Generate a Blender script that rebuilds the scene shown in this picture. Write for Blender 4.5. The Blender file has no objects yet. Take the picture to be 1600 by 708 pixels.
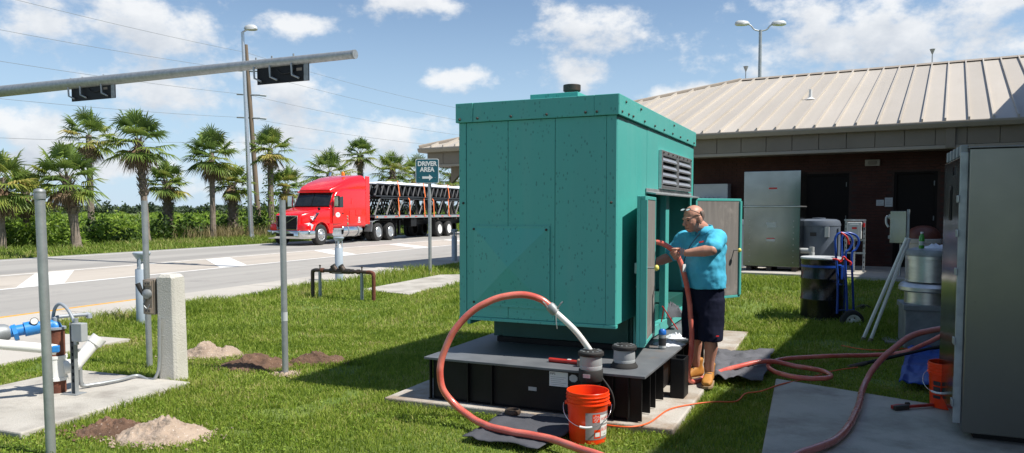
import bpy, bmesh, math, random
import numpy as np
from mathutils import Vector, Matrix, noise
R = math.radians
rng = random.Random(7)
nrs = np.random.RandomState(11)
sc = bpy.context.scene
col = sc.collection

# ------------------------------------------------------------ camera
F = 1180.0                      # focal length in pixels of the 1600 px wide photograph
PITCH = R(3.0)
CAMH = 1.65
PY0 = 330 + F * math.tan(PITCH)
cam_d = bpy.data.cameras.new('camera')
cam = bpy.data.objects.new('camera', cam_d)
col.objects.link(cam)
cam_d.sensor_width = 36.0
cam_d.lens = 36.0 * F / 1600.0
cam_d.shift_y = (PY0 - 354) / 1600.0
cam_d.clip_start = 0.05
cam_d.clip_end = 12000
cam.location = (0, 0, CAMH)
cam.rotation_euler = (R(90) - PITCH, 0, 0)
sc.camera = cam

# ------------------------------------------------------------ sun, exposure
SUN_EL = R(55)
SUN_H = Vector((0.94, -0.34, 0)).normalized()
sdir = Vector((SUN_H.x * math.cos(SUN_EL), SUN_H.y * math.cos(SUN_EL), math.sin(SUN_EL)))
sun_d = bpy.data.lights.new('sun', 'SUN')
sun_d.energy = 4.6
sun_d.angle = R(0.55)
sun_d.color = (1.0, 0.95, 0.87)
sun = bpy.data.objects.new('sun', sun_d)
col.objects.link(sun)
sun.rotation_euler = (-sdir).to_track_quat('-Z', 'Y').to_euler()
sun.location = (20, -10, 40)
vs = sc.view_settings
vs.view_transform = 'Standard'
vs.look = 'None'
vs.exposure = 0.6
vs.gamma = 1.0
vs.use_curve_mapping = False

# ------------------------------------------------------------ world: Nishita sky with cumulus
W = bpy.data.worlds.new('World')
sc.world = W
W.use_nodes = True
wt = W.node_tree
wt.nodes.clear()
def wn(t, **k):
    n = wt.nodes.new(t)
    for a, b in k.items():
        setattr(n, a, b)
    return n
def wl(a, b):
    wt.links.new(a, b)
def wmath(op, a, b=None, c=None, clamp=False):
    n = wn('ShaderNodeMath', operation=op)
    n.use_clamp = clamp
    for i, v in enumerate((a, b, c)):
        if v is None:
            continue
        if isinstance(v, (int, float)):
            n.inputs[i].default_value = v
        else:
            wl(v, n.inputs[i])
    return n.outputs[0]
sky = wn('ShaderNodeTexSky', sky_type='NISHITA')
sky.sun_disc = False
sky.sun_elevation = SUN_EL
sky.sun_rotation = math.atan2(SUN_H.x, SUN_H.y)
sky.air_density = 1.0
sky.dust_density = 0.05
sky.ozone_density = 2.0
tc = wn('ShaderNodeTexCoord')
sep = wn('ShaderNodeSeparateXYZ')
wl(tc.outputs['Generated'], sep.inputs[0])
az = wmath('ARCTAN2', sep.outputs[0], sep.outputs[1])
el = wmath('ARCSINE', sep.outputs[2])
def pxdir(px, py):
    x = (px - 800) / F
    y = (330 - py) / F
    return math.atan(x), math.atan(y * math.cos(math.atan(x)))
# each cumulus: centre and half sizes as seen from the station, in photograph pixels
CL = [(215, 38, 175, 62), (640, 8, 105, 34), (915, 52, 112, 46), (1370, 68, 235, 92), (270, 142, 140, 52),
      (440, 128, 60, 26), (470, 44, 66, 26), (620, 206, 90, 34), (720, 126, 60, 26), (60, 214, 110, 44), (20, 250, 120, 30),
      (890, 118, 70, 34), (1560, 10, 130, 30), (1060, 150, 120, 22), (430, 215, 70, 30), (150, 262, 170, 26), (560, 262, 160, 20)]
def density(el_s):
    cv = wn('ShaderNodeCombineXYZ')
    wl(az, cv.inputs[0]); wl(el_s, cv.inputs[1])
    nz = wn('ShaderNodeTexNoise'); nz.inputs['Scale'].default_value = 15; nz.inputs['Detail'].default_value = 9
    nz.inputs['Roughness'].default_value = 0.60
    mp = wn('ShaderNodeMapping'); mp.inputs['Scale'].default_value = (1, 1.45, 1)
    wl(cv.outputs[0], mp.inputs[0]); wl(mp.outputs[0], nz.inputs['Vector'])
    big = wn('ShaderNodeTexNoise'); big.inputs['Scale'].default_value = 3.2; big.inputs['Detail'].default_value = 3
    wl(mp.outputs[0], big.inputs['Vector'])
    r = wmath('MULTIPLY_ADD', big.outputs[0], -6.0, 4.3)          # cumulus all round the horizon
    for (cx, cy, hw, hh) in CL:
        a0, e0 = pxdir(cx, cy)
        s = wn('ShaderNodeVectorMath', operation='SUBTRACT'); wl(cv.outputs[0], s.inputs[0]); s.inputs[1].default_value = (a0, e0, 0)
        m = wn('ShaderNodeVectorMath', operation='MULTIPLY'); wl(s.outputs[0], m.inputs[0])
        m.inputs[1].default_value = (F / hw, F / hh, 0)
        ln = wn('ShaderNodeVectorMath', operation='LENGTH'); wl(m.outputs[0], ln.inputs[0])
        r = wmath('SMOOTH_MIN', r, ln.outputs['Value'], 0.25)
    q = wmath('MULTIPLY_ADD', nz.outputs[0], 2.9, -0.62)
    return wmath('SUBTRACT', q, r), nz.outputs[0]
d0, n0 = density(el)
d1, n1 = density(wmath('ADD', el, 0.030))
mr = wn('ShaderNodeMapRange', interpolation_type='SMOOTHSTEP')
wl(d0, mr.inputs[0]); mr.inputs[1].default_value = -0.12; mr.inputs[2].default_value = 0.62
cov = wmath('MULTIPLY', mr.outputs[0], 0.92)
ab = wn('ShaderNodeMapRange', interpolation_type='SMOOTHSTEP')
wl(el, ab.inputs[0]); ab.inputs[1].default_value = -0.005; ab.inputs[2].default_value = 0.02
cov = wmath('MULTIPLY', cov, ab.outputs[0])
lit = wn('ShaderNodeMapRange')
wl(wmath('ADD', wmath('MULTIPLY', d1, 0.85), wmath('MULTIPLY', n0, -0.9)), lit.inputs[0])
lit.inputs[1].default_value = -0.75; lit.inputs[2].default_value = 0.45
lit.inputs[3].default_value = 1.0; lit.inputs[4].default_value = 0.0
cc = wn('ShaderNodeMixRGB')
wl(lit.outputs[0], cc.inputs[0])
cc.inputs[1].default_value = (4.6, 5.0, 5.6, 1)
cc.inputs[2].default_value = (7.4, 7.5, 7.6, 1)
mx = wn('ShaderNodeMixRGB')
hz = wn('ShaderNodeMapRange', interpolation_type='SMOOTHERSTEP')      # pale humid air, the same all round
wl(el, hz.inputs[0]); hz.inputs[1].default_value = -0.05; hz.inputs[2].default_value = 0.34; hz.inputs[3].default_value = 0.85; hz.inputs[4].default_value = 0.0
air = wn('ShaderNodeMixRGB'); wl(hz.outputs[0], air.inputs[0]); wl(sky.outputs[0], air.inputs[1]); air.inputs[2].default_value = (3.9, 5.4, 7.1, 1)
wl(cov, mx.inputs[0]); wl(air.outputs[0], mx.inputs[1]); wl(cc.outputs[0], mx.inputs[2])
bg = wn('ShaderNodeBackground'); bg.inputs[1].default_value = 0.085
wl(mx.outputs[0], bg.inputs[0])
wo = wn('ShaderNodeOutputWorld')
wl(bg.outputs[0], wo.inputs[0])

# ------------------------------------------------------------ places in the world
def ray(px, py):
    xc = (px - 800) / F
    yc = -(py - PY0) / F
    return Vector((xc, math.cos(PITCH) + yc * math.sin(PITCH), -math.sin(PITCH) + yc * math.cos(PITCH)))
def P(px, py, Y):
    d = ray(px, py)
    return Vector((0, 0, CAMH)) + d * (Y / d.y)
def G(px, py, z=0.0):
    d = ray(px, py)
    return Vector((0, 0, CAMH)) + d * ((z - CAMH) / d.z)
A30 = R(30)
def UN(u, n, z=0.0):            # the building's own axes: u along its front, n into it
    return Vector((u * math.cos(A30) + n * math.sin(A30), -u * math.sin(A30) + n * math.cos(A30), z))
def un(x, y):
    return x * math.cos(A30) - y * math.sin(A30), x * math.sin(A30) + y * math.cos(A30)
RA = math.atan2(0.35, 0.937)
def RC(s, c, z=0.0):            # road axes: s along, c across (away from the camera to the left)
    return Vector((s * math.sin(RA) - c * math.cos(RA), s * math.cos(RA) + c * math.sin(RA), z))
def rc(x, y):
    return x * math.sin(RA) + y * math.cos(RA), -x * math.cos(RA) + y * math.sin(RA)
def sst(a, b, x):
    t = min(1, max(0, (x - a) / (b - a)))
    return t * t * (3 - 2 * t)
def hgt(x, y):
    u, n = un(x, y)
    return 0.36 * sst(9.0, 14.6, n) * sst(-9.5, -5.5, u)

# ------------------------------------------------------------ mesh helpers
class MB:
    def __init__(s):
        s.v = []; s.f = []; s.m = []
    def add(s, vs, fs, mi=0):
        o = len(s.v)
        s.v += [tuple(v) for v in vs]
        s.f += [tuple(i + o for i in f) for f in fs]
        s.m += [mi] * len(fs)
        return s
    def box(s, x0, x1, y0, y1, z0, z1, mi=0):
        return s.add([(x0, y0, z0), (x1, y0, z0), (x1, y1, z0), (x0, y1, z0), (x0, y0, z1), (x1, y0, z1), (x1, y1, z1), (x0, y1, z1)],
                     [(0, 3, 2, 1), (4, 5, 6, 7), (0, 1, 5, 4), (1, 2, 6, 5), (2, 3, 7, 6), (3, 0, 4, 7)], mi)
    def prism(s, poly, a0, a1, ax='z', mi=0):
        k = len(poly)
        def pt(p, a):
            return {'z': (p[0], p[1], a), 'y': (p[0], a, p[1]), 'x': (a, p[0], p[1])}[ax]
        vs = [pt(p, a0) for p in poly] + [pt(p, a1) for p in poly]
        fs = [tuple(range(k - 1, -1, -1)), tuple(range(k, 2 * k))] + [(i, (i + 1) % k, k + (i + 1) % k, k + i) for i in range(k)]
        if ax == 'y':
            fs = [f[::-1] for f in fs]
        return s.add(vs, fs, mi)
    def loft(s, rings, caps=True, mi=0, closed=False):
        k = len(rings[0]); vs = [p for r in rings for p in r]; fs = []
        m = len(rings)
        for j in range(m if closed else m - 1):
            for i in range(k):
                a, b = j * k, ((j + 1) % m) * k
                fs.append((a + i, a + (i + 1) % k, b + (i + 1) % k, b + i))
        if caps and not closed:
            fs.append(tuple(range(k - 1, -1, -1))); fs.append(tuple(range((m - 1) * k, m * k)))
        return s.add(vs, fs, mi)
    def tube(s, pts, r, n=10, caps=True, mi=0):
        pts = [Vector(p) for p in pts]
        rs = r if isinstance(r, (list, tuple)) else [r] * len(pts)
        rings = []; up = None
        for i, p in enumerate(pts):
            t = (pts[min(i + 1, len(pts) - 1)] - pts[max(i - 1, 0)]).normalized()
            if up is None:
                a = Vector((0, 0, 1)) if abs(t.z) < 0.9 else Vector((1, 0, 0))
                up = (a - t * a.dot(t)).normalized()
            else:
                up = (up - t * up.dot(t)).normalized()
            b = t.cross(up)
            rings.append([p + (up * math.cos(2 * math.pi * k / n) + b * math.sin(2 * math.pi * k / n)) * rs[i] for k in range(n)])
        return s.loft(rings, caps, mi)
    def cyl(s, p0, p1, r0, r1=None, n=16, mi=0):
        return s.tube([p0, p1], [r0, r0 if r1 is None else r1], n, True, mi)
    def lathe(s, prof, n=24, c=(0, 0, 0), caps=True, mi=0):
        rings = [[(c[0] + r * math.cos(2 * math.pi * k / n), c[1] + r * math.sin(2 * math.pi * k / n), c[2] + z) for k in range(n)] for r, z in prof]
        return s.loft(rings, caps, mi)
    def ell(s, c, rad, ax=None, n=14, m=9, mi=0):
        ax = ax or (Vector((1, 0, 0)), Vector((0, 1, 0)), Vector((0, 0, 1)))
        c = Vector(c); rings = []
        for j in range(m + 1):
            t = -math.pi / 2 + math.pi * j / m
            q = max(math.cos(t), 0.02)
            rings.append([c + ax[0] * (rad[0] * q * math.cos(2 * math.pi * k / n)) + ax[1] * (rad[1] * q * math.sin(2 * math.pi * k / n)) + ax[2] * (rad[2] * math.sin(t)) for k in range(n)])
        return s.loft(rings, True, mi)
    def xf(s, M, start=0):
        for i in range(start, len(s.v)):
            s.v[i] = tuple(M @ Vector(s.v[i]))
        return s
    def build(s, name, mat=None, parent=None, bev=0, smooth=None, seg=2):
        me = bpy.data.meshes.new(name)
        me.from_pydata(s.v, [], s.f)
        mats = mat if isinstance(mat, (list, tuple)) else [mat]
        for m in mats:
            if m is not None:
                me.materials.append(m)
        if len(mats) > 1:
            me.polygons.foreach_set('material_index', s.m)
        bm = bmesh.new(); bm.from_mesh(me)
        bmesh.ops.recalc_face_normals(bm, faces=bm.faces)
        bm.to_mesh(me); bm.free()
        o = bpy.data.objects.new(name, me)
        col.objects.link(o)
        if parent is not None:
            o.parent = parent
        if smooth is not None:
            me.polygons.foreach_set('use_smooth', [True] * len(me.polygons))
            me.set_sharp_from_angle(angle=R(smooth))
        if bev:
            b = o.modifiers.new('bevel', 'BEVEL')
            b.width = bev; b.segments = seg; b.limit_method = 'ANGLE'; b.angle_limit = R(40)
        return o
def tag(o, label=None, cat=None, group=None, kind=None):
    if label: o['label'] = label
    if cat: o['category'] = cat
    if group: o['group'] = group
    if kind: o['kind'] = kind
    return o
def thing(name, label, cat, loc=(0, 0, 0), rz=0.0, group=None):
    o = bpy.data.objects.new(name, None)
    o.empty_display_size = 0.2
    col.objects.link(o)
    o.location = loc
    o.rotation_euler = (0, 0, rz)
    return tag(o, label, cat, group)
def copy_tree(o, parent=None):
    c = o.copy(); col.objects.link(c); c.parent = parent
    for ch in [q for q in o.children]:
        copy_tree(ch, c)
    return c
def spline(pts, k=8):
    pts = [Vector(p) for p in pts]; out = []
    for i in range(len(pts) - 1):
        a, b, c, d = pts[max(i - 1, 0)], pts[i], pts[i + 1], pts[min(i + 2, len(pts) - 1)]
        for j in range(k):
            t = j / k
            out.append(0.5 * ((2 * b) + (c - a) * t + (2 * a - 5 * b + 4 * c - d) * t * t + (3 * b - a - 3 * c + d) * t ** 3))
    return out + [pts[-1]]
def rrect(w, h, r, k=4):
    out = []
    for cx, cy, a0 in ((w / 2 - r, h / 2 - r, 0), (-w / 2 + r, h / 2 - r, 90), (-w / 2 + r, -h / 2 + r, 180), (w / 2 - r, -h / 2 + r, 270)):
        for i in range(k + 1):
            a = R(a0 + 90 * i / k)
            out.append((cx + r * math.cos(a), cy + r * math.sin(a)))
    return out
def text(name, s, size, mat, parent, M, ext=0.001, align='CENTER', fn=None, bold=0.0):
    cu = bpy.data.curves.new(name, 'FONT')
    cu.body = s; cu.size = size; cu.offset = bold; cu.extrude = ext; cu.align_x = align; cu.align_y = 'CENTER'; cu.resolution_u = 3
    o = bpy.data.objects.new('tmp', cu)
    col.objects.link(o)
    dg = bpy.context.evaluated_depsgraph_get()
    me = bpy.data.meshes.new_from_object(o.evaluated_get(dg))
    bpy.data.objects.remove(o); bpy.data.curves.remove(cu)
    me.materials.clear(); me.materials.append(mat); me.name = name
    if fn:
        for v in me.vertices:
            v.co = fn(v.co)
    else:
        me.transform(M)
    q = bpy.data.objects.new(name, me)
    col.objects.link(q); q.parent = parent
    return q

# ------------------------------------------------------------ materials
MATS = {}
def nodes_of(name):
    m = bpy.data.materials.new(name); m.use_nodes = True
    nt = m.node_tree
    return m, nt, nt.nodes['Principled BSDF']
def nadd(nt, t, ins=None, **k):
    n = nt.nodes.new(t)
    for a, b in k.items():
        setattr(n, a, b)
    for a, b in (ins or {}).items():
        if hasattr(b, 'is_linked'):
            nt.links.new(b, n.inputs[a])
        else:
            n.inputs[a].default_value = b
    return n
def c4(c):
    return (c[0], c[1], c[2], 1)
def noise_mask(nt, vec, scale, lo, hi, detail=6, stretch=None, rough=0.6):
    if stretch:
        mp = nadd(nt, 'ShaderNodeMapping', {'Vector': vec, 'Scale': stretch}); vec = mp.outputs[0]
    nz = nadd(nt, 'ShaderNodeTexNoise', {'Vector': vec, 'Scale': scale, 'Detail': detail, 'Roughness': rough})
    mr = nadd(nt, 'ShaderNodeMapRange', {0: nz.outputs[0], 1: lo, 2: hi})
    return mr.outputs[0], nz
def mat(name, c, c2=None, scale=3, rough=0.6, metal=0, bump=0, bscale=40, lo=0.38, hi=0.66, coat=0, spec=0.5,
        rvar=0.12, stretch=None, stain=None, stscale=1.2, stlo=0.55, sthi=0.75, space='Object', sub=0, aniso=0, speck=None, bdet=6):
    if name in MATS:
        return MATS[name]
    m, nt, b = nodes_of(name)
    t = nadd(nt, 'ShaderNodeTexCoord')
    if space == 'World':
        t = nadd(nt, 'ShaderNodeNewGeometry'); vec = t.outputs['Position']
    else:
        vec = t.outputs['Object']
    if c2 is None:
        c2 = tuple(x * 0.82 for x in c)
    k, nz = noise_mask(nt, vec, scale, lo, hi, stretch=stretch)
    mixn = nadd(nt, 'ShaderNodeMixRGB', {0: k, 1: c4(c), 2: c4(c2)})
    out = mixn.outputs[0]
    if stain:
        k2, _ = noise_mask(nt, vec, stscale, stlo, sthi, detail=9, rough=0.68)
        out = nadd(nt, 'ShaderNodeMixRGB', {0: k2, 1: out, 2: c4(stain)}).outputs[0]
    if speck:
        k3, _ = noise_mask(nt, vec, speck[0], speck[1], speck[1] + 0.08, detail=2)
        out = nadd(nt, 'ShaderNodeMixRGB', {0: k3, 1: out, 2: c4(speck[2])}).outputs[0]
    nt.links.new(out, b.inputs['Base Color'])
    rr = nadd(nt, 'ShaderNodeMath', {0: nz.outputs[0], 1: rvar * 2, 2: rough - rvar}, operation='MULTIPLY_ADD')
    nt.links.new(rr.outputs[0], b.inputs['Roughness'])
    b.inputs['Metallic'].default_value = metal
    b.inputs['Specular IOR Level'].default_value = spec
    b.inputs['Coat Weight'].default_value = coat
    b.inputs['Coat Roughness'].default_value = 0.08
    if aniso:
        b.inputs['Anisotropic'].default_value = aniso
    if sub:
        b.inputs['Subsurface Weight'].default_value = sub
        b.inputs['Subsurface Radius'].default_value = (0.02, 0.008, 0.004)
        b.inputs['Subsurface Scale'].default_value = 0.5
    if bump:
        k4, n4 = noise_mask(nt, vec, bscale, 0, 1, detail=bdet, stretch=stretch)
        bp = nadd(nt, 'ShaderNodeBump', {'Height': n4.outputs[0], 'Strength': bump, 'Distance': 0.02})
        nt.links.new(bp.outputs[0], b.inputs['Normal'])
    MATS[name] = m
    return m
# ------------------------------------------------------------ material list
def green_paint(name='generator_paint', fleck=0.62):
    m, nt, b = nodes_of(name)
    t = nadd(nt, 'ShaderNodeTexCoord'); vec = t.outputs['Object']
    k, nz = noise_mask(nt, vec, 1.3, 0.3, 0.7, stretch=(1, 1, 0.35))
    base = nadd(nt, 'ShaderNodeMixRGB', {0: k, 1: c4((0.068, 0.41, 0.365)), 2: c4((0.090, 0.375, 0.345))}).outputs[0]
    mp = nadd(nt, 'ShaderNodeMapping', {'Vector': vec, 'Scale': (1, 1, 0.55), 'Rotation': (0, R(28), 0)})
    vo = nadd(nt, 'ShaderNodeTexVoronoi', {'Vector': mp.outputs[0], 'Scale': 34.0, 'Randomness': 1.0})
    fl = nadd(nt, 'ShaderNodeMapRange', {0: vo.outputs['Distance'], 1: 0.20, 2: 0.27, 3: 1.0, 4: 0.0})
    k2, _ = noise_mask(nt, vec, 3.5, 0.36, 0.54, detail=4)
    sx = nadd(nt, 'ShaderNodeSeparateXYZ', {0: vo.outputs['Color']})
    pick = nadd(nt, 'ShaderNodeMath', {0: sx.outputs[0], 1: 0.30}, operation='GREATER_THAN')
    f = nadd(nt, 'ShaderNodeMath', {0: fl.outputs[0], 1: k2}, operation='MULTIPLY')
    f2 = nadd(nt, 'ShaderNodeMath', {0: f.outputs[0], 1: pick.outputs[0]}, operation='MULTIPLY')
    f3 = nadd(nt, 'ShaderNodeMath', {0: f2.outputs[0], 1: fleck}, operation='MULTIPLY')
    out = nadd(nt, 'ShaderNodeMixRGB', {0: f3.outputs[0], 1: base, 2: c4((0.022, 0.15, 0.145))}).outputs[0]
    k5, _ = noise_mask(nt, vec, 7.0, 0.52, 0.80, detail=5, stretch=(1, 1, 0.10))
    f5 = nadd(nt, 'ShaderNodeMath', {0: k5, 1: 0.30}, operation='MULTIPLY')
    out = nadd(nt, 'ShaderNodeMixRGB', {0: f5.outputs[0], 1: out, 2: c4((0.15, 0.43, 0.39))}).outputs[0]
    k6, _ = noise_mask(nt, vec, 3.0, 0.66, 0.74, detail=9)
    f6 = nadd(nt, 'ShaderNodeMath', {0: k6, 1: 0.22}, operation='MULTIPLY')
    out = nadd(nt, 'ShaderNodeMixRGB', {0: f6.outputs[0], 1: out, 2: c4((0.07, 0.15, 0.11))}).outputs[0]
    nt.links.new(out, b.inputs['Base Color'])
    rr = nadd(nt, 'ShaderNodeMath', {0: nz.outputs[0], 1: 0.3, 2: 0.28}, operation='MULTIPLY_ADD')
    nt.links.new(rr.outputs[0], b.inputs['Roughness'])
    _, n4 = noise_mask(nt, vec, 3.0, 0, 1)
    bp = nadd(nt, 'ShaderNodeBump', {'Height': n4.outputs[0], 'Strength': 0.12, 'Distance': 0.03})
    nt.links.new(bp.outputs[0], b.inputs['Normal'])
    return m
M_green = green_paint()
M_green2 = green_paint('generator_side_paint', 0.06)
M_dkgreen = mat('generator_skid_green', (0.012, 0.09, 0.075), rough=0.5)
M_conc = mat('concrete', (0.47, 0.445, 0.40), (0.37, 0.35, 0.31), scale=1.1, rough=0.85, bump=0.35, bscale=60, stain=(0.21, 0.19, 0.165), stscale=1.9, stlo=0.47, sthi=0.74, speck=(140, 0.62, (0.30, 0.28, 0.25)), space='World')
M_concpad = mat('stained_concrete', (0.46, 0.43, 0.385), (0.36, 0.33, 0.285), scale=1.3, rough=0.85, bump=0.35, bscale=60, stain=(0.24, 0.165, 0.10), stscale=1.6, stlo=0.47, sthi=0.66, speck=(140, 0.62, (0.28, 0.25, 0.21)), space='World')
M_concR = mat('shoulder_concrete', (0.46, 0.43, 0.385), (0.40, 0.375, 0.335), scale=0.5, rough=0.88, bump=0.25, bscale=50, stain=(0.30, 0.275, 0.245), stscale=0.7, stlo=0.52, sthi=0.8, space='World')
M_lane = mat('road_lane', (0.345, 0.33, 0.305), (0.285, 0.273, 0.255), scale=1.2, stretch=(1, 0.05, 1), rough=0.9, bump=0.25, bscale=60, stain=(0.21, 0.20, 0.19), stscale=0.8, stlo=0.55, sthi=0.75)
M_lane2 = mat('road_far_lane', (0.345, 0.33, 0.305), (0.24, 0.23, 0.217), scale=0.9, stretch=(1, 0.03, 1), rough=0.9)
M_gore = mat('road_median', (0.45, 0.405, 0.35), (0.385, 0.345, 0.30), scale=0.8, stretch=(1, 0.15, 1), rough=0.9, stain=(0.28, 0.25, 0.215), stscale=0.9, stlo=0.56, sthi=0.76)
M_white = mat('road_paint_white', (0.74, 0.74, 0.72), (0.60, 0.59, 0.56), scale=3, rough=0.7)
M_orange_line = mat('road_paint_orange', (0.72, 0.36, 0.04), (0.58, 0.29, 0.05), scale=4, rough=0.7)
M_galv = mat('galvanised_steel', (0.40, 0.42, 0.43), (0.30, 0.32, 0.33), scale=9, rough=0.48, metal=0.55, bump=0.05, bscale=60)
M_galvdark = mat('weathered_zinc', (0.30, 0.32, 0.33), (0.22, 0.235, 0.24), scale=7, rough=0.55, metal=0.45)
M_alu = mat('aluminium', (0.62, 0.63, 0.64), (0.50, 0.51, 0.52), scale=6, rough=0.36, metal=0.85, stretch=(1, 1, 4))
M_stain = mat('stainless_steel', (0.25, 0.265, 0.262), (0.20, 0.212, 0.21), scale=2, rough=0.17, metal=1.0, bump=0.5, bscale=1.3, bdet=0, rvar=0.05)
M_stain2 = mat('brushed_cabinet_steel', (0.215, 0.21, 0.195), (0.19, 0.186, 0.172), scale=1.5, rough=0.30, metal=0.95, bump=0.04, bscale=140, rvar=0.10)
M_black = mat('black_paint', (0.006, 0.006, 0.007), (0.011, 0.011, 0.012), scale=5, rough=0.5, spec=0.25, bump=0.05, bscale=30)
M_blackg = mat('black_gloss_paint', (0.008, 0.008, 0.009), (0.016, 0.016, 0.017), scale=5, rough=0.25)
M_rubber = mat('rubber', (0.018, 0.018, 0.018), (0.028, 0.027, 0.026), scale=8, rough=0.8)
M_plate = mat('tank_top_plate', (0.10, 0.108, 0.12), (0.15, 0.158, 0.17), scale=2.2, rough=0.52, bump=0.08, bscale=14, stain=(0.22, 0.15, 0.10), stscale=1.6, stlo=0.60, sthi=0.78)
M_brown = mat('fascia_tan', (0.225, 0.185, 0.145), (0.20, 0.165, 0.13), scale=1.5, rough=0.6)
M_gutter = mat('gutter_tan', (0.34, 0.29, 0.235), (0.30, 0.26, 0.21), scale=1.5, rough=0.5)
M_roof = mat('standing_seam_roof', (0.475, 0.43, 0.37), (0.43, 0.39, 0.335), scale=0.9, rough=0.48, stretch=(1, 0.3, 0.3))
def roof_random():
    nt = M_roof.node_tree; b = nt.nodes['Principled BSDF']
    src = b.inputs['Base Color'].links[0].from_socket
    oi = nadd(nt, 'ShaderNodeObjectInfo')
    f = nadd(nt, 'ShaderNodeMath', {0: oi.outputs['Random'], 1: 0.16, 2: 0.90}, operation='MULTIPLY_ADD')
    hs = nadd(nt, 'ShaderNodeHueSaturation', {'Value': f.outputs[0], 'Color': src})
    t = nadd(nt, 'ShaderNodeTexCoord')
    k, _ = noise_mask(nt, t.outputs['Object'], 6.0, 0.55, 0.85, detail=6, stretch=(1, 0.06, 0.06))
    f2 = nadd(nt, 'ShaderNodeMath', {0: k, 1: 0.35}, operation='MULTIPLY')
    mx_ = nadd(nt, 'ShaderNodeMixRGB', {0: f2.outputs[0], 1: hs.outputs[0], 2: c4((0.30, 0.27, 0.225))})
    nt.links.new(mx_.outputs[0], b.inputs['Base Color'])
roof_random()
M_weed = None
M_seam = mat('roof_seam_tan', (0.40, 0.36, 0.31), rough=0.5)
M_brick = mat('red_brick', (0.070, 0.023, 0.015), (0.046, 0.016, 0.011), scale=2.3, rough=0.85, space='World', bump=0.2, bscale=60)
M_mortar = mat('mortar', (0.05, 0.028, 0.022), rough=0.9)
M_door = mat('dark_door_paint', (0.010, 0.007, 0.006), (0.013, 0.009, 0.008), rough=0.6, spec=0.15)
M_wpvc = mat('white_pvc', (0.78, 0.78, 0.76), (0.70, 0.70, 0.67), scale=4, rough=0.35, stain=(0.45, 0.44, 0.40), stscale=5, stlo=0.62, sthi=0.85)
M_gpvc = mat('grey_pvc', (0.30, 0.33, 0.37), (0.25, 0.28, 0.31), scale=4, rough=0.4)
M_bluepipe = mat('blue_pipe', (0.03, 0.24, 0.62), (0.025, 0.19, 0.50), scale=5, rough=0.4)
M_rust = mat('rusted_steel', (0.17, 0.055, 0.028), (0.09, 0.03, 0.018), scale=9, rough=0.85, bump=0.3, bscale=50, stain=(0.42, 0.34, 0.22), stscale=7, stlo=0.66, sthi=0.72)
M_lgrey = mat('light_grey_enamel', (0.50, 0.52, 0.53), (0.44, 0.46, 0.47), scale=3, rough=0.4)
M_mgrey = mat('grey_box', (0.36, 0.38, 0.39), rough=0.5)
M_tanbox = mat('weathered_box', (0.27, 0.225, 0.18), (0.21, 0.175, 0.14), scale=6, rough=0.55, metal=0.2)
M_bollard = mat('bollard_blue_grey', (0.36, 0.42, 0.49), (0.31, 0.37, 0.43), scale=3, rough=0.45)
M_orange = mat('orange_bucket_plastic', (0.86, 0.055, 0.006), (0.80, 0.048, 0.006), scale=3, rough=0.34, sub=0.08)
M_hose = mat('red_clear_hose', (0.70, 0.20, 0.15), (0.55, 0.095, 0.07), scale=4, rough=0.22, coat=0.35, sub=0.25)
M_hose2 = mat('pale_red_hose', (0.52, 0.20, 0.17), (0.42, 0.11, 0.09), scale=5, rough=0.28, coat=0.3, sub=0.2)
M_cord = mat('orange_cord', (0.78, 0.13, 0.03), rough=0.5)
M_redtool = mat('red_tool_paint', (0.46, 0.028, 0.018), (0.30, 0.02, 0.014), scale=10, rough=0.45)
M_iron = mat('dark_iron', (0.06, 0.055, 0.05), (0.10, 0.065, 0.045), scale=8, rough=0.6, metal=0.5)
M_cloth = mat('charcoal_felt', (0.052, 0.055, 0.066), (0.072, 0.076, 0.09), scale=5, rough=0.95, bump=0.3, bscale=120)
M_cloth2 = mat('grey_felt', (0.085, 0.088, 0.10), (0.12, 0.122, 0.14), scale=5, rough=0.95, bump=0.3, bscale=120)
M_tarp = mat('blue_tarp_plastic', (0.014, 0.075, 0.36), (0.018, 0.06, 0.27), scale=5, rough=0.45)
M_rag = mat('white_rag', (0.70, 0.73, 0.78), (0.60, 0.63, 0.70), scale=9, rough=0.9, bump=0.2, bscale=60)
M_wood = mat('pole_wood', (0.20, 0.15, 0.105), (0.13, 0.098, 0.07), scale=2, rough=0.9, stretch=(10, 10, 0.5))
M_pallet = mat('weathered_plank', (0.23, 0.225, 0.22), (0.17, 0.165, 0.16), scale=3, rough=0.9, stretch=(1, 8, 8))
M_red = mat('truck_red', (0.74, 0.006, 0.009), (0.70, 0.006, 0.009), scale=1, rough=0.22, coat=0.6, rvar=0.03)
M_chrome = mat('chrome', (0.75, 0.75, 0.75), (0.68, 0.68, 0.68), rough=0.12, metal=1, rvar=0.03)
M_glass = mat('dark_glass', (0.012, 0.016, 0.018), (0.02, 0.024, 0.026), rough=0.06, rvar=0.02, spec=0.7)
M_lamp = mat('headlamp_clear', (0.62, 0.65, 0.68), (0.45, 0.48, 0.52), scale=14, rough=0.1, coat=0.8)
M_amber = mat('amber_lens', (0.85, 0.22, 0.01), rough=0.25)
M_signteal = mat('sign_teal', (0.006, 0.105, 0.145), (0.006, 0.095, 0.13), rough=0.4)
M_signwhite = mat('sign_white', (0.74, 0.75, 0.75), (0.70, 0.71, 0.71), rough=0.4)
M_ink = mat('dark_ink', (0.03, 0.03, 0.035), rough=0.6)
M_bluepaint = mat('hand_truck_blue', (0.012, 0.065, 0.36), (0.012, 0.05, 0.28), rough=0.35)
M_redcord = mat('red_strap', (0.62, 0.02, 0.02), rough=0.5)
M_orangestrap = mat('orange_webbing', (0.80, 0.19, 0.05), (0.7, 0.15, 0.04), rough=0.7)
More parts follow.
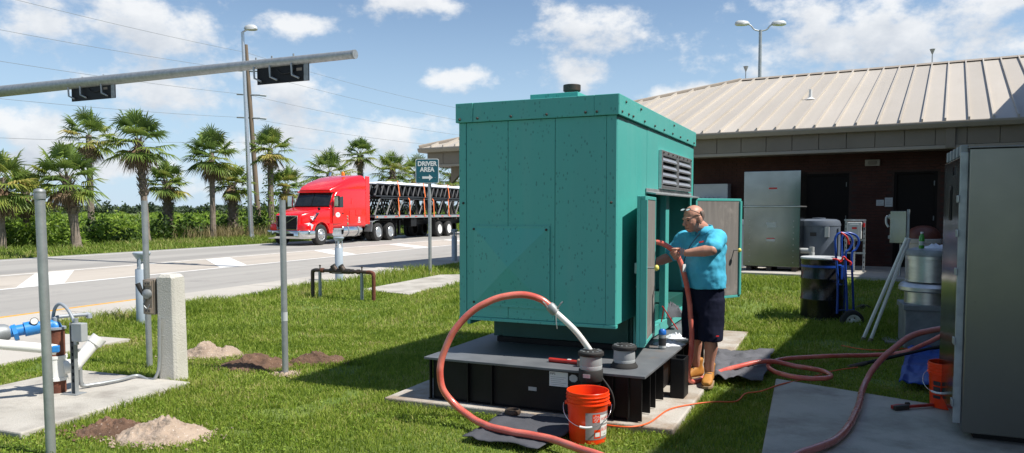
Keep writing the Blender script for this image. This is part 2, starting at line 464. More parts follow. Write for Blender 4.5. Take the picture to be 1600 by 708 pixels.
M_joist = mat('joist_black_steel', (0.016, 0.018, 0.024), (0.026, 0.029, 0.037), scale=2, rough=0.5)
M_sand = mat('sandy_soil', (0.40, 0.315, 0.245), (0.30, 0.225, 0.17), scale=5, rough=0.95, bump=0.9, bscale=28, space='World', speck=(60, 0.63, (0.56, 0.50, 0.44)))
M_dirt = mat('dark_soil', (0.17, 0.098, 0.062), (0.095, 0.055, 0.036), scale=6, rough=0.95, bump=1.0, bscale=26, space='World', speck=(60, 0.66, (0.40, 0.33, 0.28)))
M_skin = mat('skin', (0.54, 0.285, 0.205), (0.45, 0.205, 0.14), scale=9, rough=0.5, sub=0.12, lo=0.3, hi=0.75)
M_shirt = mat('cyan_polo', (0.065, 0.45, 0.66), (0.055, 0.41, 0.61), scale=6, rough=0.85, bump=0.15, bscale=300)
M_shorts = mat('navy_shorts', (0.010, 0.012, 0.026), (0.014, 0.016, 0.032), scale=6, rough=0.95, spec=0.1, bump=0.15, bscale=200)
M_boot = mat('tan_boot_leather', (0.47, 0.21, 0.035), (0.37, 0.155, 0.026), scale=8, rough=0.7)
M_sole = mat('boot_sole', (0.30, 0.21, 0.12), rough=0.8)
M_hair = mat('short_grey_hair', (0.10, 0.07, 0.055), (0.18, 0.14, 0.12), scale=60, rough=0.8)
M_liner = mat('grey_liner', (0.21, 0.195, 0.18), (0.15, 0.14, 0.13), scale=3, rough=0.8, stretch=(6, 6, 0.6), stain=(0.30, 0.275, 0.25), stscale=4)
M_tub = mat('blue_grey_plastic', (0.115, 0.14, 0.18), (0.10, 0.122, 0.16), rough=0.45)
M_yellow = mat('yellow_knob', (0.75, 0.68, 0.16), rough=0.4)
M_glassgreen = mat('green_bottle', (0.06, 0.33, 0.05), (0.05, 0.26, 0.04), rough=0.15, coat=0.5)

def leafmat(name, ramp, trans=0.35, rough=0.55, scale=0.35):
    m, nt, b = nodes_of(name)
    at = nadd(nt, 'ShaderNodeAttribute', attribute_name='rnd')
    g = nadd(nt, 'ShaderNodeNewGeometry')
    nz = nadd(nt, 'ShaderNodeTexNoise', {'Vector': g.outputs['Position'], 'Scale': scale, 'Detail': 4.0})
    q = nadd(nt, 'ShaderNodeMath', {0: nz.outputs[0], 1: 1.3, 2: -0.65}, operation='MULTIPLY_ADD')
    s = nadd(nt, 'ShaderNodeMath', {0: at.outputs['Fac'], 1: q.outputs[0]}, operation='ADD')
    cr = nadd(nt, 'ShaderNodeValToRGB', {0: s.outputs[0]})
    e = cr.color_ramp.elements
    while len(e) < len(ramp):
        e.new(0.5)
    for i, (p, c) in enumerate(ramp):
        e[i].position = p; e[i].color = c4(c)
    nz2 = nadd(nt, 'ShaderNodeTexNoise', {'Vector': g.outputs['Position'], 'Scale': scale * 5.5, 'Detail': 3.0})
    q2 = nadd(nt, 'ShaderNodeMath', {0: nz2.outputs[0], 1: 0.9, 2: -0.45}, operation='MULTIPLY_ADD')
    s2 = nadd(nt, 'ShaderNodeMath', {0: s.outputs[0], 1: q2.outputs[0]}, operation='ADD')
    nt.links.new(s2.outputs[0], cr.inputs[0])
    nt.links.new(cr.outputs[0], b.inputs['Base Color'])
    b.inputs['Roughness'].default_value = rough
    b.inputs['Specular IOR Level'].default_value = 0.3
    tr = nadd(nt, 'ShaderNodeBsdfTranslucent', {0: cr.outputs[0]})
    mx_ = nadd(nt, 'ShaderNodeMixShader', {0: trans, 1: b.outputs[0], 2: tr.outputs[0]})
    nt.links.new(mx_.outputs[0], nt.nodes['Material Output'].inputs[0])
    return m
M_blade = leafmat('lawn_grass', [(0.0, (0.125, 0.195, 0.022)), (0.3, (0.215, 0.305, 0.034)), (0.65, (0.32, 0.40, 0.06)), (1.0, (0.50, 0.43, 0.19))], 0.45, scale=0.9)
M_verge = leafmat('verge_grass', [(0.0, (0.14, 0.22, 0.03)), (0.6, (0.22, 0.30, 0.045)), (1.0, (0.42, 0.36, 0.15))], 0.35)
M_weed = leafmat('lawn_weeds', [(0.0, (0.12, 0.20, 0.02)), (0.5, (0.20, 0.31, 0.03)), (1.0, (0.30, 0.38, 0.06))], 0.35, scale=1.5)
M_dscrub = leafmat('dark_scrub_leaf', [(0.0, (0.025, 0.055, 0.010)), (0.6, (0.06, 0.11, 0.016)), (1.0, (0.11, 0.17, 0.025))], 0.3, scale=0.3)
M_palm = leafmat('palm_frond', [(0.0, (0.095, 0.155, 0.040)), (0.45, (0.175, 0.255, 0.055)), (0.75, (0.29, 0.33, 0.07)), (1.0, (0.46, 0.37, 0.12))], 0.35, 0.4)
M_deadfrond = leafmat('dead_frond', [(0.0, (0.16, 0.10, 0.06)), (1.0, (0.36, 0.27, 0.18))], 0.2, 0.8)
M_shrub = leafmat('shrub_leaf', [(0.0, (0.085, 0.155, 0.016)), (0.5, (0.17, 0.275, 0.028)), (1.0, (0.27, 0.35, 0.05))], 0.35, scale=0.25)
M_drygrass = leafmat('dry_grass', [(0.0, (0.20, 0.17, 0.07)), (1.0, (0.36, 0.29, 0.15))], 0.3)
M_far = leafmat('far_tree_leaf', [(0.0, (0.030, 0.052, 0.026)), (1.0, (0.065, 0.095, 0.045))], 0.2, scale=0.02)
M_trunk = mat('palm_trunk', (0.235, 0.19, 0.15), (0.15, 0.12, 0.095), scale=4, rough=0.9, bump=0.6, bscale=22, stretch=(1, 1, 2.5))
M_lawn = mat('lawn_soil', (0.105, 0.165, 0.022), (0.14, 0.185, 0.035), scale=1.1, rough=0.95, bump=0.8, bscale=45, space='World', stain=(0.20, 0.14, 0.07), stscale=0.9, stlo=0.60, sthi=0.72)
M_marsh = mat('marsh_plain', (0.145, 0.175, 0.045), (0.095, 0.135, 0.032), scale=0.05, rough=0.95, bump=0.5, bscale=0.6, space='World', stain=(0.05, 0.085, 0.02), stscale=0.03, stlo=0.52, sthi=0.66)

# ------------------------------------------------------------ ground sheet to the horizon
def axis_vals(lo, hi, step):
    a = list(np.arange(lo, hi + 1e-6, step))
    for d in (4, 10, 24, 60, 150, 400, 1000, 2500, 6000):
        a.append(hi + d); a.insert(0, lo - d)
    return a
gx = axis_vals(-16, 16, 0.5); gy = axis_vals(-2, 30, 0.5)
mb = MB()
vv = [(x, y, hgt(x, y)) for y in gy for x in gx]
ff = []; mi = []
nx = len(gx)
for j in range(len(gy) - 1):
    for i in range(nx - 1):
        ff.append((j * nx + i, j * nx + i + 1, (j + 1) * nx + i + 1, (j + 1) * nx + i))
        xm, ym = (gx[i] + gx[i + 1]) / 2, (gy[j] + gy[j + 1]) / 2
        mi.append(0 if (rc(xm, ym)[1] < 29 and abs(xm) < 200 and abs(ym) < 400) else 1)
mb.add(vv, ff); mb.m = mi
ground = tag(mb.build('ground', [M_lawn, M_marsh], smooth=60), kind='structure')

# ------------------------------------------------------------ road, in its own axes (local -x = across, y = along)
def road_obj(name, mbx, m, parent=None, z=0.0):
    o = mbx.build(name, m, parent)
    if parent is None:
        o.rotation_euler = (0, 0, -RA); o.location = (0, 0, z)
    return o
def strip(c0, c1, s0, s1, z, step=6.0):
    m_ = MB(); k = max(1, int((s1 - s0) / step)); vs_ = []; fs_ = []
    for i in range(k + 1):
        s = s0 + (s1 - s0) * i / k
        vs_ += [(-c0, s, z), (-c1, s, z)]
    for i in range(k):
        fs_.append((2 * i, 2 * i + 1, 2 * i + 3, 2 * i + 2))
    return m_.add(vs_, fs_)
rm = MB()
for k, (a, b) in enumerate(((11.25, 15.45), (15.45, 19.1), (19.1, 25.2))):
    t = strip(a, b, -60, 500, 0.010)
    rm.add(t.v, t.f, k)
road = tag(road_obj('road', rm, [M_lane, M_gore, M_lane2]), kind='structure')
def mark(name, poly, m):
    q = MB(); q.add([(-c, s, 0.015) for s, c in poly], [tuple(range(len(poly)))])
    return q.build(name, m, road)
def line(name, c, w, s0, s1, m=M_white):
    return mark(name, [(s0, c - w / 2), (s0, c + w / 2), (s1, c + w / 2), (s1, c - w / 2)], m)
line('lane_line', 15.5, 0.17, -60, 300)
line('lane_line', 18.75, 0.15, -60, 300)
line('lane_line', 24.45, 0.17, -60, 300)
line('lane_line', 11.42, 0.15, -60, 10.9, M_orange_line)
for s in (-0.9, 5.25, 11.4, 17.55, 23.7, 29.85, 36.0, 42.15, 48.3, 54.4):
    mark('gore_bar', [(s, 15.62), (s + 1.15, 15.62), (s + 3.9, 18.66), (s + 2.75, 18.66)], M_white)
# concrete shoulder in separate slabs with open joints
sh = thing('pavement', None, None); sh['kind'] = 'structure'
sh.rotation_euler = (0, 0, -RA)
s = -14.0
slab_shared = None
while s < 60:
    c0 = 9.85
    q = MB().box(-11.22, -c0, s + 0.012, s + 4.56, -0.05, 0.035)
    q.build('slab', M_concR, sh)
    s += 4.57
for a, b in ((-14, -3.0), (-2.975, 2.1), (2.125, 7.2)):
    MB().box(-9.825, -7.85, a, b, -0.05, 0.035).build('slab', M_concR, sh)

def padpoly(name, pts, z0, z1, m, bev=0.012):
    o = MB().prism([(p[0], p[1]) for p in pts], z0, z1).build(name, m, None, bev)
    return tag(o, kind='structure')
GA = R(24)
GO = Vector((0.836, 6.05, 0))
def GL(x, y, z=0.0):            # generator axes
    return GO + Vector((x * math.cos(GA) + y * math.sin(GA), -x * math.sin(GA) + y * math.cos(GA), z))
PAD_SIGN = [G(561, 455), G(642, 462.5), G(722, 441), G(760, 430), G(687, 431)]
PAD_WELL = [Vector(p) for p in ((-3.02, 7.02, 0), (-4.44, 7.60, 0), (-5.06, 5.98, 0), (-3.55, 5.38, 0))]
PAD_GEN = [GL(-1.9, -0.48), GL(0.56, -0.42), GL(0.52, 4.45), GL(-1.9, 4.45)]
PAD_CAB = [G(1212, 599), G(1192, 706), GL(1.35, -3.6), GL(5.2, -3.6), GL(5.2, 0.15)]
padpoly('walkway', PAD_SIGN, -0.05, 0.03, M_conc)
padpoly('well_pad', PAD_WELL, -0.05, 0.05, M_conc)
padpoly('generator_pad', PAD_GEN, -0.08, 0.06, M_concpad)
padpoly('cabinet_pad', PAD_CAB, -0.08, 0.05, M_conc)
sw = thing('sidewalk', None, None, UN(0, 15.4), -A30); sw['kind'] = 'structure'
for i in range(7):
    x0 = -7.3 + i * 1.83
    MB().box(x0 + 0.008, x0 + 1.822, 0, 3.1, 0.1, 0.43).build('slab', M_conc, sw, 0.01)
PADS = [PAD_SIGN, PAD_WELL, PAD_GEN, PAD_CAB]

# ------------------------------------------------------------ station building with standing seam roof
bld = thing('station_building', 'low brick building with beige standing seam metal roof and dark doors', 'building', UN(0, 18.45), -A30)
EN, EZ, RN, RZ, UL, UR = -1.05, 3.44, 6.22, 5.79, -13.1, 6.0
SL = (RZ - EZ) / (RN - EN)
def wall_u(px, n=18.45):
    k = (px - 800) / F
    return (k * n * math.cos(A30) - n * math.sin(A30)) / (math.cos(A30) + math.sin(A30) * k)
DOORS = [(wall_u(1253), wall_u(1325)), (wall_u(1395), wall_u(1463))]
wb = MB(); edges = [-9.5] + [e for d in DOORS for e in d] + [1.9]
for i in range(0, len(edges), 2):
    wb.box(edges[i], edges[i + 1], 0.012, 0.25, 0.35, 3.05)
for d in DOORS:
    wb.box(d[0], d[1], 0.012, 0.25, 2.50, 3.05)
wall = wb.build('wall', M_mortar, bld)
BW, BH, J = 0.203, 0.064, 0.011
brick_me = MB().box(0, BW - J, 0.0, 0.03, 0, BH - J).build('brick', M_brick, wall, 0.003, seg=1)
bricks = []
for r_ in range(int((3.0 - 0.43) / BH)):
    z = 0.43 + r_ * BH
    x = -9.5 + (BW / 2 if r_ % 2 else 0)
    while x < 1.7:
        if not any(x + BW > d[0] and x < d[1] and z < 2.5 for d in DOORS):
            bricks.append((x, z))
        x += BW
def bvis(b):
    return (-1.9 < b[0] < -1.04 or -3.6 < b[0] < -2.9) and 1.2 < b[1] < 2.95
bricks.sort(key=lambda b: (not bvis(b), abs(b[0] + 1.4) + 0.4 * abs(b[1] - 2.1)))
brick_me.location = (bricks[0][0], 0, bricks[0][1])
for (x, z) in bricks[1:300]:
    o = brick_me.copy(); col.objects.link(o); o.location = (x, rng.uniform(-0.002, 0.002), z)
rest = MB()
for (x, z) in bricks[300:]:
    rest.box(x, x + BW - J, 0.0, 0.03, z, z + BH - J)
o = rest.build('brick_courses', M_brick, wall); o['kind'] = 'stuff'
for d in DOORS:
    dr = MB().box(d[0] + 0.05, d[1] - 0.05, 0.10, 0.15, 0.43, 2.46).build('door', M_door, bld, 0.004)
    MB().box(d[0], d[0] + 0.05, 0.03, 0.2, 0.43, 2.5).box(d[1] - 0.05, d[1], 0.03, 0.2, 0.43, 2.5).box(d[0] + 0.05, d[1] - 0.05, 0.03, 0.2, 2.46, 2.5).build('frame', M_door, dr)
    for hz in (0.75, 1.45, 2.2):
        MB().cyl((d[1] - 0.06, 0.085, hz), (d[1] - 0.06, 0.085, hz + 0.1), 0.012, n=8).build('hinge', M_galvdark, dr)
    MB().cyl((d[0] + 0.12, 0.03, 1.45), (d[0] + 0.12, 0.1, 1.45), 0.025, n=10).cyl((d[0] + 0.12, 0.035, 1.45), (d[0] + 0.24, 0.035, 1.45), 0.011, n=8).build('handle', M_galv, dr)
# fascia, soffit, gutter
MB().box(UL + 0.2, UR, EN + 0.2, 0.4, 2.93, 2.96).build('soffit', M_brown, bld)
fx = UL + 0.18
while fx < 1.95:
    w = 0.55
    MB().box(fx + 0.006, fx + w - 0.006, EN + 0.14, EN + 0.18, 2.98, EZ - 0.10).build('fascia_panel', M_brown, bld, 0.004)
    fx += w
MB().box(UL + 0.16, 1.95, EN + 0.13, EN + 0.21, 2.90, 2.975).build('fascia_trim', M_gutter, bld, 0.01)
MB().box(UL + 0.17, 1.95, EN + 0.182, EN + 0.21, 2.975, EZ - 0.12).build('fascia_backing', M_brown, bld)
MB().box(-0.09, 0.08, EN + 0.09, EN + 0.135, 2.91, EZ - 0.06).build('pilaster', M_brown, bld, 0.006)
MB().prism([(EN - 0.02, EZ - 0.13), (EN + 0.12, EZ - 0.13), (EN + 0.12, EZ - 0.01), (EN - 0.06, EZ - 0.01), (EN - 0.06, EZ - 0.05)], UL - 0.02, 2.3, 'x').build('gutter', M_gutter, bld, 0.008)
MB().box(UL + 0.18, UL + 0.22, EN + 0.20, 12.9, 2.92, EZ - 0.1).build('fascia_side', M_brown, bld)
MB().box(UL - 0.04, UL + 0.1, EN + 0.13, 13.1, EZ - 0.13, EZ - 0.01).build('gutter_side', M_gutter, bld, 0.008)
for cn_ in (-0.5, 9.5):
    MB().box(-10.6, -10.38, cn_, cn_ + 0.22, 0.0, 2.93).build('canopy_column', M_brown, bld, 0.01)
MB().prism([(UL + 0.72, 2.45), (UL + 1.3, 2.93), (UL + 0.72, 2.93)], EN + 0.55, EN + 0.67, 'y').build('bracket', M_brown, bld)
# roof: front slope as single panels with raised seams, then the other slopes
roof = MB().add([(UL, EN, EZ - 0.03), (UR + 2, EN, EZ - 0.03), (UR + 2, RN, RZ - 0.03), (UL + RN - EN, RN, RZ - 0.03), (UL, 2 * RN - EN, EZ - 0.03), (UR + 2, 2 * RN - EN, EZ - 0.03)],
                [(0, 1, 2, 3), (0, 3, 4), (4, 3, 2, 5)]).build('roof', M_roof, bld)
PW = 0.406
i = 0
while UL + i * PW < UR:
    u0 = UL + i * PW; u1 = u0 + PW
    def top(u):
        return min(RN, EN + max(0.0, u - UL))
    n0_, n1_ = top(u0), top(u1)
    def zz(n):
        return EZ + SL * (n - EN)
    pl = MB()
    poly = [(u0 + 0.012, EN), (u1 - 0.004, EN), (u1 - 0.004, n1_), (u0 + 0.012, max(n0_, EN + 0.01))]
    k = 4
    vs_ = [(a, b, zz(b) + 0.004) for a, b in poly] + [(a, b, zz(b) - 0.02) for a, b in poly]
    pl.add(vs_, [(0, 1, 2, 3), (7, 6, 5, 4)] + [(a, a + 4, (a + 1) % 4 + 4, (a + 1) % 4) for a in range(4)])
    if n0_ > EN + 0.2:
        vs_ = [(a, b, zz(b) + h) for h in (-0.02, 0.062) for a, b in ((u0 - 0.010, EN + 0.005), (u0 + 0.022, EN + 0.005), (u0 + 0.022, n0_ - 0.02), (u0 - 0.010, n0_ - 0.02))]
        pl.add(vs_, [(3, 2, 1, 0), (4, 5, 6, 7)] + [(a, (a + 1) % 4, (a + 1) % 4 + 4, a + 4) for a in range(4)])
    pl.build('roof_panel', M_roof, roof)
    i += 1
MB().prism([(RN - 0.16, RZ - 0.01), (RN + 0.16, RZ - 0.01), (RN, RZ + 0.065)], UL + RN - EN, 2.35, 'x').build('ridge_cap', M_gutter, roof, 0.006)
hp0, hp1 = Vector((UL, EN, EZ + 0.03)), Vector((UL + RN - EN, RN, RZ + 0.035))
MB().tube([hp0, hp1], 0.055, 6).build('hip_cap', M_gutter, roof)
for i in range(30):
    n_ = EN + 0.4 + i * PW
    dd = min(n_ - EN, 2 * RN - EN - n_)
    MB().tube([(UL + 0.02, n_, EZ), (UL + dd - 0.03, n_, EZ + SL * (dd - 0.05))], 0.018, 4).build('roof_seam', M_seam, roof)
# roof vent pipe with flashing
vu = wall_u(1261, 20.6)
MB().lathe([(0.13, 0.0), (0.10, 0.02), (0.045, 0.06), (0.04, 0.24), (0.04, 0.26)], 14, (vu, 20.7 - 18.45, EZ + SL * (20.7 - 18.45 - EN) - 0.01)).build('vent_pipe', M_wpvc, roof, smooth=40)
# fixtures that hang on the wall
def on_wall(px, py, n=18.45):
    u = wall_u(px, n); y = UN(u, n).y
    return u, CAMH + (330 - py) * y / F
def wall_thing(name, label, cat, px, py):
    u, z = on_wall(px, py)
    return thing(name, label, cat, UN(u, 18.45, z), -A30)
t = wall_thing('wall_light', 'beige rectangular light fitting high on the brick wall between the doors', 'wall light', 1361, 255)
MB().box(-0.15, 0.15, -0.07, 0.0, -0.07, 0.07).build('housing', M_gutter, t, 0.012)
MB().prism([(x, z) for x, z in rrect(0.17, 0.09, 0.03)], -0.085, -0.071, 'y').build('lens', M_brown, t, 0.006)
for px, w, h, lab in ((1374, 0.15, 0.13, 'smaller pale notice plate on the brick wall beside the door'), (1387.5, 0.155, 0.20, 'taller pale notice plate on the brick wall next to the door frame')):
    t = wall_thing('notice_plate', lab, 'notice', px, 317 if w < 0.153 else 316)
    MB().box(-w / 2, w / 2, -0.014, 0.0, -h / 2, h / 2).build('plate', M_lgrey, t, 0.003)
    for k in range(3):
        MB().box(-w * 0.36, w * (0.36 - 0.1 * (k % 2)), -0.016, -0.0145, h * (0.25 - 0.24 * k) - 0.006, h * (0.25 - 0.24 * k) + 0.006).build('text_line', M_mgrey, t)

# the taller wing, almost wholly beyond the right edge; its eave shades the yard
WU, WZ = 2.34, 5.55
wing = thing('tall_wing', 'taller brown roofed wing whose gutter meets the beige roof ridge', 'building', UN(6, 15), -A30)
def wx(u): return u - 6
def wy(n): return n - 15
MB().prism([(wx(WU) - 0.08, WZ - 0.02), (wx(WU) + 0.10, WZ - 0.02), (wx(WU) + 0.10, WZ + 0.16), (wx(WU) - 0.14, WZ + 0.16), (wx(WU) - 0.14, WZ + 0.10)], wy(-4), wy(27.6), 'y').build('gutter', M_gutter, wing)
MB().box(wx(WU) + 0.1, wx(3.3), wy(-3.9), wy(27.5), WZ - 0.03, WZ + 0.02).build('soffit', M_brown, wing)
MB().box(wx(WU) + 0.10, wx(WU) + 0.14, wy(-3.9), wy(27.5), WZ - 0.30, WZ - 0.03).build('fascia', M_brown, wing)
MB().box(wx(3.3), wx(3.6), wy(1.2), wy(27), -0.1, WZ).box(wx(3.6), wx(11), wy(1.2), wy(1.5), -0.1, WZ).build('wall', M_brick, wing)
MB().add([(wx(WU) - 0.1, wy(-4), WZ + 0.165), (wx(WU) - 0.1, wy(27.6), WZ + 0.165), (wx(8), wy(27.6), WZ + 2.3), (wx(8), wy(-4), WZ + 2.3), (wx(14), wy(27.6), WZ + 0.165), (wx(14), wy(-4), WZ + 0.165)],
         [(0, 1, 2, 3), (3, 2, 4, 5)]).build('roof', M_roof, wing)
# ------------------------------------------------------------ foliage meshes from numpy arrays
def np_mesh(name, V, Fq, rnd, m, parent=None):
    """V (n,3), Fq list of (m,k) index arrays, rnd per-vertex"""
    me = bpy.data.meshes.new(name)
    nl = sum(f.size for f in Fq); npoly = sum(len(f) for f in Fq)
    me.vertices.add(len(V)); me.vertices.foreach_set('co', V.astype(np.float32).ravel())
    me.loops.add(nl); me.polygons.add(npoly)
    me.loops.foreach_set('vertex_index', np.concatenate([f.ravel() for f in Fq]).astype(np.int32))
    st = []; o = 0
    for f in Fq:
        k = f.shape[1]; st.append(o + np.arange(len(f)) * k); o += f.size
    me.polygons.foreach_set('loop_start', np.concatenate(st).astype(np.int32))
    me.update(calc_edges=True)
    a = me.attributes.new('rnd', 'FLOAT', 'POINT')
    a.data.foreach_set('value', rnd.astype(np.float32))
    me.materials.append(m)
    ob = bpy.data.objects.new(name, me); col.objects.link(ob)
    if parent is not None:
        ob.parent = parent
    return ob
def in_poly(x, y, poly, grow=0.0):
    cx = sum(p[0] for p in poly) / len(poly); cy = sum(p[1] for p in poly) / len(poly)
    inside = np.zeros(len(x), bool); k = len(poly)
    px = [cx + (p[0] - cx) * (1 + grow) for p in poly]; py = [cy + (p[1] - cy) * (1 + grow) for p in poly]
    for i in range(k):
        j = (i - 1) % k
        c = ((py[i] > y) != (py[j] > y)) & (x < (px[j] - px[i]) * (y - py[i]) / (py[j] - py[i] + 1e-9) + px[i])
        inside ^= c
    return inside
def blades(name, x, y, z, h, w, m, lean=0.6, label=None):
    n = len(x)
    a = nrs.uniform(0, 2 * np.pi, n); dx, dy = np.cos(a), np.sin(a)
    b = nrs.uniform(0, 2 * np.pi, n); lx, ly = np.cos(b), np.sin(b)
    l = h * lean * nrs.uniform(0.2, 1.0, n)
    V = np.zeros((n, 5, 3))
    V[:, 0] = np.stack([x - dx * w / 2, y - dy * w / 2, z - 0.01], 1)
    V[:, 1] = np.stack([x + dx * w / 2, y + dy * w / 2, z - 0.01], 1)
    mx_, my_ = x + lx * l * 0.35, y + ly * l * 0.35
    V[:, 2] = np.stack([mx_ + dx * w * 0.42, my_ + dy * w * 0.42, z + h * 0.6], 1)
    V[:, 3] = np.stack([mx_ - dx * w * 0.42, my_ - dy * w * 0.42, z + h * 0.6], 1)
    V[:, 4] = np.stack([x + lx * l, y + ly * l, z + h * nrs.uniform(0.8, 1.0, n)], 1)
    base = np.arange(n)[:, None] * 5
    q = base + np.array([[0, 1, 2, 3]]); t = base + np.array([[3, 2, 4]])
    rn = np.repeat(nrs.beta(2.2, 2.6, n), 5)
    o = np_mesh(name, V.reshape(-1, 3), [q, t], rn, m)
    return tag(o, label, None, None, 'stuff')
def hgt_np(x, y):
    u = x * math.cos(A30) - y * math.sin(A30); n = x * math.sin(A30) + y * math.cos(A30)
    f = lambda a, b, t: (lambda q: q * q * (3 - 2 * q))(np.clip((t - a) / (b - a), 0, 1))
    return 0.36 * f(9.0, 14.6, n) * f(-9.5, -5.5, u)
# dirt mounds: centre, radii, height, soil
MOUNDS = [(G(250, 684), 0.36, 0.24, 0.16, 'pale sandy mound of dug soil nearest the left slab', 0, 3), (G(178, 676), 0.32, 0.20, 0.11, 'dark brown heap of dug soil beside the pale mound near the left slab', 1, 5),
          (G(330, 556), 0.36, 0.26, 0.17, 'pale pointed heap of sandy soil behind the concrete post', 0, 9), (G(404, 574), 0.42, 0.27, 0.16, 'dark soil heap left of the middle steel post', 1, 12),
          (G(497, 567), 0.34, 0.19, 0.14, 'dark soil heap in the shadow edge right of the middle post', 1, 15), (G(446, 586), 0.12, 0.09, 0.03, 'small grey ring of soil round the foot of the middle post', 0, 17)]
def lawn_mask(x, y):
    s = x * math.sin(RA) + y * math.cos(RA); c = -x * math.cos(RA) + y * math.sin(RA)
    ok = np.where(s < 7.25, c < 7.83, c < 9.83)
    for p in PADS:
        ok &= ~in_poly(x, y, p)
    u = x * math.cos(A30) - y * math.sin(A30); n = x * math.sin(A30) + y * math.cos(A30)
    ok &= ~((n > 15.36) & (u > -11))
    for c_, rx, ry, h_, _l, _k, _s in MOUNDS:
        d = ((x - c_.x) / (rx * 0.86)) ** 2 + ((y - c_.y) / (ry * 0.86)) ** 2
        ok &= (d > 1) | (nrs.uniform(0, 1, len(x)) < 0.05 * (d > 0.6))
    return ok
def lawn(n, x0, x1, y0, y1):
    x = nrs.uniform(x0, x1, n); y = nrs.uniform(y0, y1, n)
    inwedge = (np.abs(x) < y * 0.90 + 1.2)
    bare = np.array([noise.noise(Vector((a * 0.9, b * 0.9, 3.1))) + 0.5 * noise.noise(Vector((a * 3.1, b * 3.1, 7.7))) for a, b in zip(x, y)])
    k = lawn_mask(x, y) & inwedge & ((bare < 0.42) | (nrs.uniform(0, 1, n) < 0.25))
    return x[k], y[k], bare[k]
parts = []
for (n, a, b, c_, d) in ((240000, -6.4, 5.6, 4.0, 7.2), (215000, -8.4, 7.0, 7.2, 10.6), (135000, -8.4, 9.0, 10.6, 15.6), (55000, -5.2, 11.5, 15.6, 25.0)):
    parts.append(lawn(n, a, b, c_, d))
x = np.concatenate([p[0] for p in parts]); y = np.concatenate([p[1] for p in parts])
tall = np.array([noise.noise(Vector((a * 0.55 + 9, b * 0.55, 0.3))) for a, b in zip(x, y)])
far = np.clip((y - 5) / 14, 0, 1)
h = nrs.uniform(0.018, 0.046, len(x)) * (1 + 0.9 * np.clip(tall, -0.5, 1)) * (1 + 1.2 * far)
# taller fringe along the shoulder and pads
s_ = x * math.sin(RA) + y * math.cos(RA); c_ = -x * math.cos(RA) + y * math.sin(RA)
h *= 1 + 1.5 * np.exp(-((c_ - 9.4) / 0.7) ** 2)
for p in (PAD_WELL, PAD_GEN):
    near = in_poly(x, y, p, 0.10)
    h[near] *= 1.35
h[(x > 3.6) & (x < 5.3) & (y > 9.6) & (y < 11.2)] *= 1.7
blades('lawn_grass', x, y, hgt_np(x, y), h, 0.0055 + 0.011 * far, M_blade, 0.9, 'mown green lawn round the generator pad')
# broad leaved weeds in the turf and crumbs of soil round the mounds
parts = [lawn(60000, -5.4, 5.4, 4.2, 9.5)]
x, y, br = parts[0]
wk = np.array([noise.noise(Vector((a * 1.3 + 40, b * 1.3, 5.5))) + 0.6 * noise.noise(Vector((a * 4.0, b * 4.0, 1.5))) for a, b in zip(x, y)])
k = (wk > 0.28)
x, y = x[k], y[k]
n = len(x)
WC = np.stack([x, y, hgt_np(x, y) + nrs.uniform(0.008, 0.045, n)], 1)
weedC = WC
# verge beyond the road
n = 60000
s_ = nrs.uniform(-5, 80, n); c_ = nrs.uniform(25.2, 29.0, n)
x = s_ * math.sin(RA) - c_ * math.cos(RA); y = s_ * math.cos(RA) + c_ * math.sin(RA)
blades('verge_grass', x, y, np.zeros(n), nrs.uniform(0.08, 0.26, n) * np.clip(0.6 + (c_ - 25.2) * 0.35, 0, 1.7), 0.03 + 0.0 * x, M_verge, 0.7, 'bright roadside verge grass beyond the far lane')
n = 5000
s_ = nrs.normal(0, 1, n); k = nrs.randint(0, 5, n)
cs = np.array([9, 12, 14, 34, 44])[k]; s_ = cs + s_ * 1.5; c_ = 28.6 + nrs.uniform(0, 2.2, n)
x = s_ * math.sin(RA) - c_ * math.cos(RA); y = s_ * math.cos(RA) + c_ * math.sin(RA)
blades('dry_grass', x, y, np.zeros(n), nrs.uniform(0.5, 1.15, n), 0.025 + 0 * x, M_drygrass, 0.6, 'tan dry bunch grass at the edge of the thicket')
# leafy cards for thicket and far trees (also the weeds)
def leaves(name, C, size, m, label, parent=None, upbias=0.5):
    n = len(C)
    d = nrs.normal(0, 1, (n, 3)); d[:, 2] += upbias; d /= np.linalg.norm(d, axis=1)[:, None]
    a = np.cross(d, nrs.normal(0, 1, (n, 3))); a /= np.linalg.norm(a, axis=1)[:, None]
    b = np.cross(d, a)
    s = (size * nrs.uniform(0.6, 1.3, n))[:, None]
    V = np.stack([C - a * s, C - b * s * 0.45, C + a * s, C + b * s * 0.45], 1).reshape(-1, 3)
    q = np.arange(n)[:, None] * 4 + np.array([[0, 1, 2, 3]])
    rn = np.repeat(nrs.beta(2, 2, n), 4)
    o = np_mesh(name, V, [q], rn, m, parent)
    return tag(o, label, None, None, 'stuff') if label else o
cen = []
for i in range(560):
    s_ = rng.uniform(-2, 95); c_ = 30.6 + (rng.random() ** 1.8) * 38
    p = RC(s_, c_)
    hh = rng.uniform(0.7, 1.75) if c_ < 38 else rng.uniform(0.5, 1.25)
    if rng.random() < 0.12: hh *= 1.45
    rr = rng.uniform(0.6, 1.7)
    k = int(230 * (1.3 if c_ < 38 else 0.8))
    q = nrs.normal(0, 1, (k, 3)); q /= np.linalg.norm(q, axis=1)[:, None]
    q *= nrs.uniform(0.55, 1.0, (k, 1)); q[:, 2] = np.abs(q[:, 2])
    lump = 1 + 0.35 * np.sin(q[:, 0] * 6 + i) * np.sin(q[:, 1] * 7 + 2 * i)
    cen.append(np.stack([p.x + q[:, 0] * rr * lump, p.y + q[:, 1] * rr * lump, 0.05 + q[:, 2] * hh * lump], 1))
leaves('lawn_weeds', weedC, 0.013, M_weed, 'broad leaved weeds spreading through the lawn', upbias=1.6)
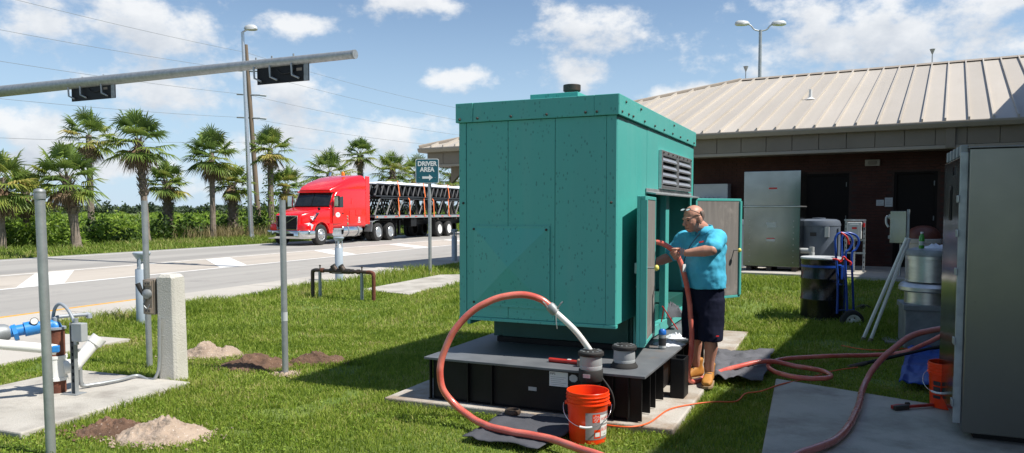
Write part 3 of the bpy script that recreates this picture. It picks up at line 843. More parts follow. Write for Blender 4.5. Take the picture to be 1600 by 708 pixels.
dk = [c for i, c in enumerate(cen) if i % 3 == 0]; cen = [c for i, c in enumerate(cen) if i % 3]
leaves('dark_scrub', np.concatenate(dk), 0.13, M_dscrub, 'darker bushes mixed into the roadside thicket')
leaves('undergrowth', np.concatenate(cen), 0.105, M_shrub, 'tangled green thicket of low shrubs beyond the road')
cen = []
for i in range(900):
    a = rng.uniform(-0.72, 0.1); d = rng.uniform(520, 980)
    x0, y0 = d * math.sin(a), d * math.cos(a)
    hh = rng.uniform(3.5, 8.0) * (1.25 if rng.random() < 0.12 else 1); rr = rng.uniform(3, 9)
    q = nrs.normal(0, 1, (60, 3)); q /= np.linalg.norm(q, axis=1)[:, None]; q[:, 2] = np.abs(q[:, 2])
    q *= nrs.uniform(0.6, 1, (60, 1))
    cen.append(np.stack([x0 + q[:, 0] * rr, y0 + q[:, 1] * rr, q[:, 2] * hh], 1))
leaves('far_treeline', np.concatenate(cen), 1.5, M_far, 'low dark treeline along the horizon')
cen = []
for i in range(260):
    a = rng.uniform(-0.72, -0.05); d = 70 * (1 + 4.5 * rng.random() ** 1.5)
    x0, y0 = d * math.sin(a), d * math.cos(a)
    hh = rng.uniform(0.6, 1.2) * (1 + d / 500); rr = rng.uniform(1.2, 4.0)
    q = nrs.normal(0, 1, (110, 3)); q /= np.linalg.norm(q, axis=1)[:, None]; q[:, 2] = np.abs(q[:, 2]); q *= nrs.uniform(0.5, 1, (110, 1))
    cen.append(np.stack([x0 + q[:, 0] * rr, y0 + q[:, 1] * rr, q[:, 2] * hh], 1))
leaves('marsh_scrub', np.concatenate(cen), 0.30, M_shrub, 'scattered low scrub over the open marsh')

# ------------------------------------------------------------ sabal palms
def palm(name, label, base, height, trunk_r, seed, crown=1.0, nf=27, boots=True, dead=9, lean=(0, 0), vine=False, grp='palms beyond the road'):
    g = random.Random(seed)
    t = thing(name, label, 'palm tree', base, 0, grp)
    top = Vector((lean[0], lean[1], height))
    k = 9
    path = [Vector((lean[0] * (i / k) ** 1.6, lean[1] * (i / k) ** 1.6, -0.05 + (height + 0.05) * i / k)) for i in range(k + 1)]
    rad = [trunk_r * (1.25 if i == 0 else 1.0 - 0.18 * i / k) * g.uniform(0.93, 1.07) for i in range(k + 1)]
    tb = MB().tube(spline(path, 3), [rad[min(int(i / 3), k)] for i in range(3 * k + 1)], 10)
    nb = 0
    if boots:
        z = height * (0.45 if boots != 2 else 0.0) + 0.1
        while z < height - 0.1:
            f = z / height
            for q in range(6):
                a = q * 1.047 + nb * 0.52
                c0 = Vector((lean[0] * f ** 1.6, lean[1] * f ** 1.6, z)) + Vector((math.cos(a), math.sin(a), 0)) * trunk_r * 0.8
                d = Vector((math.cos(a) * 0.55, math.sin(a) * 0.55, 0.85)).normalized()
                sd = d.cross(Vector((-math.sin(a), math.cos(a), 0))) * 0.02
                w = Vector((-math.sin(a), math.cos(a), 0)) * 0.075
                e = c0 + d * g.uniform(0.20, 0.34)
                tb.add([c0 - w, c0 + w, e + w * 0.5, e - w * 0.5, c0 - w + sd, c0 + w + sd, e + w * 0.5 + sd, e - w * 0.5 + sd],
                       [(0, 1, 2, 3), (7, 6, 5, 4), (0, 4, 5, 1), (1, 5, 6, 2), (2, 6, 7, 3), (3, 7, 4, 0)])
            z += 0.15; nb += 1
    tb.build('trunk', M_trunk, t, smooth=35)
    def frond_set(count, elevs, green, pet, lf, n_leaf):
        V = []; q4 = []; q3 = []; rn = []
        def vx(p, r_):
            V.append((p.x, p.y, p.z)); rn.append(r_); return len(V) - 1
        for i in range(count):
            a = i * 2.39996 + g.uniform(-0.3, 0.3); e = elevs(i / max(1, count - 1)) + g.uniform(-0.13, 0.13)
            d = Vector((math.cos(a) * math.cos(e), math.sin(a) * math.cos(e), math.sin(e)))
            lat = Vector((-math.sin(a), math.cos(a), 0)); up = d.cross(lat) * -1
            if up.z < 0: up = -up
            L = pet * g.uniform(0.8, 1.15)
            p0 = top + Vector((0, 0, g.uniform(-0.25, 0.05))); p1 = p0 + d * L - Vector((0, 0, 0.10 * L * math.cos(e)))
            base_r = min(1, max(0, g.gauss(0.42, 0.17) + (0.22 * g.random() if (green and e < 0.2) else 0)))
            ws = lat * 0.018
            i0 = [vx(p0 - ws, base_r), vx(p0 + ws, base_r), vx(p1 + ws, base_r), vx(p1 - ws, base_r)]
            q4.append(i0)
            for j in range(n_leaf):
                f = (j + 0.5) / n_leaf * 2 - 1
                th = f * (2.0 if green else 0.75)
                ld = d * math.cos(th) + lat * math.sin(th) + up * (0.16 * (1 - abs(f)) if green else 0)
                l = lf * (1.0 - 0.32 * abs(f)) * g.uniform(0.85, 1.12)
                wv = (lat * math.cos(th) - d * math.sin(th)).normalized() * (0.031 if green else 0.026)
                tw = up * (0.014 * (1 if j % 2 else -1))
                m1 = p1 + ld * l * 0.55; droop = (0.22 + 0.14 * abs(f)) * l
                m2 = p1 + ld * l * 0.97 - Vector((0, 0, droop * g.uniform(0.6, 1.6)))
                r_ = min(1, max(0, base_r + g.uniform(-0.10, 0.10)))
                a0 = vx(p1 - wv * 0.5 + tw, r_); a1 = vx(p1 + wv * 0.5 - tw, r_); a2 = vx(m1 + wv - tw, r_); a3 = vx(m1 - wv + tw, r_); a4 = vx(m2, r_)
                q4.append([a0, a1, a2, a3]); q3.append([a3, a2, a4])
        return np.array(V), [np.array(q4), np.array(q3)], np.array(rn)
    V, Fq, rn = frond_set(nf, lambda f: 1.42 - 2.05 * f ** 0.8, True, 0.92 * crown, 0.98 * crown, 24)
    np_mesh('crown', V, Fq, rn, M_palm, t)
    if dead:
        V, Fq, rn = frond_set(int(dead * 1.6), lambda f: -0.80 - 0.5 * f, False, 0.5 * crown, 0.95 * crown, 14)
        np_mesh('dead_fronds', V, Fq, rn, M_deadfrond, t)
    if vine:
        q = nrs.normal(0, 1, (420, 3)); ang = nrs.uniform(0, 6.28, 420); zz_ = nrs.uniform(0.8, height - 0.3, 420)
        C = np.stack([np.cos(ang) * (trunk_r + 0.08 + 0.22 * nrs.rand(420)), np.sin(ang) * (trunk_r + 0.08 + 0.22 * nrs.rand(420)), zz_], 1)
        leaves('climbing_vine', C, 0.10, M_shrub, None, t)
    return t
def palm_at(px, Y, py_crown, **k):
    x0 = (px - 800) / F * Y
    hgt_ = CAMH + (330 - py_crown) * Y / F
    return palm('sabal_palm', base=(x0, Y, 0), height=hgt_, **k)
palm_at(0, 30.0, 282, trunk_r=0.20, seed=1, crown=0.95, dead=16, label='low shaggy palm cut by the left edge of the picture')
palm_at(42, 34.0, 300, trunk_r=0.18, seed=21, crown=0.85, dead=9, label='short palm between the left edge palm and the leaning palm')
palm_at(119, 31.5, 276, trunk_r=0.19, seed=2, crown=0.95, dead=9, lean=(-0.35, 0), label='stout leaning palm with bushy crown left of the mast signals')
palm_at(143, 46.0, 212, trunk_r=0.20, seed=3, crown=1.12, dead=13, boots=False, label='tall slim palm behind the stout leaning palm')
palm_at(229, 36.0, 218, trunk_r=0.17, seed=4, crown=1.02, dead=15, boots=True, lean=(-0.3, 0), label='tallest roadside palm with a wide crown and hanging brown fronds')
palm_at(263, 43.5, 283, trunk_r=0.24, seed=5, crown=0.88, dead=8, boots=2, label='short palm with criss cross trunk right of the tallest palm')
palm_at(333, 41.0, 240, trunk_r=0.16, seed=6, crown=1.02, dead=9, boots=False, label='slim straight palm left of the aluminium lamp post')
palm_at(364, 43.5, 285, trunk_r=0.24, seed=7, crown=0.85, dead=7, boots=2, label='short thick palm just left of the lamp post foot')
palm_at(424, 46.0, 232, trunk_r=0.20, seed=8, crown=0.92, dead=5, vine=True, boots=False, label='vine covered palm right of the wooden pole')
palm_at(448, 48.0, 290, trunk_r=0.2, seed=9, crown=0.9, dead=4, label='small palm behind the truck mirror')
palm_at(516, 58.0, 268, trunk_r=0.2, seed=10, crown=1.25, dead=4, label='broad palm crown rising over the red cab')
palm_at(564, 64.0, 240, trunk_r=0.2, seed=11, crown=1.0, dead=3, boots=2, label='small round palm between the cab and the joist load')
palm_at(614, 62.0, 266, trunk_r=0.2, seed=12, crown=1.1, dead=3, label='palm crown behind the front of the joist load')
palm_at(652, 66.0, 270, trunk_r=0.2, seed=13, crown=1.1, dead=3, label='palm crown behind the driver area sign')
palm_at(706, 60.0, 272, trunk_r=0.2, seed=14, crown=1.2, dead=3, label='palm crown under the canopy corner beside the generator')

# ------------------------------------------------------------ dirt mounds
def mound(c_, rx, ry, h_, lab, kind, seed):
    m_ = MB(); rings = []; n = 64; K = 26
    for j in range(K + 1):
        f = j / K; ring = []
        for i in range(n):
            a = 2 * math.pi * i / n
            wob = 1 + 0.22 * noise.noise(Vector((math.cos(a) * 1.5, math.sin(a) * 1.5, seed * 3.7)))
            x, y = rx * f * math.cos(a) * wob, ry * f * math.sin(a) * wob
            z = 0.8 * h_ * (1 - f ** 1.7) ** 1.0 * (1 + 0.6 * noise.noise(Vector((x * 6, y * 6, seed)))) + 0.045 * noise.noise(Vector((x * 12, y * 16, seed + 5))) * (1 - f) + 0.026 * noise.noise(Vector((x * 40, y * 40, seed + 8))) - 0.006 * (f > 0.95)
            ring.append((x, y, z))
        rings.append(ring)
    m_.loft(rings, True)
    o = m_.build('dirt_mound', M_sand if kind == 0 else M_dirt, None, smooth=60)
    o.location = c_
    tag(o, lab, 'dirt mound', 'heaps of dug soil on the lawn')
for a in MOUNDS:
    mound(*a)
cr_ = {0: MB(), 1: MB()}
for c_, rx, ry, h_, _l, kd, sd_ in MOUNDS:
    for i in range(150):
        a = rng.uniform(0, 6.283); f = 0.75 + abs(rng.gauss(0, 0.32))
        x, y = c_.x + rx * f * math.cos(a), c_.y + ry * f * math.sin(a)
        s_ = rng.uniform(0.006, 0.02)
        z = 0.012
        cr_[kd].add([(x - s_, y, z), (x, y - s_, z + s_ * 0.3), (x + s_, y, z), (x, y + s_, z - s_ * 0.2), (x, y, z + s_ * 1.1), (x, y, z - s_)], [(0, 1, 4), (1, 2, 4), (2, 3, 4), (3, 0, 4), (1, 0, 5), (2, 1, 5), (3, 2, 5), (0, 3, 5)])
for kd, nm in ((0, 'pale'), (1, 'dark')):
    o = cr_[kd].build('soil_crumbs', M_sand if kd == 0 else M_dirt); tag(o, nm + ' crumbs of soil scattered in the grass round the mounds', None, None, 'stuff')
# ------------------------------------------------------------ generator on its base tank
gen = thing('generator', 'large green generator enclosure with open side doors on black tank', 'generator', GO, -GA)
GW, GLn, ZB, ZT, BZ = 1.42, 3.25, 0.70, 2.58, 2.415
PT = 0.42                                  # top of tank plate
def gp(name, mbx, m=None, parent=None, bev=0.004, smooth=None):
    return mbx.build(name, m or M_green, parent or gen, bev, smooth)
# front plenum: backing box, then separate sheet panels
gp('front_housing', MB().box(-GW + 0.02, -0.02, 0.02, 0.62, ZB + 0.02, BZ - 0.01))
fr = (0.0, 0.05, 0.33, 0.63, 0.94, 1.0)
for a, b in zip(fr[:-1], fr[1:]):
    gp('front_panel', MB().box(-GW + a * GW + 0.0015, -GW + b * GW - 0.0015, 0.0 - (0.004 if b - a < 0.1 else 0), 0.019, ZB + 0.03, BZ - 0.002), bev=0.003)
gp('bottom_flange', MB().box(-GW - 0.004, 0.004, -0.008, 0.05, ZB, ZB + 0.028))
# pyramid cover
px0, px1, pz0, pz1 = -GW + 0.09 * GW, -GW + 0.60 * GW, 0.83, 1.525
pyr = MB().box(px0, px1, -0.012, -0.0045, pz0, pz1)
ax_, az_ = (px0 + px1) / 2, (pz0 + pz1) / 2
e = 0.02
pyr.add([(px0 + e, -0.0125, pz0 + e), (px1 - e, -0.0125, pz0 + e), (px1 - e, -0.0125, pz1 - e), (px0 + e, -0.0125, pz1 - e), (ax_, -0.062, az_)], [(0, 1, 4), (1, 2, 4), (2, 3, 4), (3, 0, 4)])
cov_ = gp('pyramid_cover', pyr, bev=0)
bolt0 = MB().lathe([(0.011, 0), (0.011, 0.006), (0.007, 0.012), (0.001, 0.013)], 8).build('bolt', M_iron, gen)
def bolt(x, y, z, face, parent=None):
    o = bolt0.copy(); col.objects.link(o); o.parent = parent or gen
    o.location = (x, y, z)
    o.rotation_euler = {'f': (R(90), 0, 0), 'r': (0, R(90), 0), 't': (0, 0, 0)}[face]
    return o
bolt0.location = (-GW + 0.02, -0.028, 2.44); bolt0.rotation_euler = (R(90), 0, 0)
for x, z in ((px0 + 0.02, pz1 - 0.03), (px1 - 0.03, pz1 - 0.03), (px0 + 0.02, pz0 + 0.03), (px1 - 0.03, pz0 + 0.03)):
    bolt(x, -0.012, z, 'f')
bolt(-GW * 0.97, -0.004, 1.72, 'f'); bolt(-GW * 0.03, -0.004, 1.72, 'f')
# roof band, each length of it a part
ov = 0.022
for a, b in ((0, 0.115), (0.115, 0.86), (0.86, 1.0)):
    gp('roof_band', MB().box(-GW - ov + a * (GW + 2 * ov) + 0.001, -GW - ov + b * (GW + 2 * ov) - 0.001, -ov - (0.004 if b - a < 0.3 else 0), 0.0, BZ, ZT))
for a, b in ((0.0, 0.10), (0.10, 0.56), (0.56, 1.0)):
    gp('roof_band', MB().box(0.0, ov + (0.003 if b - a < 0.3 else 0), a * (GLn + ov) + 0.001 - (ov if a == 0 else 0), b * (GLn + ov) - 0.001, BZ, ZT), M_green2)
gp('roof_band', MB().box(-GW - ov, -GW, 0.001, GLn + ov, BZ, ZT)); gp('roof_band', MB().box(-GW, 0, GLn, GLn + ov, BZ, ZT))
gp('roof_top', MB().box(-GW - 0.001, 0.001, -0.001, GLn + 0.001, ZT - 0.03, ZT - 0.004))
for f in (0.03, 0.145, 0.36, 0.58, 0.81, 0.875):
    bolt(-GW - ov + f * (GW + 2 * ov), -ov - 0.002, BZ + 0.03, 'f')
for f in (0.015, 0.075, 0.12, 0.24, 0.36, 0.48, 0.60, 0.72, 0.84, 0.96):
    bolt(ov + 0.002, f * GLn, BZ + 0.03, 'r')
for f in (0.05, 0.2, 0.62):
    bolt(ov + 0.002, f * GLn, BZ + 0.12, 'r')
# main enclosure walls (hollow)
gp('side_panel', MB().box(-0.02, 0.0, 0.02, 0.62, ZB + 0.028, BZ), M_green2)
gp('side_panel', MB().box(-0.02, -0.001, 0.622, 0.98, 0.46, BZ), M_green2)
gp('side_panel', MB().box(-0.02, 0.001, 0.982, 3.06, 1.83, BZ), M_green2)
gp('side_panel', MB().box(-0.02, -0.001, 3.062, GLn, 0.46, BZ), M_green2)
gp('post', MB().box(-0.06, 0.004, 1.78, 1.93, 0.55, 1.83), M_green2, bev=0.006)
gp('post', MB().box(-0.06, 0.003, 0.93, 0.985, 0.55, 1.82), M_green2, bev=0.004)
gp('sill', MB().box(-0.06, 0.012, 0.985, 3.06, 0.44, 0.545), M_green2, bev=0.006)
gp('side_panel', MB().box(-GW, -GW + 0.02, 0.02, GLn, 0.70, BZ), M_green2)
gp('rear_panel', MB().box(-GW + 0.02, -0.02, GLn - 0.02, GLn - 0.001, 0.46, BZ), M_green2)
gp('inner_bulkhead', MB().box(-GW + 0.03, -0.03, 0.64, 0.66, 0.46, BZ - 0.02), M_dkgreen)
gp('skid', MB().box(-GW + 0.14, -0.06, 0.60, 3.2, PT + 0.002, 0.70), M_dkgreen)
gp('skid_rail', MB().box(-GW + 0.10, -0.02, 0.56, 3.22, PT + 0.001, PT + 0.05), M_black)
# left side: a second door leaf standing slightly open
gp('left_door', MB().box(-GW - 0.055, -GW - 0.022, 0.25, 1.1, 0.62, 1.78), M_green2)
# engine parts inside
gp('engine_block', MB().box(-1.15, -0.42, 1.1, 2.75, 0.72, 1.35), M_iron, bev=0.03)
gp('radiator', MB().box(-1.25, -0.30, 0.75, 0.9, 0.75, 1.7), M_black)
gp('air_filter', MB().cyl((-0.55, 2.15, 1.5), (-0.55, 2.75, 1.5), 0.16, n=20), M_black, smooth=40)
gp('alternator', MB().cyl((-0.8, 2.5, 1.0), (-0.8, 3.1, 1.0), 0.33, n=24), M_dkgreen, smooth=40)
gp('coolant_pipe', MB().tube(spline([(-0.35, 1.05, 1.6), (-0.25, 1.3, 1.45), (-0.28, 1.55, 1.1), (-0.4, 1.7, 0.95)], 6), 0.035, 10), M_rubber, smooth=60)
gp('control_box', MB().box(-0.32, -0.1, 1.15, 1.5, 1.05, 1.5), M_green, bev=0.01)
gp('fuel_filter', MB().cyl((-0.22, 1.62, 0.75), (-0.22, 1.62, 0.98), 0.05, n=14), M_white, smooth=40)
gp('inner_strut', MB().box(-0.26, -0.21, 1.1, 1.15, 0.55, 1.82), M_green)
gp('floor', MB().box(-1.35, -0.065, 0.66, 3.2, 0.50, 0.52), M_black)
# louvre: two framed sections with blades
def louvre(y0, y1):
    z0, z1 = 1.87, 2.245
    l = gp('louvre', MB().box(0.002, 0.035, y0, y0 + 0.05, z0, z1).box(0.002, 0.035, y1 - 0.05, y1, z0, z1).box(0.002, 0.035, y0 + 0.05, y1 - 0.05, z1 - 0.05, z1).box(0.002, 0.035, y0 + 0.05, y1 - 0.05, z0, z0 + 0.03), M_alu, bev=0.003)
    gp('louvre_back', MB().box(0.0015, 0.004, y0 + 0.05, y1 - 0.05, z0 + 0.03, z1 - 0.05), M_black, l, 0)
    for k in range(4):
        z = z0 + 0.045 + k * 0.072
        gp('blade', MB().prism([(0.006, z + 0.05), (0.010, z + 0.058), (0.042, z + 0.014), (0.042, z), (0.036, z)], y0 + 0.05, y1 - 0.05, 'y'), M_alu, l, 0.001)
    for k in range(4):
        yy = y0 + 0.06 + (y1 - y0 - 0.12) * k / 3
        bolt(0.035, yy - y0 + y0, z1 - 0.022, 'r'); 
louvre(1.44, 2.19); louvre(2.20, 2.95)
gp('drip_ledge', MB().prism([(0.003, 1.86), (0.003, 1.815), (0.10, 1.80), (0.10, 1.815), (0.012, 1.83), (0.012, 1.86)], 0.93, 3.08, 'y'), M_galv, bev=0.002)
# doors standing open
def door(hx, hy, ang, width, z0, z1, sg):
    S = Matrix.Diagonal((1, sg, 1, 1))
    d = gp('door', MB().box(0, width, 0.0, 0.03, z0, z1).box(0, width, 0.03, 0.07, z0, z0 + 0.03).box(0, width, 0.03, 0.07, z1 - 0.03, z1).box(0, 0.03, 0.03, 0.07, z0 + 0.03, z1 - 0.03).box(width - 0.035, width, 0.03, 0.085, z0 + 0.03, z1 - 0.03).xf(S), M_green2)
    d.location = (hx, hy, 0); d.rotation_euler = (0, 0, ang)
    gp('liner', MB().box(0.031, width - 0.036, 0.045, 0.066, z0 + 0.031, z1 - 0.031).xf(S), M_liner, d, 0.004)
    gp('latch_rod', MB().cyl((width - 0.12, 0.066, 1.18), (width - 0.12, 0.14, 1.18), 0.008, n=8).xf(S), M_galv, d, 0)
    gp('latch_knob', MB().ell((width - 0.12, 0.15, 1.18), (0.026, 0.02, 0.026)).xf(S), M_yellow, d, 0, 60)
    gp('outer_handle', MB().box(width - 0.15, width - 0.09, -0.03, -0.001, 1.13, 1.22).xf(S), M_galv, d, 0.005)
    gp('latch_bar', MB().box(width - 0.35, width - 0.05, -0.012, -0.001, 1.02, 1.03).xf(S), M_galv, d, 0)
    for hz in (z0 + 0.15, z1 - 0.2):
        gp('hinge', MB().cyl((0.0, 0.0, hz), (0, 0, hz + 0.1), 0.012, n=8).xf(S), M_galv, d, 0)
    return d
# near leaf folded back towards the front corner; far leaf swung out behind the man
door(0.025, 0.955, R(-83), 0.78, 0.53, 1.775, 1)
door(0.02, 3.04, R(58), 0.80, 0.60, 1.80, -1)
# roof exhaust
ex = gp('exhaust_base', MB().box(-0.98, -0.52, 0.55, 1.15, ZT - 0.004, ZT + 0.13))
gp('exhaust_stack', MB().lathe([(0.095, 0), (0.085, 0.012), (0.07, 0.014), (0.07, 0.06), (0.082, 0.062), (0.082, 0.12), (0.068, 0.12), (0.068, 0.02)], 22, (-0.70, 0.9, ZT + 0.131)), M_iron, smooth=40)

# ------------------------------------------------------------ base tank
tank = thing('base_tank', 'black steel fuel tank base under the green generator', 'fuel tank', GO, -GA)
TX0, TX1, TY0, TY1 = -1.56, 0.34, -0.385, 3.35
def tp(name, mbx, m=M_black, bev=0.004, smooth=None, parent=None):
    return mbx.build(name, m, parent or tank, bev, smooth)
tp('top_plate', MB().box(TX0, TX1, TY0, TY1, PT - 0.02, PT), M_plate, 0.003)
tp('tank_body', MB().box(TX0 + 0.06, TX1 - 0.12, TY0 + 0.05, TY1 - 0.05, 0.07, PT - 0.0205))
for x in (TX0 + 0.045, TX0 + 0.40, TX0 + 0.62, 0.08, 0.20):
    tp('rib', MB().box(x, x + 0.012, TY0 + 0.012, TY0 + 0.05, 0.07, PT - 0.021), bev=0.002)
tp('bottom_rail', MB().box(TX0 + 0.03, TX1 - 0.06, TY0 + 0.02, TY0 + 0.13, 0.062, 0.072), bev=0.002)
for y in (-0.36, -0.10, 0.08, 0.36, 1.2, 1.5, 2.3):
    tp('rib', MB().box(TX1 - 0.12, TX1 - 0.03, y, y + 0.014, 0.07, PT - 0.021), bev=0.002)
st_ = MB()
for z0, z1 in ((0.06, 0.40),):
    st_.box(TX1 - 0.005, TX1 + 0.115, 0.50, 0.515, z0, z1).box(TX1 - 0.005, TX1 + 0.115, 0.685, 0.70, z0, z1).box(TX1 - 0.005, TX1 + 0.01, 0.515, 0.685, z0, z1).box(TX1 + 0.10, TX1 + 0.115, 0.515, 0.685, z0, z1)
tp('lifting_pocket', st_, bev=0.008)
lab = tp('data_label', MB().box(-0.44, -0.285, TY0 + 0.045, TY0 + 0.049, 0.27, 0.385), M_signwhite, 0)
FR = Matrix.Rotation(R(90), 4, 'X')
text('label_heading', 'MPS', 0.026, M_ink, lab, Matrix.Translation((-0.412, TY0 + 0.0445, 0.368)) @ FR, 0.0004)
for k in range(5):
    tp('label_line', MB().box(-0.43, -0.30 - 0.02 * (k % 3), TY0 + 0.0440, TY0 + 0.0448, 0.342 - k * 0.015, 0.345 - k * 0.015), M_mgrey, 0, parent=lab)
tp('sticker', MB().prism([(-0.24 + 0.036 * math.cos(a * math.pi / 4 + 0.4), 0.345 + 0.031 * math.sin(a * math.pi / 4 + 0.4)) for a in range(8)], TY0 + 0.046, TY0 + 0.049, 'y'), M_lgrey, 0)
tp('small_plate', MB().box(-0.62, -0.55, TY0 + 0.046, TY0 + 0.049, 0.215, 0.245), M_mgrey, 0)
# fill caps
def fillcap(name, label, x, y, z0, h, spout=False):
    t = thing(name, label, 'fill cap', GL(x, y, z0), -GA)
    def q(nm, prof, m):
        return MB().lathe(prof, 28).build(nm, m, t, 0.002, 40)
    if not spout:
        q('base_ring', [(0.108, 0), (0.108, 0.012), (0.094, 0.03), (0.090, 0.04)], M_rubber)
    q('collar', [(0.082, 0.03), (0.086, 0.06), (0.084, 0.064), (0.086, 0.07), (0.082, h - 0.03), (0.080, h - 0.028)], M_mgrey)
    q('cap', [(0.094, h - 0.03), (0.098, h - 0.022), (0.098, h - 0.004), (0.088, h + 0.006), (0.05, h + 0.008), (0.045, h + 0.016), (0.001, h + 0.016)], M_rubber)
    for k in range(12):
        a = k * math.pi / 6
        MB().box(0.060, 0.082, -0.006, 0.006, h + 0.0065, h + 0.0095).xf(Matrix.Rotation(a, 4, 'Z')).build('cap_mark', M_galvdark, t)
    return t
fillcap('fill_port', 'grey fill port with black lid standing on the tank plate', 0.10, -0.098, PT, 0.17)
fc = fillcap('fill_riser', 'grey capped fill riser outside the tank front behind the orange bucket', -0.055, -0.47, 0.43, 0.165, True)
MB().tube([(0, 0, -0.37), (0, 0, -0.08), (0, 0, 0.03)], [0.072, 0.076, 0.076], 24).build('riser_pipe', M_black, fc, 0, 40)
MB().lathe([(0.088, -0.055), (0.092, -0.05), (0.092, 0.028), (0.088, 0.034)], 28).build('coupling', M_rubber, fc, 0.003, 40)
MB().box(-0.03, 0.025, -0.0955, -0.0925, -0.02, 0.008).build('tag_plate', M_lgrey, fc)
# ------------------------------------------------------------ red tractor and flatbed with steel joists
# local axes: x forward (towards the camera, leftwards), y to the driver side (towards us), z up
HDG = math.atan2(-math.cos(RA), -math.sin(RA))
TC = 22.55                                   # centre line across the road
truck = thing('semi_truck', 'red sleeper cab semi truck with chrome bumper on the far lane', 'truck', RC(30.9, TC), HDG)
def tk(name, mbx, m, parent=None, bev=0.0, smooth=None):
    return mbx.build(name, m, parent or truck, bev, smooth)
def ring(x, w, z0, z1, r, tip=0.0):
    return [(x + tip * (q[1] / max(0.01, (z1 - z0))), q[0], (z0 + z1) / 2 + q[1]) for q in rrect(w, z1 - z0, r)]
# hood and cab bodies
tk('hood', MB().loft([ring(1.02, 1.30, 0.78, 1.42, 0.10), ring(0.9, 1.55, 0.72, 1.52, 0.12), ring(0.2, 1.85, 0.95, 1.68, 0.16), ring(-0.55, 2.10, 0.95, 1.82, 0.18), ring(-0.95, 2.16, 0.85, 1.86, 0.18)]), M_red, smooth=50)
tk('cab', MB().loft([ring(-0.93, 2.20, 0.80, 1.84, 0.12), ring(-1.10, 2.24, 0.80, 2.12, 0.14), ring(-1.42, 2.28, 0.80, 2.62, 0.16), ring(-1.75, 2.32, 0.80, 2.78, 0.18), ring(-2.1, 2.40, 0.80, 2.86, 0.18), ring(-4.0, 2.44, 0.80, 2.90, 0.18)]), M_red, smooth=50)
tk('roof_fairing', MB().loft([ring(-1.20, 1.8, 2.60, 2.72, 0.05), ring(-1.5, 2.1, 2.5, 2.90, 0.14), ring(-2.1, 2.30, 2.5, 3.13, 0.24), ring(-3.0, 2.38, 2.5, 3.40, 0.34), ring(-4.02, 2.42, 2.5, 3.55, 0.36)]), M_red, smooth=50)
tk('cab_extender', MB().box(-4.42, -4.025, 1.17, 1.22, 0.95, 3.5), M_red, bev=0.02)
tk('cab_extender', MB().box(-4.42, -4.025, -1.22, -1.17, 0.95, 3.5), M_red, bev=0.02)
# windshield: two panes on the slope
for s_ in (-1, 1):
    y0, y1 = 0.02 * s_, 0.98 * s_
    tk('windshield', MB().add([(-0.955, y0, 1.88), (-0.985, y1 * 1.03, 1.88), (-1.385, y1 * 0.98, 2.56), (-1.345, y0, 2.58), (-0.99, y0, 1.86), (-1.02, y1 * 1.03, 1.86), (-1.44, y1 * 0.98, 2.54), (-1.40, y0, 2.56)],
                              [(0, 1, 2, 3), (7, 6, 5, 4), (0, 4, 5, 1), (1, 5, 6, 2), (2, 6, 7, 3), (3, 7, 4, 0)]).xf(Matrix.Translation((0.075, 0, 0.03))), M_glass)
tk('windshield_surround', MB().tube([(-0.95, -1.03, 1.87), (-0.93, 0, 1.87), (-0.95, 1.03, 1.87)], 0.025, 6), M_black)
tk('sun_visor', MB().add([(-1.15, -1.0, 2.60), (-1.15, 1.0, 2.60), (-1.42, 1.06, 2.70), (-1.42, -1.06, 2.70), (-1.15, -1.0, 2.57), (-1.15, 1.0, 2.57), (-1.42, 1.06, 2.64), (-1.42, -1.06, 2.64)], [(0, 1, 2, 3), (7, 6, 5, 4), (0, 4, 5, 1), (1, 5, 6, 2), (2, 6, 7, 3), (3, 7, 4, 0)]), M_red)
# driver door with window
dY = 1.135
dr = tk('door', MB().prism([(-1.02, 1.02), (-1.02, 1.80), (-1.30, 2.40), (-2.02, 2.48), (-2.02, 1.02)], dY - 0.02, dY + 0.045, 'y'), M_red, bev=0.02)
tk('window', MB().prism([(-1.17, 1.84), (-1.42, 2.33), (-1.94, 2.40), (-1.94, 1.84)], dY + 0.046, dY + 0.052, 'y'), M_glass, dr)
tk('handle', MB().box(-1.94, -1.82, dY + 0.046, dY + 0.065, 1.52, 1.56), M_black, dr)
ov_ = tk('door_emblem', MB().prism([(-1.45 + 0.20 * math.cos(a * math.pi / 12), 1.47 + 0.125 * math.sin(a * math.pi / 12)) for a in range(24)], dY + 0.046, dY + 0.050, 'y'), M_signwhite, dr)
MT = Matrix.Translation((-1.45, dY + 0.0505, 1.49)) @ Matrix.Rotation(R(180), 4, 'Z') @ FR
text('emblem_text', 'A.B.E', 0.13, M_redcord, dr, MT, 0.001)
for k, w in enumerate((0.17, 0.19, 0.17)):
    tk('unit_lettering', MB().box(-3.35 - w / 2, -3.35 + w / 2, 1.222, 1.2245, 1.30 - k * 0.075, 1.345 - k * 0.075), M_signwhite)
tk('unit_lettering', MB().box(-3.48, -3.22, 1.222, 1.2245, 1.06, 1.10), M_signwhite)
tk('hood_lettering', MB().box(0.28, 0.55, 0.955, 0.958, 1.36, 1.40).box(0.30, 0.50, 0.955, 0.958, 1.28, 1.32), M_signwhite)
for z in (1.38, 1.24, 1.02):
    tk('side_marker', MB().cyl((-2.28, 1.205, z), (-2.28, 1.225, z), 0.05 if z > 1.1 else 0.07, n=12), M_chrome)
tk('sleeper_locker', MB().box(-3.0, -2.45, 1.208, 1.222, 1.0, 1.72), M_red, bev=0.012)
tk('sleeper_locker', MB().box(-3.6, -3.03, 1.212, 1.226, 1.42, 1.72), M_red, bev=0.012)
tk('sleeper_window', MB().box(-2.75, -2.62, 1.20, 1.224, 2.0, 2.3), M_red, bev=0.015)
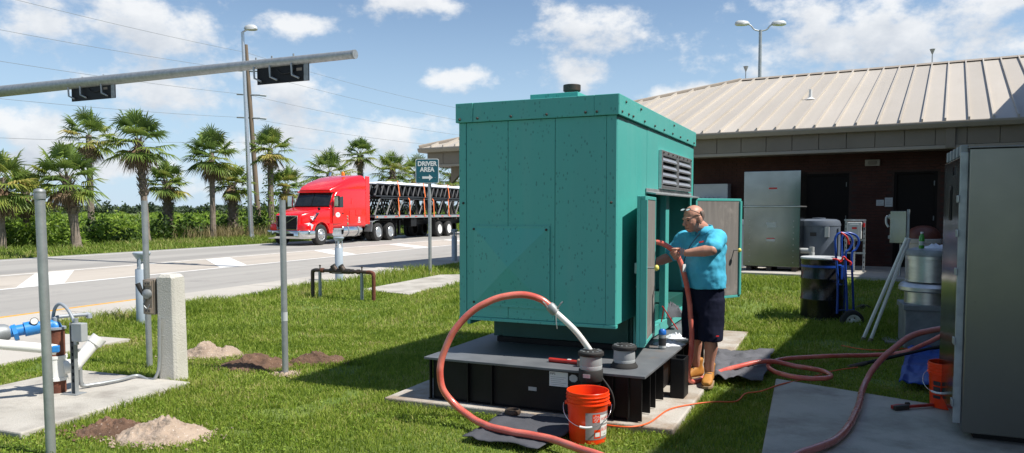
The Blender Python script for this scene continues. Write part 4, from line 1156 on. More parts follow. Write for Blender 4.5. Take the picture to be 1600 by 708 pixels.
# fenders, wheels
def arch(y0, y1, x=0.0, r=0.64, m=M_red, nm='fender', parent=None, a0=8, a1=172):
    out = [(x + (r + 0.09) * math.cos(R(a)), 0.5 + (r + 0.07) * math.sin(R(a))) for a in np.linspace(a0, a1, 12)]
    inn = [(x + r * math.cos(R(a)), 0.5 + (r - 0.02) * math.sin(R(a))) for a in np.linspace(a1, a0, 12)]
    return tk(nm, MB().prism(out + inn, y0, y1, 'y'), m, parent, 0.015)
arch(0.78, 1.22); arch(-1.22, -0.78)
tk('fender_panel', MB().loft([ring(0.75, 2.30, 0.62, 1.02, 0.12), ring(0.95, 2.1, 0.62, 1.05, 0.12), ring(1.04, 1.7, 0.62, 1.0, 0.1)]), M_red, smooth=50)
tk('fender_skirt', MB().box(-0.98, -0.66, 0.95, 1.20, 0.55, 1.05), M_red, bev=0.03)
tk('fender_skirt', MB().box(-0.98, -0.66, -1.20, -0.95, 0.55, 1.05), M_red, bev=0.03)
WP = {}
def wheel(x, y, parent, dual=False, chrome=True):
    key = (dual, chrome)
    side = 1 if y > 0 else -1
    t_ = MB(); prof = [(0.30, -0.14), (0.44, -0.15), (0.495, -0.12), (0.51, -0.05), (0.51, 0.05), (0.495, 0.12), (0.44, 0.15), (0.30, 0.14)]
    wds = (0, -0.33) if dual else (0,)
    for o_ in wds:
        t_.lathe([(r_, z + o_) for r_, z in prof], 26, caps=False)
    M_ = Matrix.Translation((x, y, 0.51)) @ Matrix.Rotation(R(-90 * side), 4, 'X')
    w = tk('wheel', t_.xf(M_), M_rubber, parent, 0, 40)
    q = 0.155 if not dual else 0.155
    rim = MB().lathe([(0.30, q - 0.012), (0.285, q + 0.004), (0.265, q - 0.03 if not dual else q - 0.10), (0.15, q - 0.01 if not dual else q - 0.12), (0.10, q + 0.045 if not dual else q - 0.02), (0.06, q + 0.06 if not dual else q), (0.001, q + 0.06 if not dual else q)], 24)
    tk('rim', rim.xf(M_), M_alu if chrome else M_white, w, 0, 30)
    hb = MB()
    for k in range(10):
        a = k * math.pi / 5
        hb.cyl((0.205 * math.cos(a), 0.205 * math.sin(a), q - 0.09), (0.205 * math.cos(a), 0.205 * math.sin(a), q - (0.005 if not dual else 0.085)), 0.028, n=8)
    tk('hand_holes', hb.xf(M_), M_iron, w)
    return w
for y in (1.06, -1.06):
    wheel(0, y, truck)
    for x in (-5.35, -6.68):
        wheel(x, y, truck, True)
# bumper, grille, lamps
tk('bumper', MB().loft([ring(0.55, 2.46, 0.36, 0.74, 0.05), ring(0.95, 2.44, 0.34, 0.74, 0.06), ring(1.18, 1.9, 0.34, 0.73, 0.06), ring(1.22, 1.5, 0.36, 0.72, 0.06)]), M_chrome, smooth=40)
tk('bumper_slot', MB().box(1.205, 1.228, -0.5, 0.5, 0.46, 0.60), M_black)
gr = tk('grille', MB().box(0.99, 1.045, -0.56, 0.56, 0.78, 1.42), M_black, bev=0.02)
tk('grille_frame', MB().tube([(1.05, -0.57, 0.78), (1.05, 0.57, 0.78), (1.05, 0.60, 1.42), (1.05, -0.60, 1.42), (1.05, -0.57, 0.78)], 0.028, 6), M_chrome, gr)
tk('grille_diagonal', MB().tube([(1.055, -0.55, 0.82), (1.055, 0.55, 1.40)], 0.020, 6), M_chrome, gr)
for k in range(7):
    tk('grille_bar', MB().box(1.046, 1.05, -0.54, 0.54, 0.84 + k * 0.08, 0.85 + k * 0.08), M_rubber, gr)
for s_ in (-1, 1):
    tk('headlight', MB().add([(1.03, 0.70 * s_, 0.78), (0.72, 1.16 * s_, 0.78), (0.58, 1.17 * s_, 1.00), (0.62, 0.96 * s_, 1.10), (0.98, 0.70 * s_, 1.0), (0.7, 0.6 * s_, 0.8), (0.6, 0.7 * s_, 1.05)],
                             [(0, 1, 2, 3, 4), (0, 5, 1), (4, 3, 6), (0, 4, 6, 5), (1, 5, 6, 2), (2, 6, 3)]), M_lamp)
    tk('turn_lamp', MB().box(0.56, 0.66, 1.165 * s_ - 0.01, 1.165 * s_ + 0.01, 0.80, 0.90), M_amber)
tk('hood_intake', MB().prism([(0.34, 1.20), (0.46, 1.22), (0.06, 1.56), (-0.16, 1.60), (0.10, 1.42)], 0.93, 1.03, 'y'), M_chrome, bev=0.015)
tk('hood_intake', MB().prism([(0.34, 1.24), (0.40, 1.25), (0.03, 1.53), (-0.09, 1.56), (0.12, 1.40)], 1.031, 1.035, 'y'), M_black)
tk('fender_mirror', MB().tube([(0.35, 1.05, 1.15), (0.05, 1.10, 1.72)], 0.012, 6).ell((0.05, 1.12, 1.76), (0.05, 0.08, 0.08)), M_black)
for s_ in (1, -1):
    mi_ = tk('mirror', MB().box(-1.16, -1.02, 1.38 * s_ - 0.13, 1.38 * s_ + 0.13, 1.86, 2.42), M_black if s_ > 0 else M_chrome, bev=0.03)
    tk('mirror_arm', MB().tube([(-1.2, 1.15 * s_, 2.35), (-1.1, 1.36 * s_, 2.36)], 0.02, 6).tube([(-1.2, 1.15 * s_, 1.92), (-1.1, 1.36 * s_, 1.92)], 0.02, 6), M_black, mi_)
    tk('mirror_shell', MB().box(-1.02, -1.012, 1.38 * s_ - 0.11, 1.38 * s_ + 0.11, 1.9, 2.38), M_chrome, mi_)
# tank, steps, chassis
tk('fuel_tank', MB().tube([(-1.95, 0.90, 0.66), (-2.0, 0.9, 0.66), (-3.65, 0.9, 0.66), (-3.7, 0.9, 0.66)], [0.30, 0.33, 0.33, 0.30], 24), M_chrome, smooth=40)
for x in (-2.35, -3.3):
    tk('tank_strap', MB().lathe([(0.333, -0.04), (0.345, -0.04), (0.345, 0.04), (0.333, 0.04)], 24).xf(Matrix.Translation((x, 0.9, 0.66)) @ Matrix.Rotation(R(90), 4, 'Y')), M_galvdark, smooth=40)
tk('step', MB().box(-1.9, -1.05, 0.92, 1.2, 0.72, 0.80).box(-1.9, -1.0, 0.95, 1.2, 0.40, 0.48), M_alu, bev=0.015)
tk('battery_box', MB().box(-1.85, -1.05, 0.75, 1.12, 0.42, 0.76), M_alu, bev=0.02)
tk('chassis', MB().box(-7.3, 0.7, 0.34, 0.46, 0.62, 0.86).box(-7.3, 0.7, -0.46, -0.34, 0.62, 0.86).box(-4.6, -4.4, -0.46, 0.46, 0.6, 0.86), M_black)
tk('deck_plate', MB().box(-4.95, -4.05, -0.9, 0.95, 0.88, 0.94), M_galvdark, bev=0.01)
tk('quarter_fender', MB().prism([(-4.62, 0.55), (-4.58, 0.55), (-4.66, 1.06), (-5.0, 1.17), (-5.35, 1.18), (-5.35, 1.15), (-5.02, 1.13), (-4.7, 1.03)], 0.75, 1.22, 'y'), M_galvdark, bev=0.005)
for x in (-5.35, -6.68):
    tk('axle', MB().cyl((x, -1.0, 0.51), (x, 1.0, 0.51), 0.09, n=12), M_iron)
tk('mud_flap', MB().box(-7.32, -7.30, 0.72, 1.22, 0.22, 0.95), M_rubber)
tk('exhaust_stack', MB().tube([(-3.95, -0.95, 1.0), (-3.95, -0.95, 3.55), (-4.02, -0.95, 3.72)], 0.07, 12), M_chrome, smooth=50)
bc = tk('beacon', MB().lathe([(0.10, 0), (0.10, 0.05), (0.085, 0.06), (0.08, 0.16), (0.05, 0.2), (0.001, 0.2)], 14, (-3.3, 0.3, 3.51)), M_amber, smooth=40)
tk('dash_note', MB().box(-0.99, -0.985, 0.72, 0.86, 1.90, 2.0).xf(Matrix.Translation((0.0, 0, 0.0))), M_yellow)
# flatbed trailer
tr_ = thing('flatbed_trailer', 'black flatbed trailer with silver side rail behind the red cab', 'trailer', RC(30.9 + 5.2, TC), HDG)
def tl(name, mbx, m, parent=None, bev=0, smooth=None):
    return mbx.build(name, m, parent or tr_, bev, smooth)
TL = 15.2
tl('deck', MB().box(-TL, 0.35, -1.24, 1.24, 1.30, 1.38), M_pallet)
rl = tl('side_rail', MB().box(-TL, 0.36, 1.24, 1.30, 1.26, 1.41), M_alu, bev=0.01)
tl('side_rail', MB().box(-TL, 0.36, -1.30, -1.24, 1.26, 1.41), M_alu, bev=0.01)
for k in range(12):
    tl('reflector', MB().box(-0.9 - k * 1.2, -0.6 - k * 1.2, 1.301, 1.305, 1.31, 1.36), M_redcord, rl)
tl('front_lamp', MB().box(0.12, 0.24, 1.301, 1.32, 1.30, 1.37), M_amber, rl)
tl('main_beam', MB().prism([(0.3, 1.29), (0.3, 1.12), (-2.6, 1.10), (-3.4, 0.82), (-TL, 0.82), (-TL, 1.29)], 0.42, 0.54, 'y').prism([(0.3, 1.29), (0.3, 1.12), (-2.6, 1.10), (-3.4, 0.82), (-TL, 0.82), (-TL, 1.29)], -0.54, -0.42, 'y'), M_black)
for k in range(11):
    tl('cross_member', MB().box(-0.2 - k * 1.35, -0.1 - k * 1.35, -1.23, 1.23, 1.14, 1.295), M_black)
for y in (0.75, -0.75):
    lg = tl('landing_gear', MB().box(-3.3, -3.15, y - 0.07, y + 0.07, 0.35, 1.29), M_black)
    tl('foot', MB().box(-3.36, -3.09, y - 0.12, y + 0.12, 0.30, 0.35), M_black, lg)
tl('tool_box', MB().box(-4.6, -3.9, 0.7, 1.2, 0.75, 1.25), M_black, bev=0.02)
for x in (-7.4, -10.2, -13.0):
    tl('winch', MB().cyl((x, 1.1, 1.18), (x, 1.28, 1.18), 0.07, n=10), M_iron)
for x in (-7.8, -9.2, -12.6, -13.8):
    for y in (1.06, -1.06):
        w = wheel(x, y, tr_, True, False)
tl('mud_flap', MB().box(-7.15, -7.12, 0.7, 1.2, 0.3, 1.1), M_rubber)
# steel joists: lower stack of deep joists standing on edge, upper stack of shallower ones
def joist_mesh(L, H, pitch, nm):
    m_ = MB(); w = 0.05
    m_.box(0, L, -0.055, 0.055, 0, 0.06); m_.box(pitch * 0.5, L - pitch * 0.5, -0.055, 0.055, H - 0.06, H)
    m_.tube([(0.02, 0, 0.04), (pitch * 0.5 + 0.02, 0, H - 0.04)], 0.04, 4)
    x = pitch * 0.5; up = True; k = 0
    while x + pitch * 0.5 < L - 0.01:
        a, b = (x, x + pitch * 0.5)
        m_.tube([(a, 0, H - 0.05 if up else 0.05), (b, 0, 0.05 if up else H - 0.05)], 0.046, 4)
        x = b; up = not up
    return m_
jl = joist_mesh(13.6, 1.02, 1.32, 'x').build('steel_joist', M_joist)
ju = joist_mesh(13.4, 0.72, 0.62, 'x').build('steel_joist', M_joist)
first = {0: True, 1: True}
def place_joist(k, x, y, z, lab):
    src = jl if k == 0 else ju
    o = src if first[k] else src.copy()
    if not first[k]:
        col.objects.link(o)
    first[k] = False
    M_ = Matrix.Translation(RC(30.9 + 5.2, TC)) @ Matrix.Rotation(HDG, 4, 'Z') @ Matrix.Translation((x, y, z)) @ Matrix.Rotation(R(180), 4, 'Z')
    o.matrix_world = M_
    tag(o, lab, 'steel joist', 'black joists on the flatbed')
for i in range(9):
    y = 1.14 - i * 0.285
    place_joist(0, 0.25 - (i * 0.53) % 1.1, y, 1.385, 'deep black steel joist in the lower layer of the flatbed load' if i else 'outermost deep black joist of the lower layer facing the road')
for i in range(11):
    y = 1.18 - i * 0.235
    place_joist(1, 0.18 - (i * 0.29) % 0.5, y, 2.455, 'shallow black steel joist in the upper layer of the flatbed load' if i else 'outermost shallow black joist of the upper layer facing the road')
dun = thing('dunnage', 'dark spacer beams between the two layers of joists', 'spacers', RC(30.9 + 5.2, TC), HDG)
for k in range(5):
    MB().box(-1.0 - k * 2.9, -0.88 - k * 2.9, -1.22, 1.22, 2.408, 2.452).build('beam', M_black, dun)
# white wrap on top and orange straps
def cover(x0, x1, y0, y1, z, lab):
    m_ = MB(); K, N = 26, 8; rows = []
    for i in range(K + 1):
        x = x0 + (x1 - x0) * i / K
        rows.append([(x, y0 + (y1 - y0) * j / N, z + 0.16 + 0.07 * noise.noise(Vector((x * 1.1, j * 0.6, 2))) - (0.14 if j in (0, N) else 0) - (0.12 if i in (0, K) else 0)) for j in range(N + 1)])
    vs_ = [p for r in rows for p in r] + [(p[0], p[1], z) for r in rows for p in r]
    W_ = N + 1; o_ = len(rows) * W_; fs_ = []
    for i in range(K):
        for j in range(N):
            a = i * W_ + j
            fs_ += [(a, a + 1, a + W_ + 1, a + W_), (o_ + a + W_, o_ + a + W_ + 1, o_ + a + 1, o_ + a)]
    for i in range(K):
        fs_ += [(i * W_, (i + 1) * W_, o_ + (i + 1) * W_, o_ + i * W_), ((i + 1) * W_ + N, i * W_ + N, o_ + i * W_ + N, o_ + (i + 1) * W_ + N)]
    for j in range(N):
        fs_ += [(j, o_ + j, o_ + j + 1, j + 1), (K * W_ + j, K * W_ + j + 1, o_ + K * W_ + j + 1, o_ + K * W_ + j)]
    o = m_.add(vs_, fs_).build('plastic_cover', M_rag, None, smooth=60)
    o.location = RC(30.9 + 5.2, TC); o.rotation_euler = (0, 0, HDG)
    tag(o, lab, 'cover')
cover(-13.2, -1.5, -1.1, 1.16, 3.18, 'white plastic wrap lying along the top of the joist load')
for k, x in enumerate((-2.25, -5.45, -8.9)):
    m_ = MB(); w = 0.05
    pts = [(1.335, 1.33), (1.27, 2.42), (1.36, 2.5), (1.26, 3.2), (1.22, 3.38), (0.5, 3.44)]
    rings = [[(x - w, y, z), (x + w, y, z), (x + w, y + 0.012, z + 0.008), (x - w, y + 0.012, z + 0.008)] for y, z in pts]
    o = m_.loft(rings).build('tie_strap', M_orangestrap); o.location = RC(30.9 + 5.2, TC); o.rotation_euler = (0, 0, HDG)
    tag(o, ['long orange strap nearest the cab over both joist layers', 'long orange strap just right of the driver area sign', 'long orange strap on the rear of the joist load'][k], 'strap', 'straps on the load')
for k, x in enumerate((-3.55, -6.7)):
    m_ = MB(); w = 0.05
    rings = [[(x - w, y, z), (x + w, y, z), (x + w, y + 0.012, z), (x - w, y + 0.012, z)] for y, z in ((1.335, 1.33), (1.30, 2.3), (1.22, 2.43))]
    o = m_.loft(rings).build('tie_strap', M_orangestrap); o.location = RC(30.9 + 5.2, TC); o.rotation_euler = (0, 0, HDG)
    tag(o, ['short orange strap on the lower joists left of the sign post', 'short orange strap on the lower joists right of the sign post'][k], 'strap', 'straps on the load')
# ------------------------------------------------------------ signal mast arm (its post stands beyond the left edge)
def ma(px, py, c0=None, z=None):
    return P(px, py, z)
tipp, lefp = P(553, 85, 21.0), P(0, 143, 27.6)
ad = (lefp - tipp).normalized()
root_ = tipp + ad * 22.5
mast = thing('signal_mast', 'galvanised signal mast arm reaching in over the road from the left', 'signal mast', (root_.x, root_.y, 0))
off = Vector((root_.x, root_.y, 0))
Lm = (root_ - tipp).length
MB().tube([root_ - off, tipp - off + ad * 0.02], [0.235, 0.118], 20).build('arm', M_galv, mast, 0, 50)
MB().tube([tipp - off + ad * 0.02, tipp - off - ad * 0.05], [0.125, 0.125], 20).build('end_cap', M_galvdark, mast, 0, 50)
MB().tube([(0, 0, 0), (0, 0, root_.z + 0.6)], [0.24, 0.19], 20).build('post', M_galv, mast, 0, 50)
def arm_at(px):
    best = min((abs(800 + F * (tipp + ad * t).x / (tipp + ad * t).y - px), t) for t in np.linspace(0, Lm, 1500))
    return tipp + ad * best[1]
def signal(pxa, pxb, lab):
    a, b = arm_at(pxa), arm_at(pxb)
    c = (a + b) / 2
    t = thing('traffic_signal', lab, 'traffic signal', c, math.atan2((b - a).y, (b - a).x))
    L = (b - a).length / 2; sl = (b - a).z / (b - a).length
    Sh = Matrix(((1, 0, 0, 0), (0, 1, 0, 0), (sl, 0, 1, 0), (0, 0, 0, 1)))
    def q(nm, m_, mt, bev=0.0, par=None):
        return m_.xf(Sh).build(nm, mt, par or t, bev)
    z0, z1 = -0.60, -0.10
    q('backplate', MB().box(-L, L, -0.02, 0.02, z0, z1), M_black, 0.004)
    q('end_flange', MB().box(L - 0.16, L, -0.036, -0.021, z0, z1), M_galvdark)
    q('housing', MB().box(-L + 0.15, L - 0.35, 0.021, 0.15, z0 + 0.08, z1 - 0.06), M_black, 0.02)
    for k in range(3):
        x = -L + 0.32 + k * (2 * L - 0.95) / 2
        hd = q('signal_head', MB().lathe([(0.15, 0), (0.15, 0.02), (0.11, 0.03), (0.001, 0.03)], 16).xf(Matrix.Translation((x, 0.15, -0.35)) @ Matrix.Rotation(R(-90), 4, 'X')), M_blackg)
        q('visor', MB().tube([(x, 0.17, -0.35), (x, 0.34, -0.35)], 0.16, 16, caps=False), M_black, 0, hd)
    for k, x in enumerate((-L - 0.05, -L + 0.55, L - 0.55)):
        q('bracket', MB().tube([(x, -0.06, 0.0), (x, -0.10, -0.14), (x + 0.02, -0.10, -0.42), (x + 0.26, -0.08, -0.52)], 0.03, 8), M_galv)
        q('clamp_bolt', MB().cyl((x, 0, 0.10), (x, 0, 0.20), 0.025, n=8), M_galvdark)
    q('cable', MB().tube(spline([(-0.2, -0.03, -0.2), (0.0, -0.06, -0.34), (0.3, -0.05, -0.34), (0.45, -0.03, -0.24)], 4), 0.012, 6), M_rubber)
    q('plate_note', MB().box(0.52, 0.72, -0.024, -0.0205, -0.30, -0.22), M_brown)
signal(407, 486, 'black traffic signal seen from behind near the end of the mast arm')
signal(119, 186, 'black traffic signal seen from behind further left along the mast arm')

# ------------------------------------------------------------ lamp posts, wooden pole and wires
def lamp_single():
    b = G(393, 376); top_ = P(379, 50, b.y)
    t = thing('lamp_post', 'tall aluminium lamp post with one cobra head beside the wooden pole', 'lamp post', b)
    d = top_ - b
    MB().tube([(0, 0, 0), d], [0.135, 0.085], 18).build('pole', M_alu, t, 0, 50)
    MB().lathe([(0.24, 0), (0.24, 0.05), (0.17, 0.12), (0.15, 0.35)], 18).build('base', M_alu, t, 0, 40)
    MB().tube([d, d + Vector((0.25, 0, 0.12))], [0.05, 0.045], 8).build('arm', M_alu, t)
    MB().loft([[(d.x + 0.10 + 0.72 * f, 0.24 * w * math.cos(a), d.z + 0.16 + 0.25 * w * max(-0.25, math.sin(a))) for a in np.linspace(0, 2 * math.pi, 14)[:-1]] for f, w in ((0, 0.3), (0.12, 0.75), (0.4, 1.0), (0.75, 0.95), (0.95, 0.6), (1.0, 0.2))]).build('lamp_head', M_lgrey, t, 0, 60)
lamp_single()
def lamp_double():
    Y = 38.0
    b = P(1187, 120, Y); tp_ = P(1188, 47, Y)
    t = thing('lamp_post', 'grey twin headed lamp post standing behind the beige roof', 'lamp post', (b.x, Y, 0))
    z = tp_.z
    MB().tube([(0, 0, 0), (0, 0, z)], [0.12, 0.075], 16).build('pole', M_galv, t, 0, 50)
    for s_ in (-1, 1):
        MB().tube(spline([(0, 0, z - 0.05), (0.3 * s_, 0, z + 0.02), (0.48 * s_, 0, z + 0.22), (0.62 * s_, 0, z + 0.27)], 4), 0.035, 8).build('arm', M_galv, t, 0, 50)
        MB().loft([[((0.55 + 0.72 * f) * s_, 0.17 * w * math.cos(a), z + 0.29 + 0.19 * w * max(-0.35, math.sin(a))) for a in np.linspace(0, 2 * math.pi, 14)[:-1]] for f, w in ((0, 0.35), (0.15, 0.8), (0.45, 1.0), (0.8, 0.95), (0.96, 0.6), (1.0, 0.2))]).build('lamp_head', M_lgrey, t, 0, 60)
lamp_double()
for px, py0, py1, lab in ((1456, 80, 106, 'thin roof mast with small cup instrument above the ridge'), (1165, 107, 124, 'tiny roof mast left of the twin headed lamp')):
    Y = 30.0
    b = P(px, py1 + 6, Y); e_ = P(px, py0, Y)
    t = thing('roof_mast', lab, 'mast', b)
    h_ = e_.z - b.z
    MB().cyl((0, 0, 0), (0, 0, h_), 0.018, n=8).build('rod', M_galvdark, t)
    MB().lathe([(0.02, 0), (0.10, 0.20), (0.02, 0.20)], 10, (0, 0, h_ - 0.12)).build('cup', M_galvdark, t)
pb = G(394, 368); pb.y += 1.5
ptop = P(384, 70, pb.y)
pole = thing('utility_pole', 'weathered wooden utility pole just right of the aluminium lamp post', 'utility pole', pb)
dpl = ptop - pb
MB().tube([(0, 0, 0), dpl], [0.19, 0.13], 14).build('pole', M_wood, pole, 0, 60)
ins = []
for py in (111, 148, 184):
    q = P(387, py, pb.y) - pb
    MB().tube([q + Vector((-0.75, 0, 0.02)), q + Vector((0.9, -0.1, -0.05))], [0.05, 0.05], 8).build('insulator_arm', M_galvdark, pole, 0, 50)
    MB().tube([q + Vector((0.9, -0.1, -0.05)), q + Vector((1.35, -0.15, -0.10))], [0.07, 0.07], 8).build('insulator', M_lgrey, pole, 0, 50)
    ins.append(q + pb)
WPX = [((-60, -22), (384, 82), (720, 170), 'topmost power line crossing the sky'), ((-60, 35), (386, 111), (740, 192), 'second power line from the top'),
       ((-60, 86), (387, 148), (740, 214), 'third power line meeting the middle insulator'), ((-60, 148), (387, 184), (740, 232), 'fourth power line meeting the lowest insulator'),
       ((-60, 213), (390, 222), (740, 250), 'lowest thin power line just above the palms')]
for a, m_, b, lab in WPX:
    A, Mi, B = P(a[0], a[1], 34.0), P(m_[0], m_[1], pb.y), P(b[0], b[1], 64.0)
    def cat(p, q, sag):
        return [p.lerp(q, i / 12) - Vector((0, 0, sag * 4 * (i / 12) * (1 - i / 12))) for i in range(13)]
    o = MB().tube(cat(A, Mi, 0.12) + cat(Mi, B, 0.25)[1:], 0.010, 5).build('power_line', M_galvdark)
    tag(o, lab, 'power line', 'overhead wires')

# ------------------------------------------------------------ driver area sign
sb = G(672, 428)
sg = thing('road_sign', 'teal driver area sign with white arrow on a grey post', 'sign', sb, R(-4))
MB().cyl((0, 0, 0), (0, 0, 2.52), 0.045, n=14).build('post', M_galv, sg, 0, 50)
sc_ = P(668.5, 267.5, sb.y); zc = sc_.z; w = 36.5 / F * sb.y
MB().prism([(x - 0.05, z + zc) for x, z in rrect(w, w * 1.04, 0.045)], -0.062, -0.050, 'y').build('border', M_signwhite, sg)
pn = MB().prism([(x - 0.05, z + zc) for x, z in rrect(w - 0.035, w * 1.04 - 0.035, 0.035)], -0.0655, -0.0625, 'y').build('panel', M_signteal, sg)
for s_, dz in (('DRIVER', 0.185), ('AREA', 0.035)):
    o = text('lettering', s_, 0.165, M_signwhite, pn, Matrix.Translation((-0.05, -0.066, zc + dz)) @ FR @ Matrix.Diagonal((0.92, 1, 1, 1)), 0.002, bold=0.006)
MB().prism([(-0.18, zc - 0.20), (0.0, zc - 0.20), (0.0, zc - 0.25), (0.10, zc - 0.17), (0.0, zc - 0.09), (0.0, zc - 0.14), (-0.18, zc - 0.14)], -0.0685, -0.0656, 'y').build('arrow', M_signwhite, pn)
for dx in (-0.26, 0.16):
    MB().cyl((dx, -0.0656, zc - 0.17), (dx, -0.072, zc - 0.17), 0.012, n=8).build('rivet', M_galvdark, sg)
# ------------------------------------------------------------ bollard lights
def bollard(px, py, lab):
    b = G(px, py)
    t = thing('bollard_light', lab, 'bollard light', (b.x, b.y, 0.0), 0, 'bollard lights along the shoulder')
    def q(nm, pr, m, par=None):
        return MB().lathe(pr, 28).build(nm, m, par or t, 0, 40)
    q('column', [(0.092, 0), (0.092, 0.80), (0.088, 0.805), (0.001, 0.805)], M_bollard)
    q('reflector', [(0.072, 0.806), (0.045, 0.86), (0.012, 0.91), (0.001, 0.915)], M_lgrey)
    q('lens', [(0.030, 0.916), (0.034, 0.95), (0.05, 0.985)], M_lamp)
    for k in range(3):
        a = k * 2.094 + 0.6
        MB().box(0.074, 0.088, -0.014, 0.014, 0.806, 0.986).xf(Matrix.Rotation(a, 4, 'Z')).build('fin', M_bollard, t)
    q('cap', [(0.075, 0.955), (0.118, 1.02), (0.122, 1.03), (0.122, 1.045), (0.10, 1.055), (0.001, 1.06)], M_bollard)
bollard(224, 506, 'blue grey bollard light behind the concrete post and conduit')
bollard(530, 441, 'blue grey bollard light behind the black pipe assembly')
bollard(710, 409, 'blue grey bollard light close to the left side of the generator')
# ------------------------------------------------------------ steel posts
for px, py, tx, lab in ((80, 712, 62, 'galvanised pipe post with cap in the left foreground'), (234, 574, 225, 'galvanised pipe post behind the concrete post and box'), (446, 585, 441, 'galvanised pipe post standing alone in the middle of the lawn')):
    b = G(px, py); e_ = P(tx, 305, b.y)
    t = thing('steel_post', lab, 'post', b, 0, 'bare fence posts')
    d = Vector((e_.x - b.x, 0, 1.76))
    MB().tube([(0, 0, -0.02), d * 0.3, d * 0.7, d], 0.0305, 20).build('pipe', M_galv, t, 0, 50)
    if px == 80:
        MB().lathe([(0.036, -0.03), (0.037, 0.0), (0.034, 0.012), (0.037, 0.02), (0.03, 0.035), (0.001, 0.043)], 20, d).build('cap', M_galvdark, t, 0, 40)
    if px == 446:
        MB().lathe([(0.0322, 0), (0.0322, 0.09)], 16, tuple(d * 0.31), caps=False).build('scuff_band', M_lgrey, t, 0, 40)
# ------------------------------------------------------------ concrete post with control box and conduit
cb = G(272, 597); ct = P(266, 430, cb.y)
cp = thing('concrete_post', 'white square concrete post with a metal box on its side', 'post', cb, R(-12))
hh = ct.z; lean_ = (ct.x - cb.x)
def sq(w, z, x=0.0, ch=0.025):
    h_ = w / 2
    return [(x + a, b_, z) for a, b_ in ((-h_ + ch, -h_), (h_ - ch, -h_), (h_, -h_ + ch), (h_, h_ - ch), (h_ - ch, h_), (-h_ + ch, h_), (-h_, h_ - ch), (-h_, -h_ + ch))]
M_post = mat('post_concrete', (0.56, 0.54, 0.49), (0.47, 0.45, 0.40), scale=2.5, rough=0.9, bump=0.5, bscale=70, stain=(0.30, 0.26, 0.19), stscale=4, stlo=0.62, sthi=0.85, speck=(70, 0.66, (0.33, 0.31, 0.27)))
MB().loft([sq(0.205, 0), sq(0.20, hh * 0.5, lean_ * 0.5), sq(0.197, hh - 0.02, lean_ * 0.97), sq(0.15, hh + 0.012, lean_, 0.03)]).build('post', M_post, cp, 0.006)
bx_ = thing('control_box', 'weathered tan metal switch box with clasps and black plug on the concrete post', 'switch box', P(242, 463, cb.y), R(-12))
MB().box(-0.065, 0.045, -0.06, 0.06, -0.17, 0.17).build('box', M_tanbox, bx_, 0.006)
MB().box(-0.085, -0.0655, -0.06, 0.06, -0.165, 0.165).build('lid', M_tanbox, bx_, 0.005)
MB().box(-0.05, 0.03, -0.0745, -0.0605, -0.16, 0.16).build('front_plate', M_tanbox, bx_, 0.006)
for z in (0.13, -0.13):
    q = MB().box(-0.055, 0.02, -0.088, -0.075, z - 0.025, z + 0.025).build('clasp', M_tanbox, bx_, 0.004)
    MB().cyl((-0.03, -0.0885, z), (-0.03, -0.094, z), 0.008, n=8).cyl((0.0, -0.0885, z), (0.0, -0.094, z), 0.008, n=8).build('rivet', M_ink, q)
MB().lathe([(0.048, 0), (0.046, 0.02), (0.03, 0.035), (0.001, 0.04)], 16).xf(Matrix.Translation((-0.02, -0.075, 0.03)) @ Matrix.Rotation(R(90), 4, 'X')).build('dial_cover', M_galvdark, bx_, 0, 40)
MB().tube([(-0.07, -0.07, 0.02), (-0.09, -0.085, 0.07), (-0.115, -0.09, 0.13)], [0.016, 0.02, 0.024], 10).build('plug', M_rubber, bx_, 0, 40)
MB().tube(spline([(-0.04, -0.082, -0.02), (-0.055, -0.09, -0.07), (-0.02, -0.088, -0.11), (0.005, -0.085, -0.07)], 5), 0.006, 6).build('chain', M_galvdark, bx_)
cy = cb.y - 0.11
cond = [P(249, 497, cy), P(249, 540, cy), P(249, 566, cy), P(246, 584, cy), P(236, 595, cy), P(215, 602, cy + 0.05), P(190, 608, 7.0), P(160, 616, 6.85), P(146, 619, 6.8), P(133, 614, 6.75), P(127, 600, 6.72), P(125.5, 575, 6.72), P(124.5, 545, 6.72)]
for i in range(5, 10):
    cond[i].z = max(cond[i].z, 0.075)
o = MB().tube(spline(cond, 6), 0.0155, 12).build('conduit', M_galv, None, 0, 60)
tag(o, 'grey steel conduit bending from the control box across the well slab', 'conduit')
# strut with junction box and grey flexible loop
sp = P(118, 628, 6.55); sp.z = 0.05
st = thing('strut_stand', 'slotted steel channel with small grey junction box on the well slab', 'strut', sp, R(-15))
um = MB().box(-0.022, -0.018, -0.02, 0.02, 0, 0.63).box(0.018, 0.022, -0.02, 0.02, 0, 0.63).box(-0.018, 0.018, 0.016, 0.02, 0, 0.63)
um.build('channel', M_galv, st, 0.001)
for k in range(9):
    MB().box(-0.0225, -0.0175 + 0.0, -0.008, 0.008, 0.10 + k * 0.058, 0.128 + k * 0.058).build('slot', M_ink, st)
    MB().box(-0.009, 0.009, 0.0148, 0.0158, 0.10 + k * 0.058, 0.128 + k * 0.058).build('slot', M_ink, st)
MB().box(-0.10, 0.07, -0.06, 0.06, 0, 0.006).build('foot', M_galv, st, 0.001)
jb = MB().box(0.024, 0.135, -0.05, 0.02, 0.47, 0.63).build('junction_box', M_mgrey, st, 0.006)
MB().cyl((0.045, -0.015, 0.631), (0.045, -0.015, 0.67), 0.02, n=12).cyl((0.045, -0.015, 0.44), (0.045, -0.015, 0.469), 0.02, n=12).build('fitting', M_galv, jb)
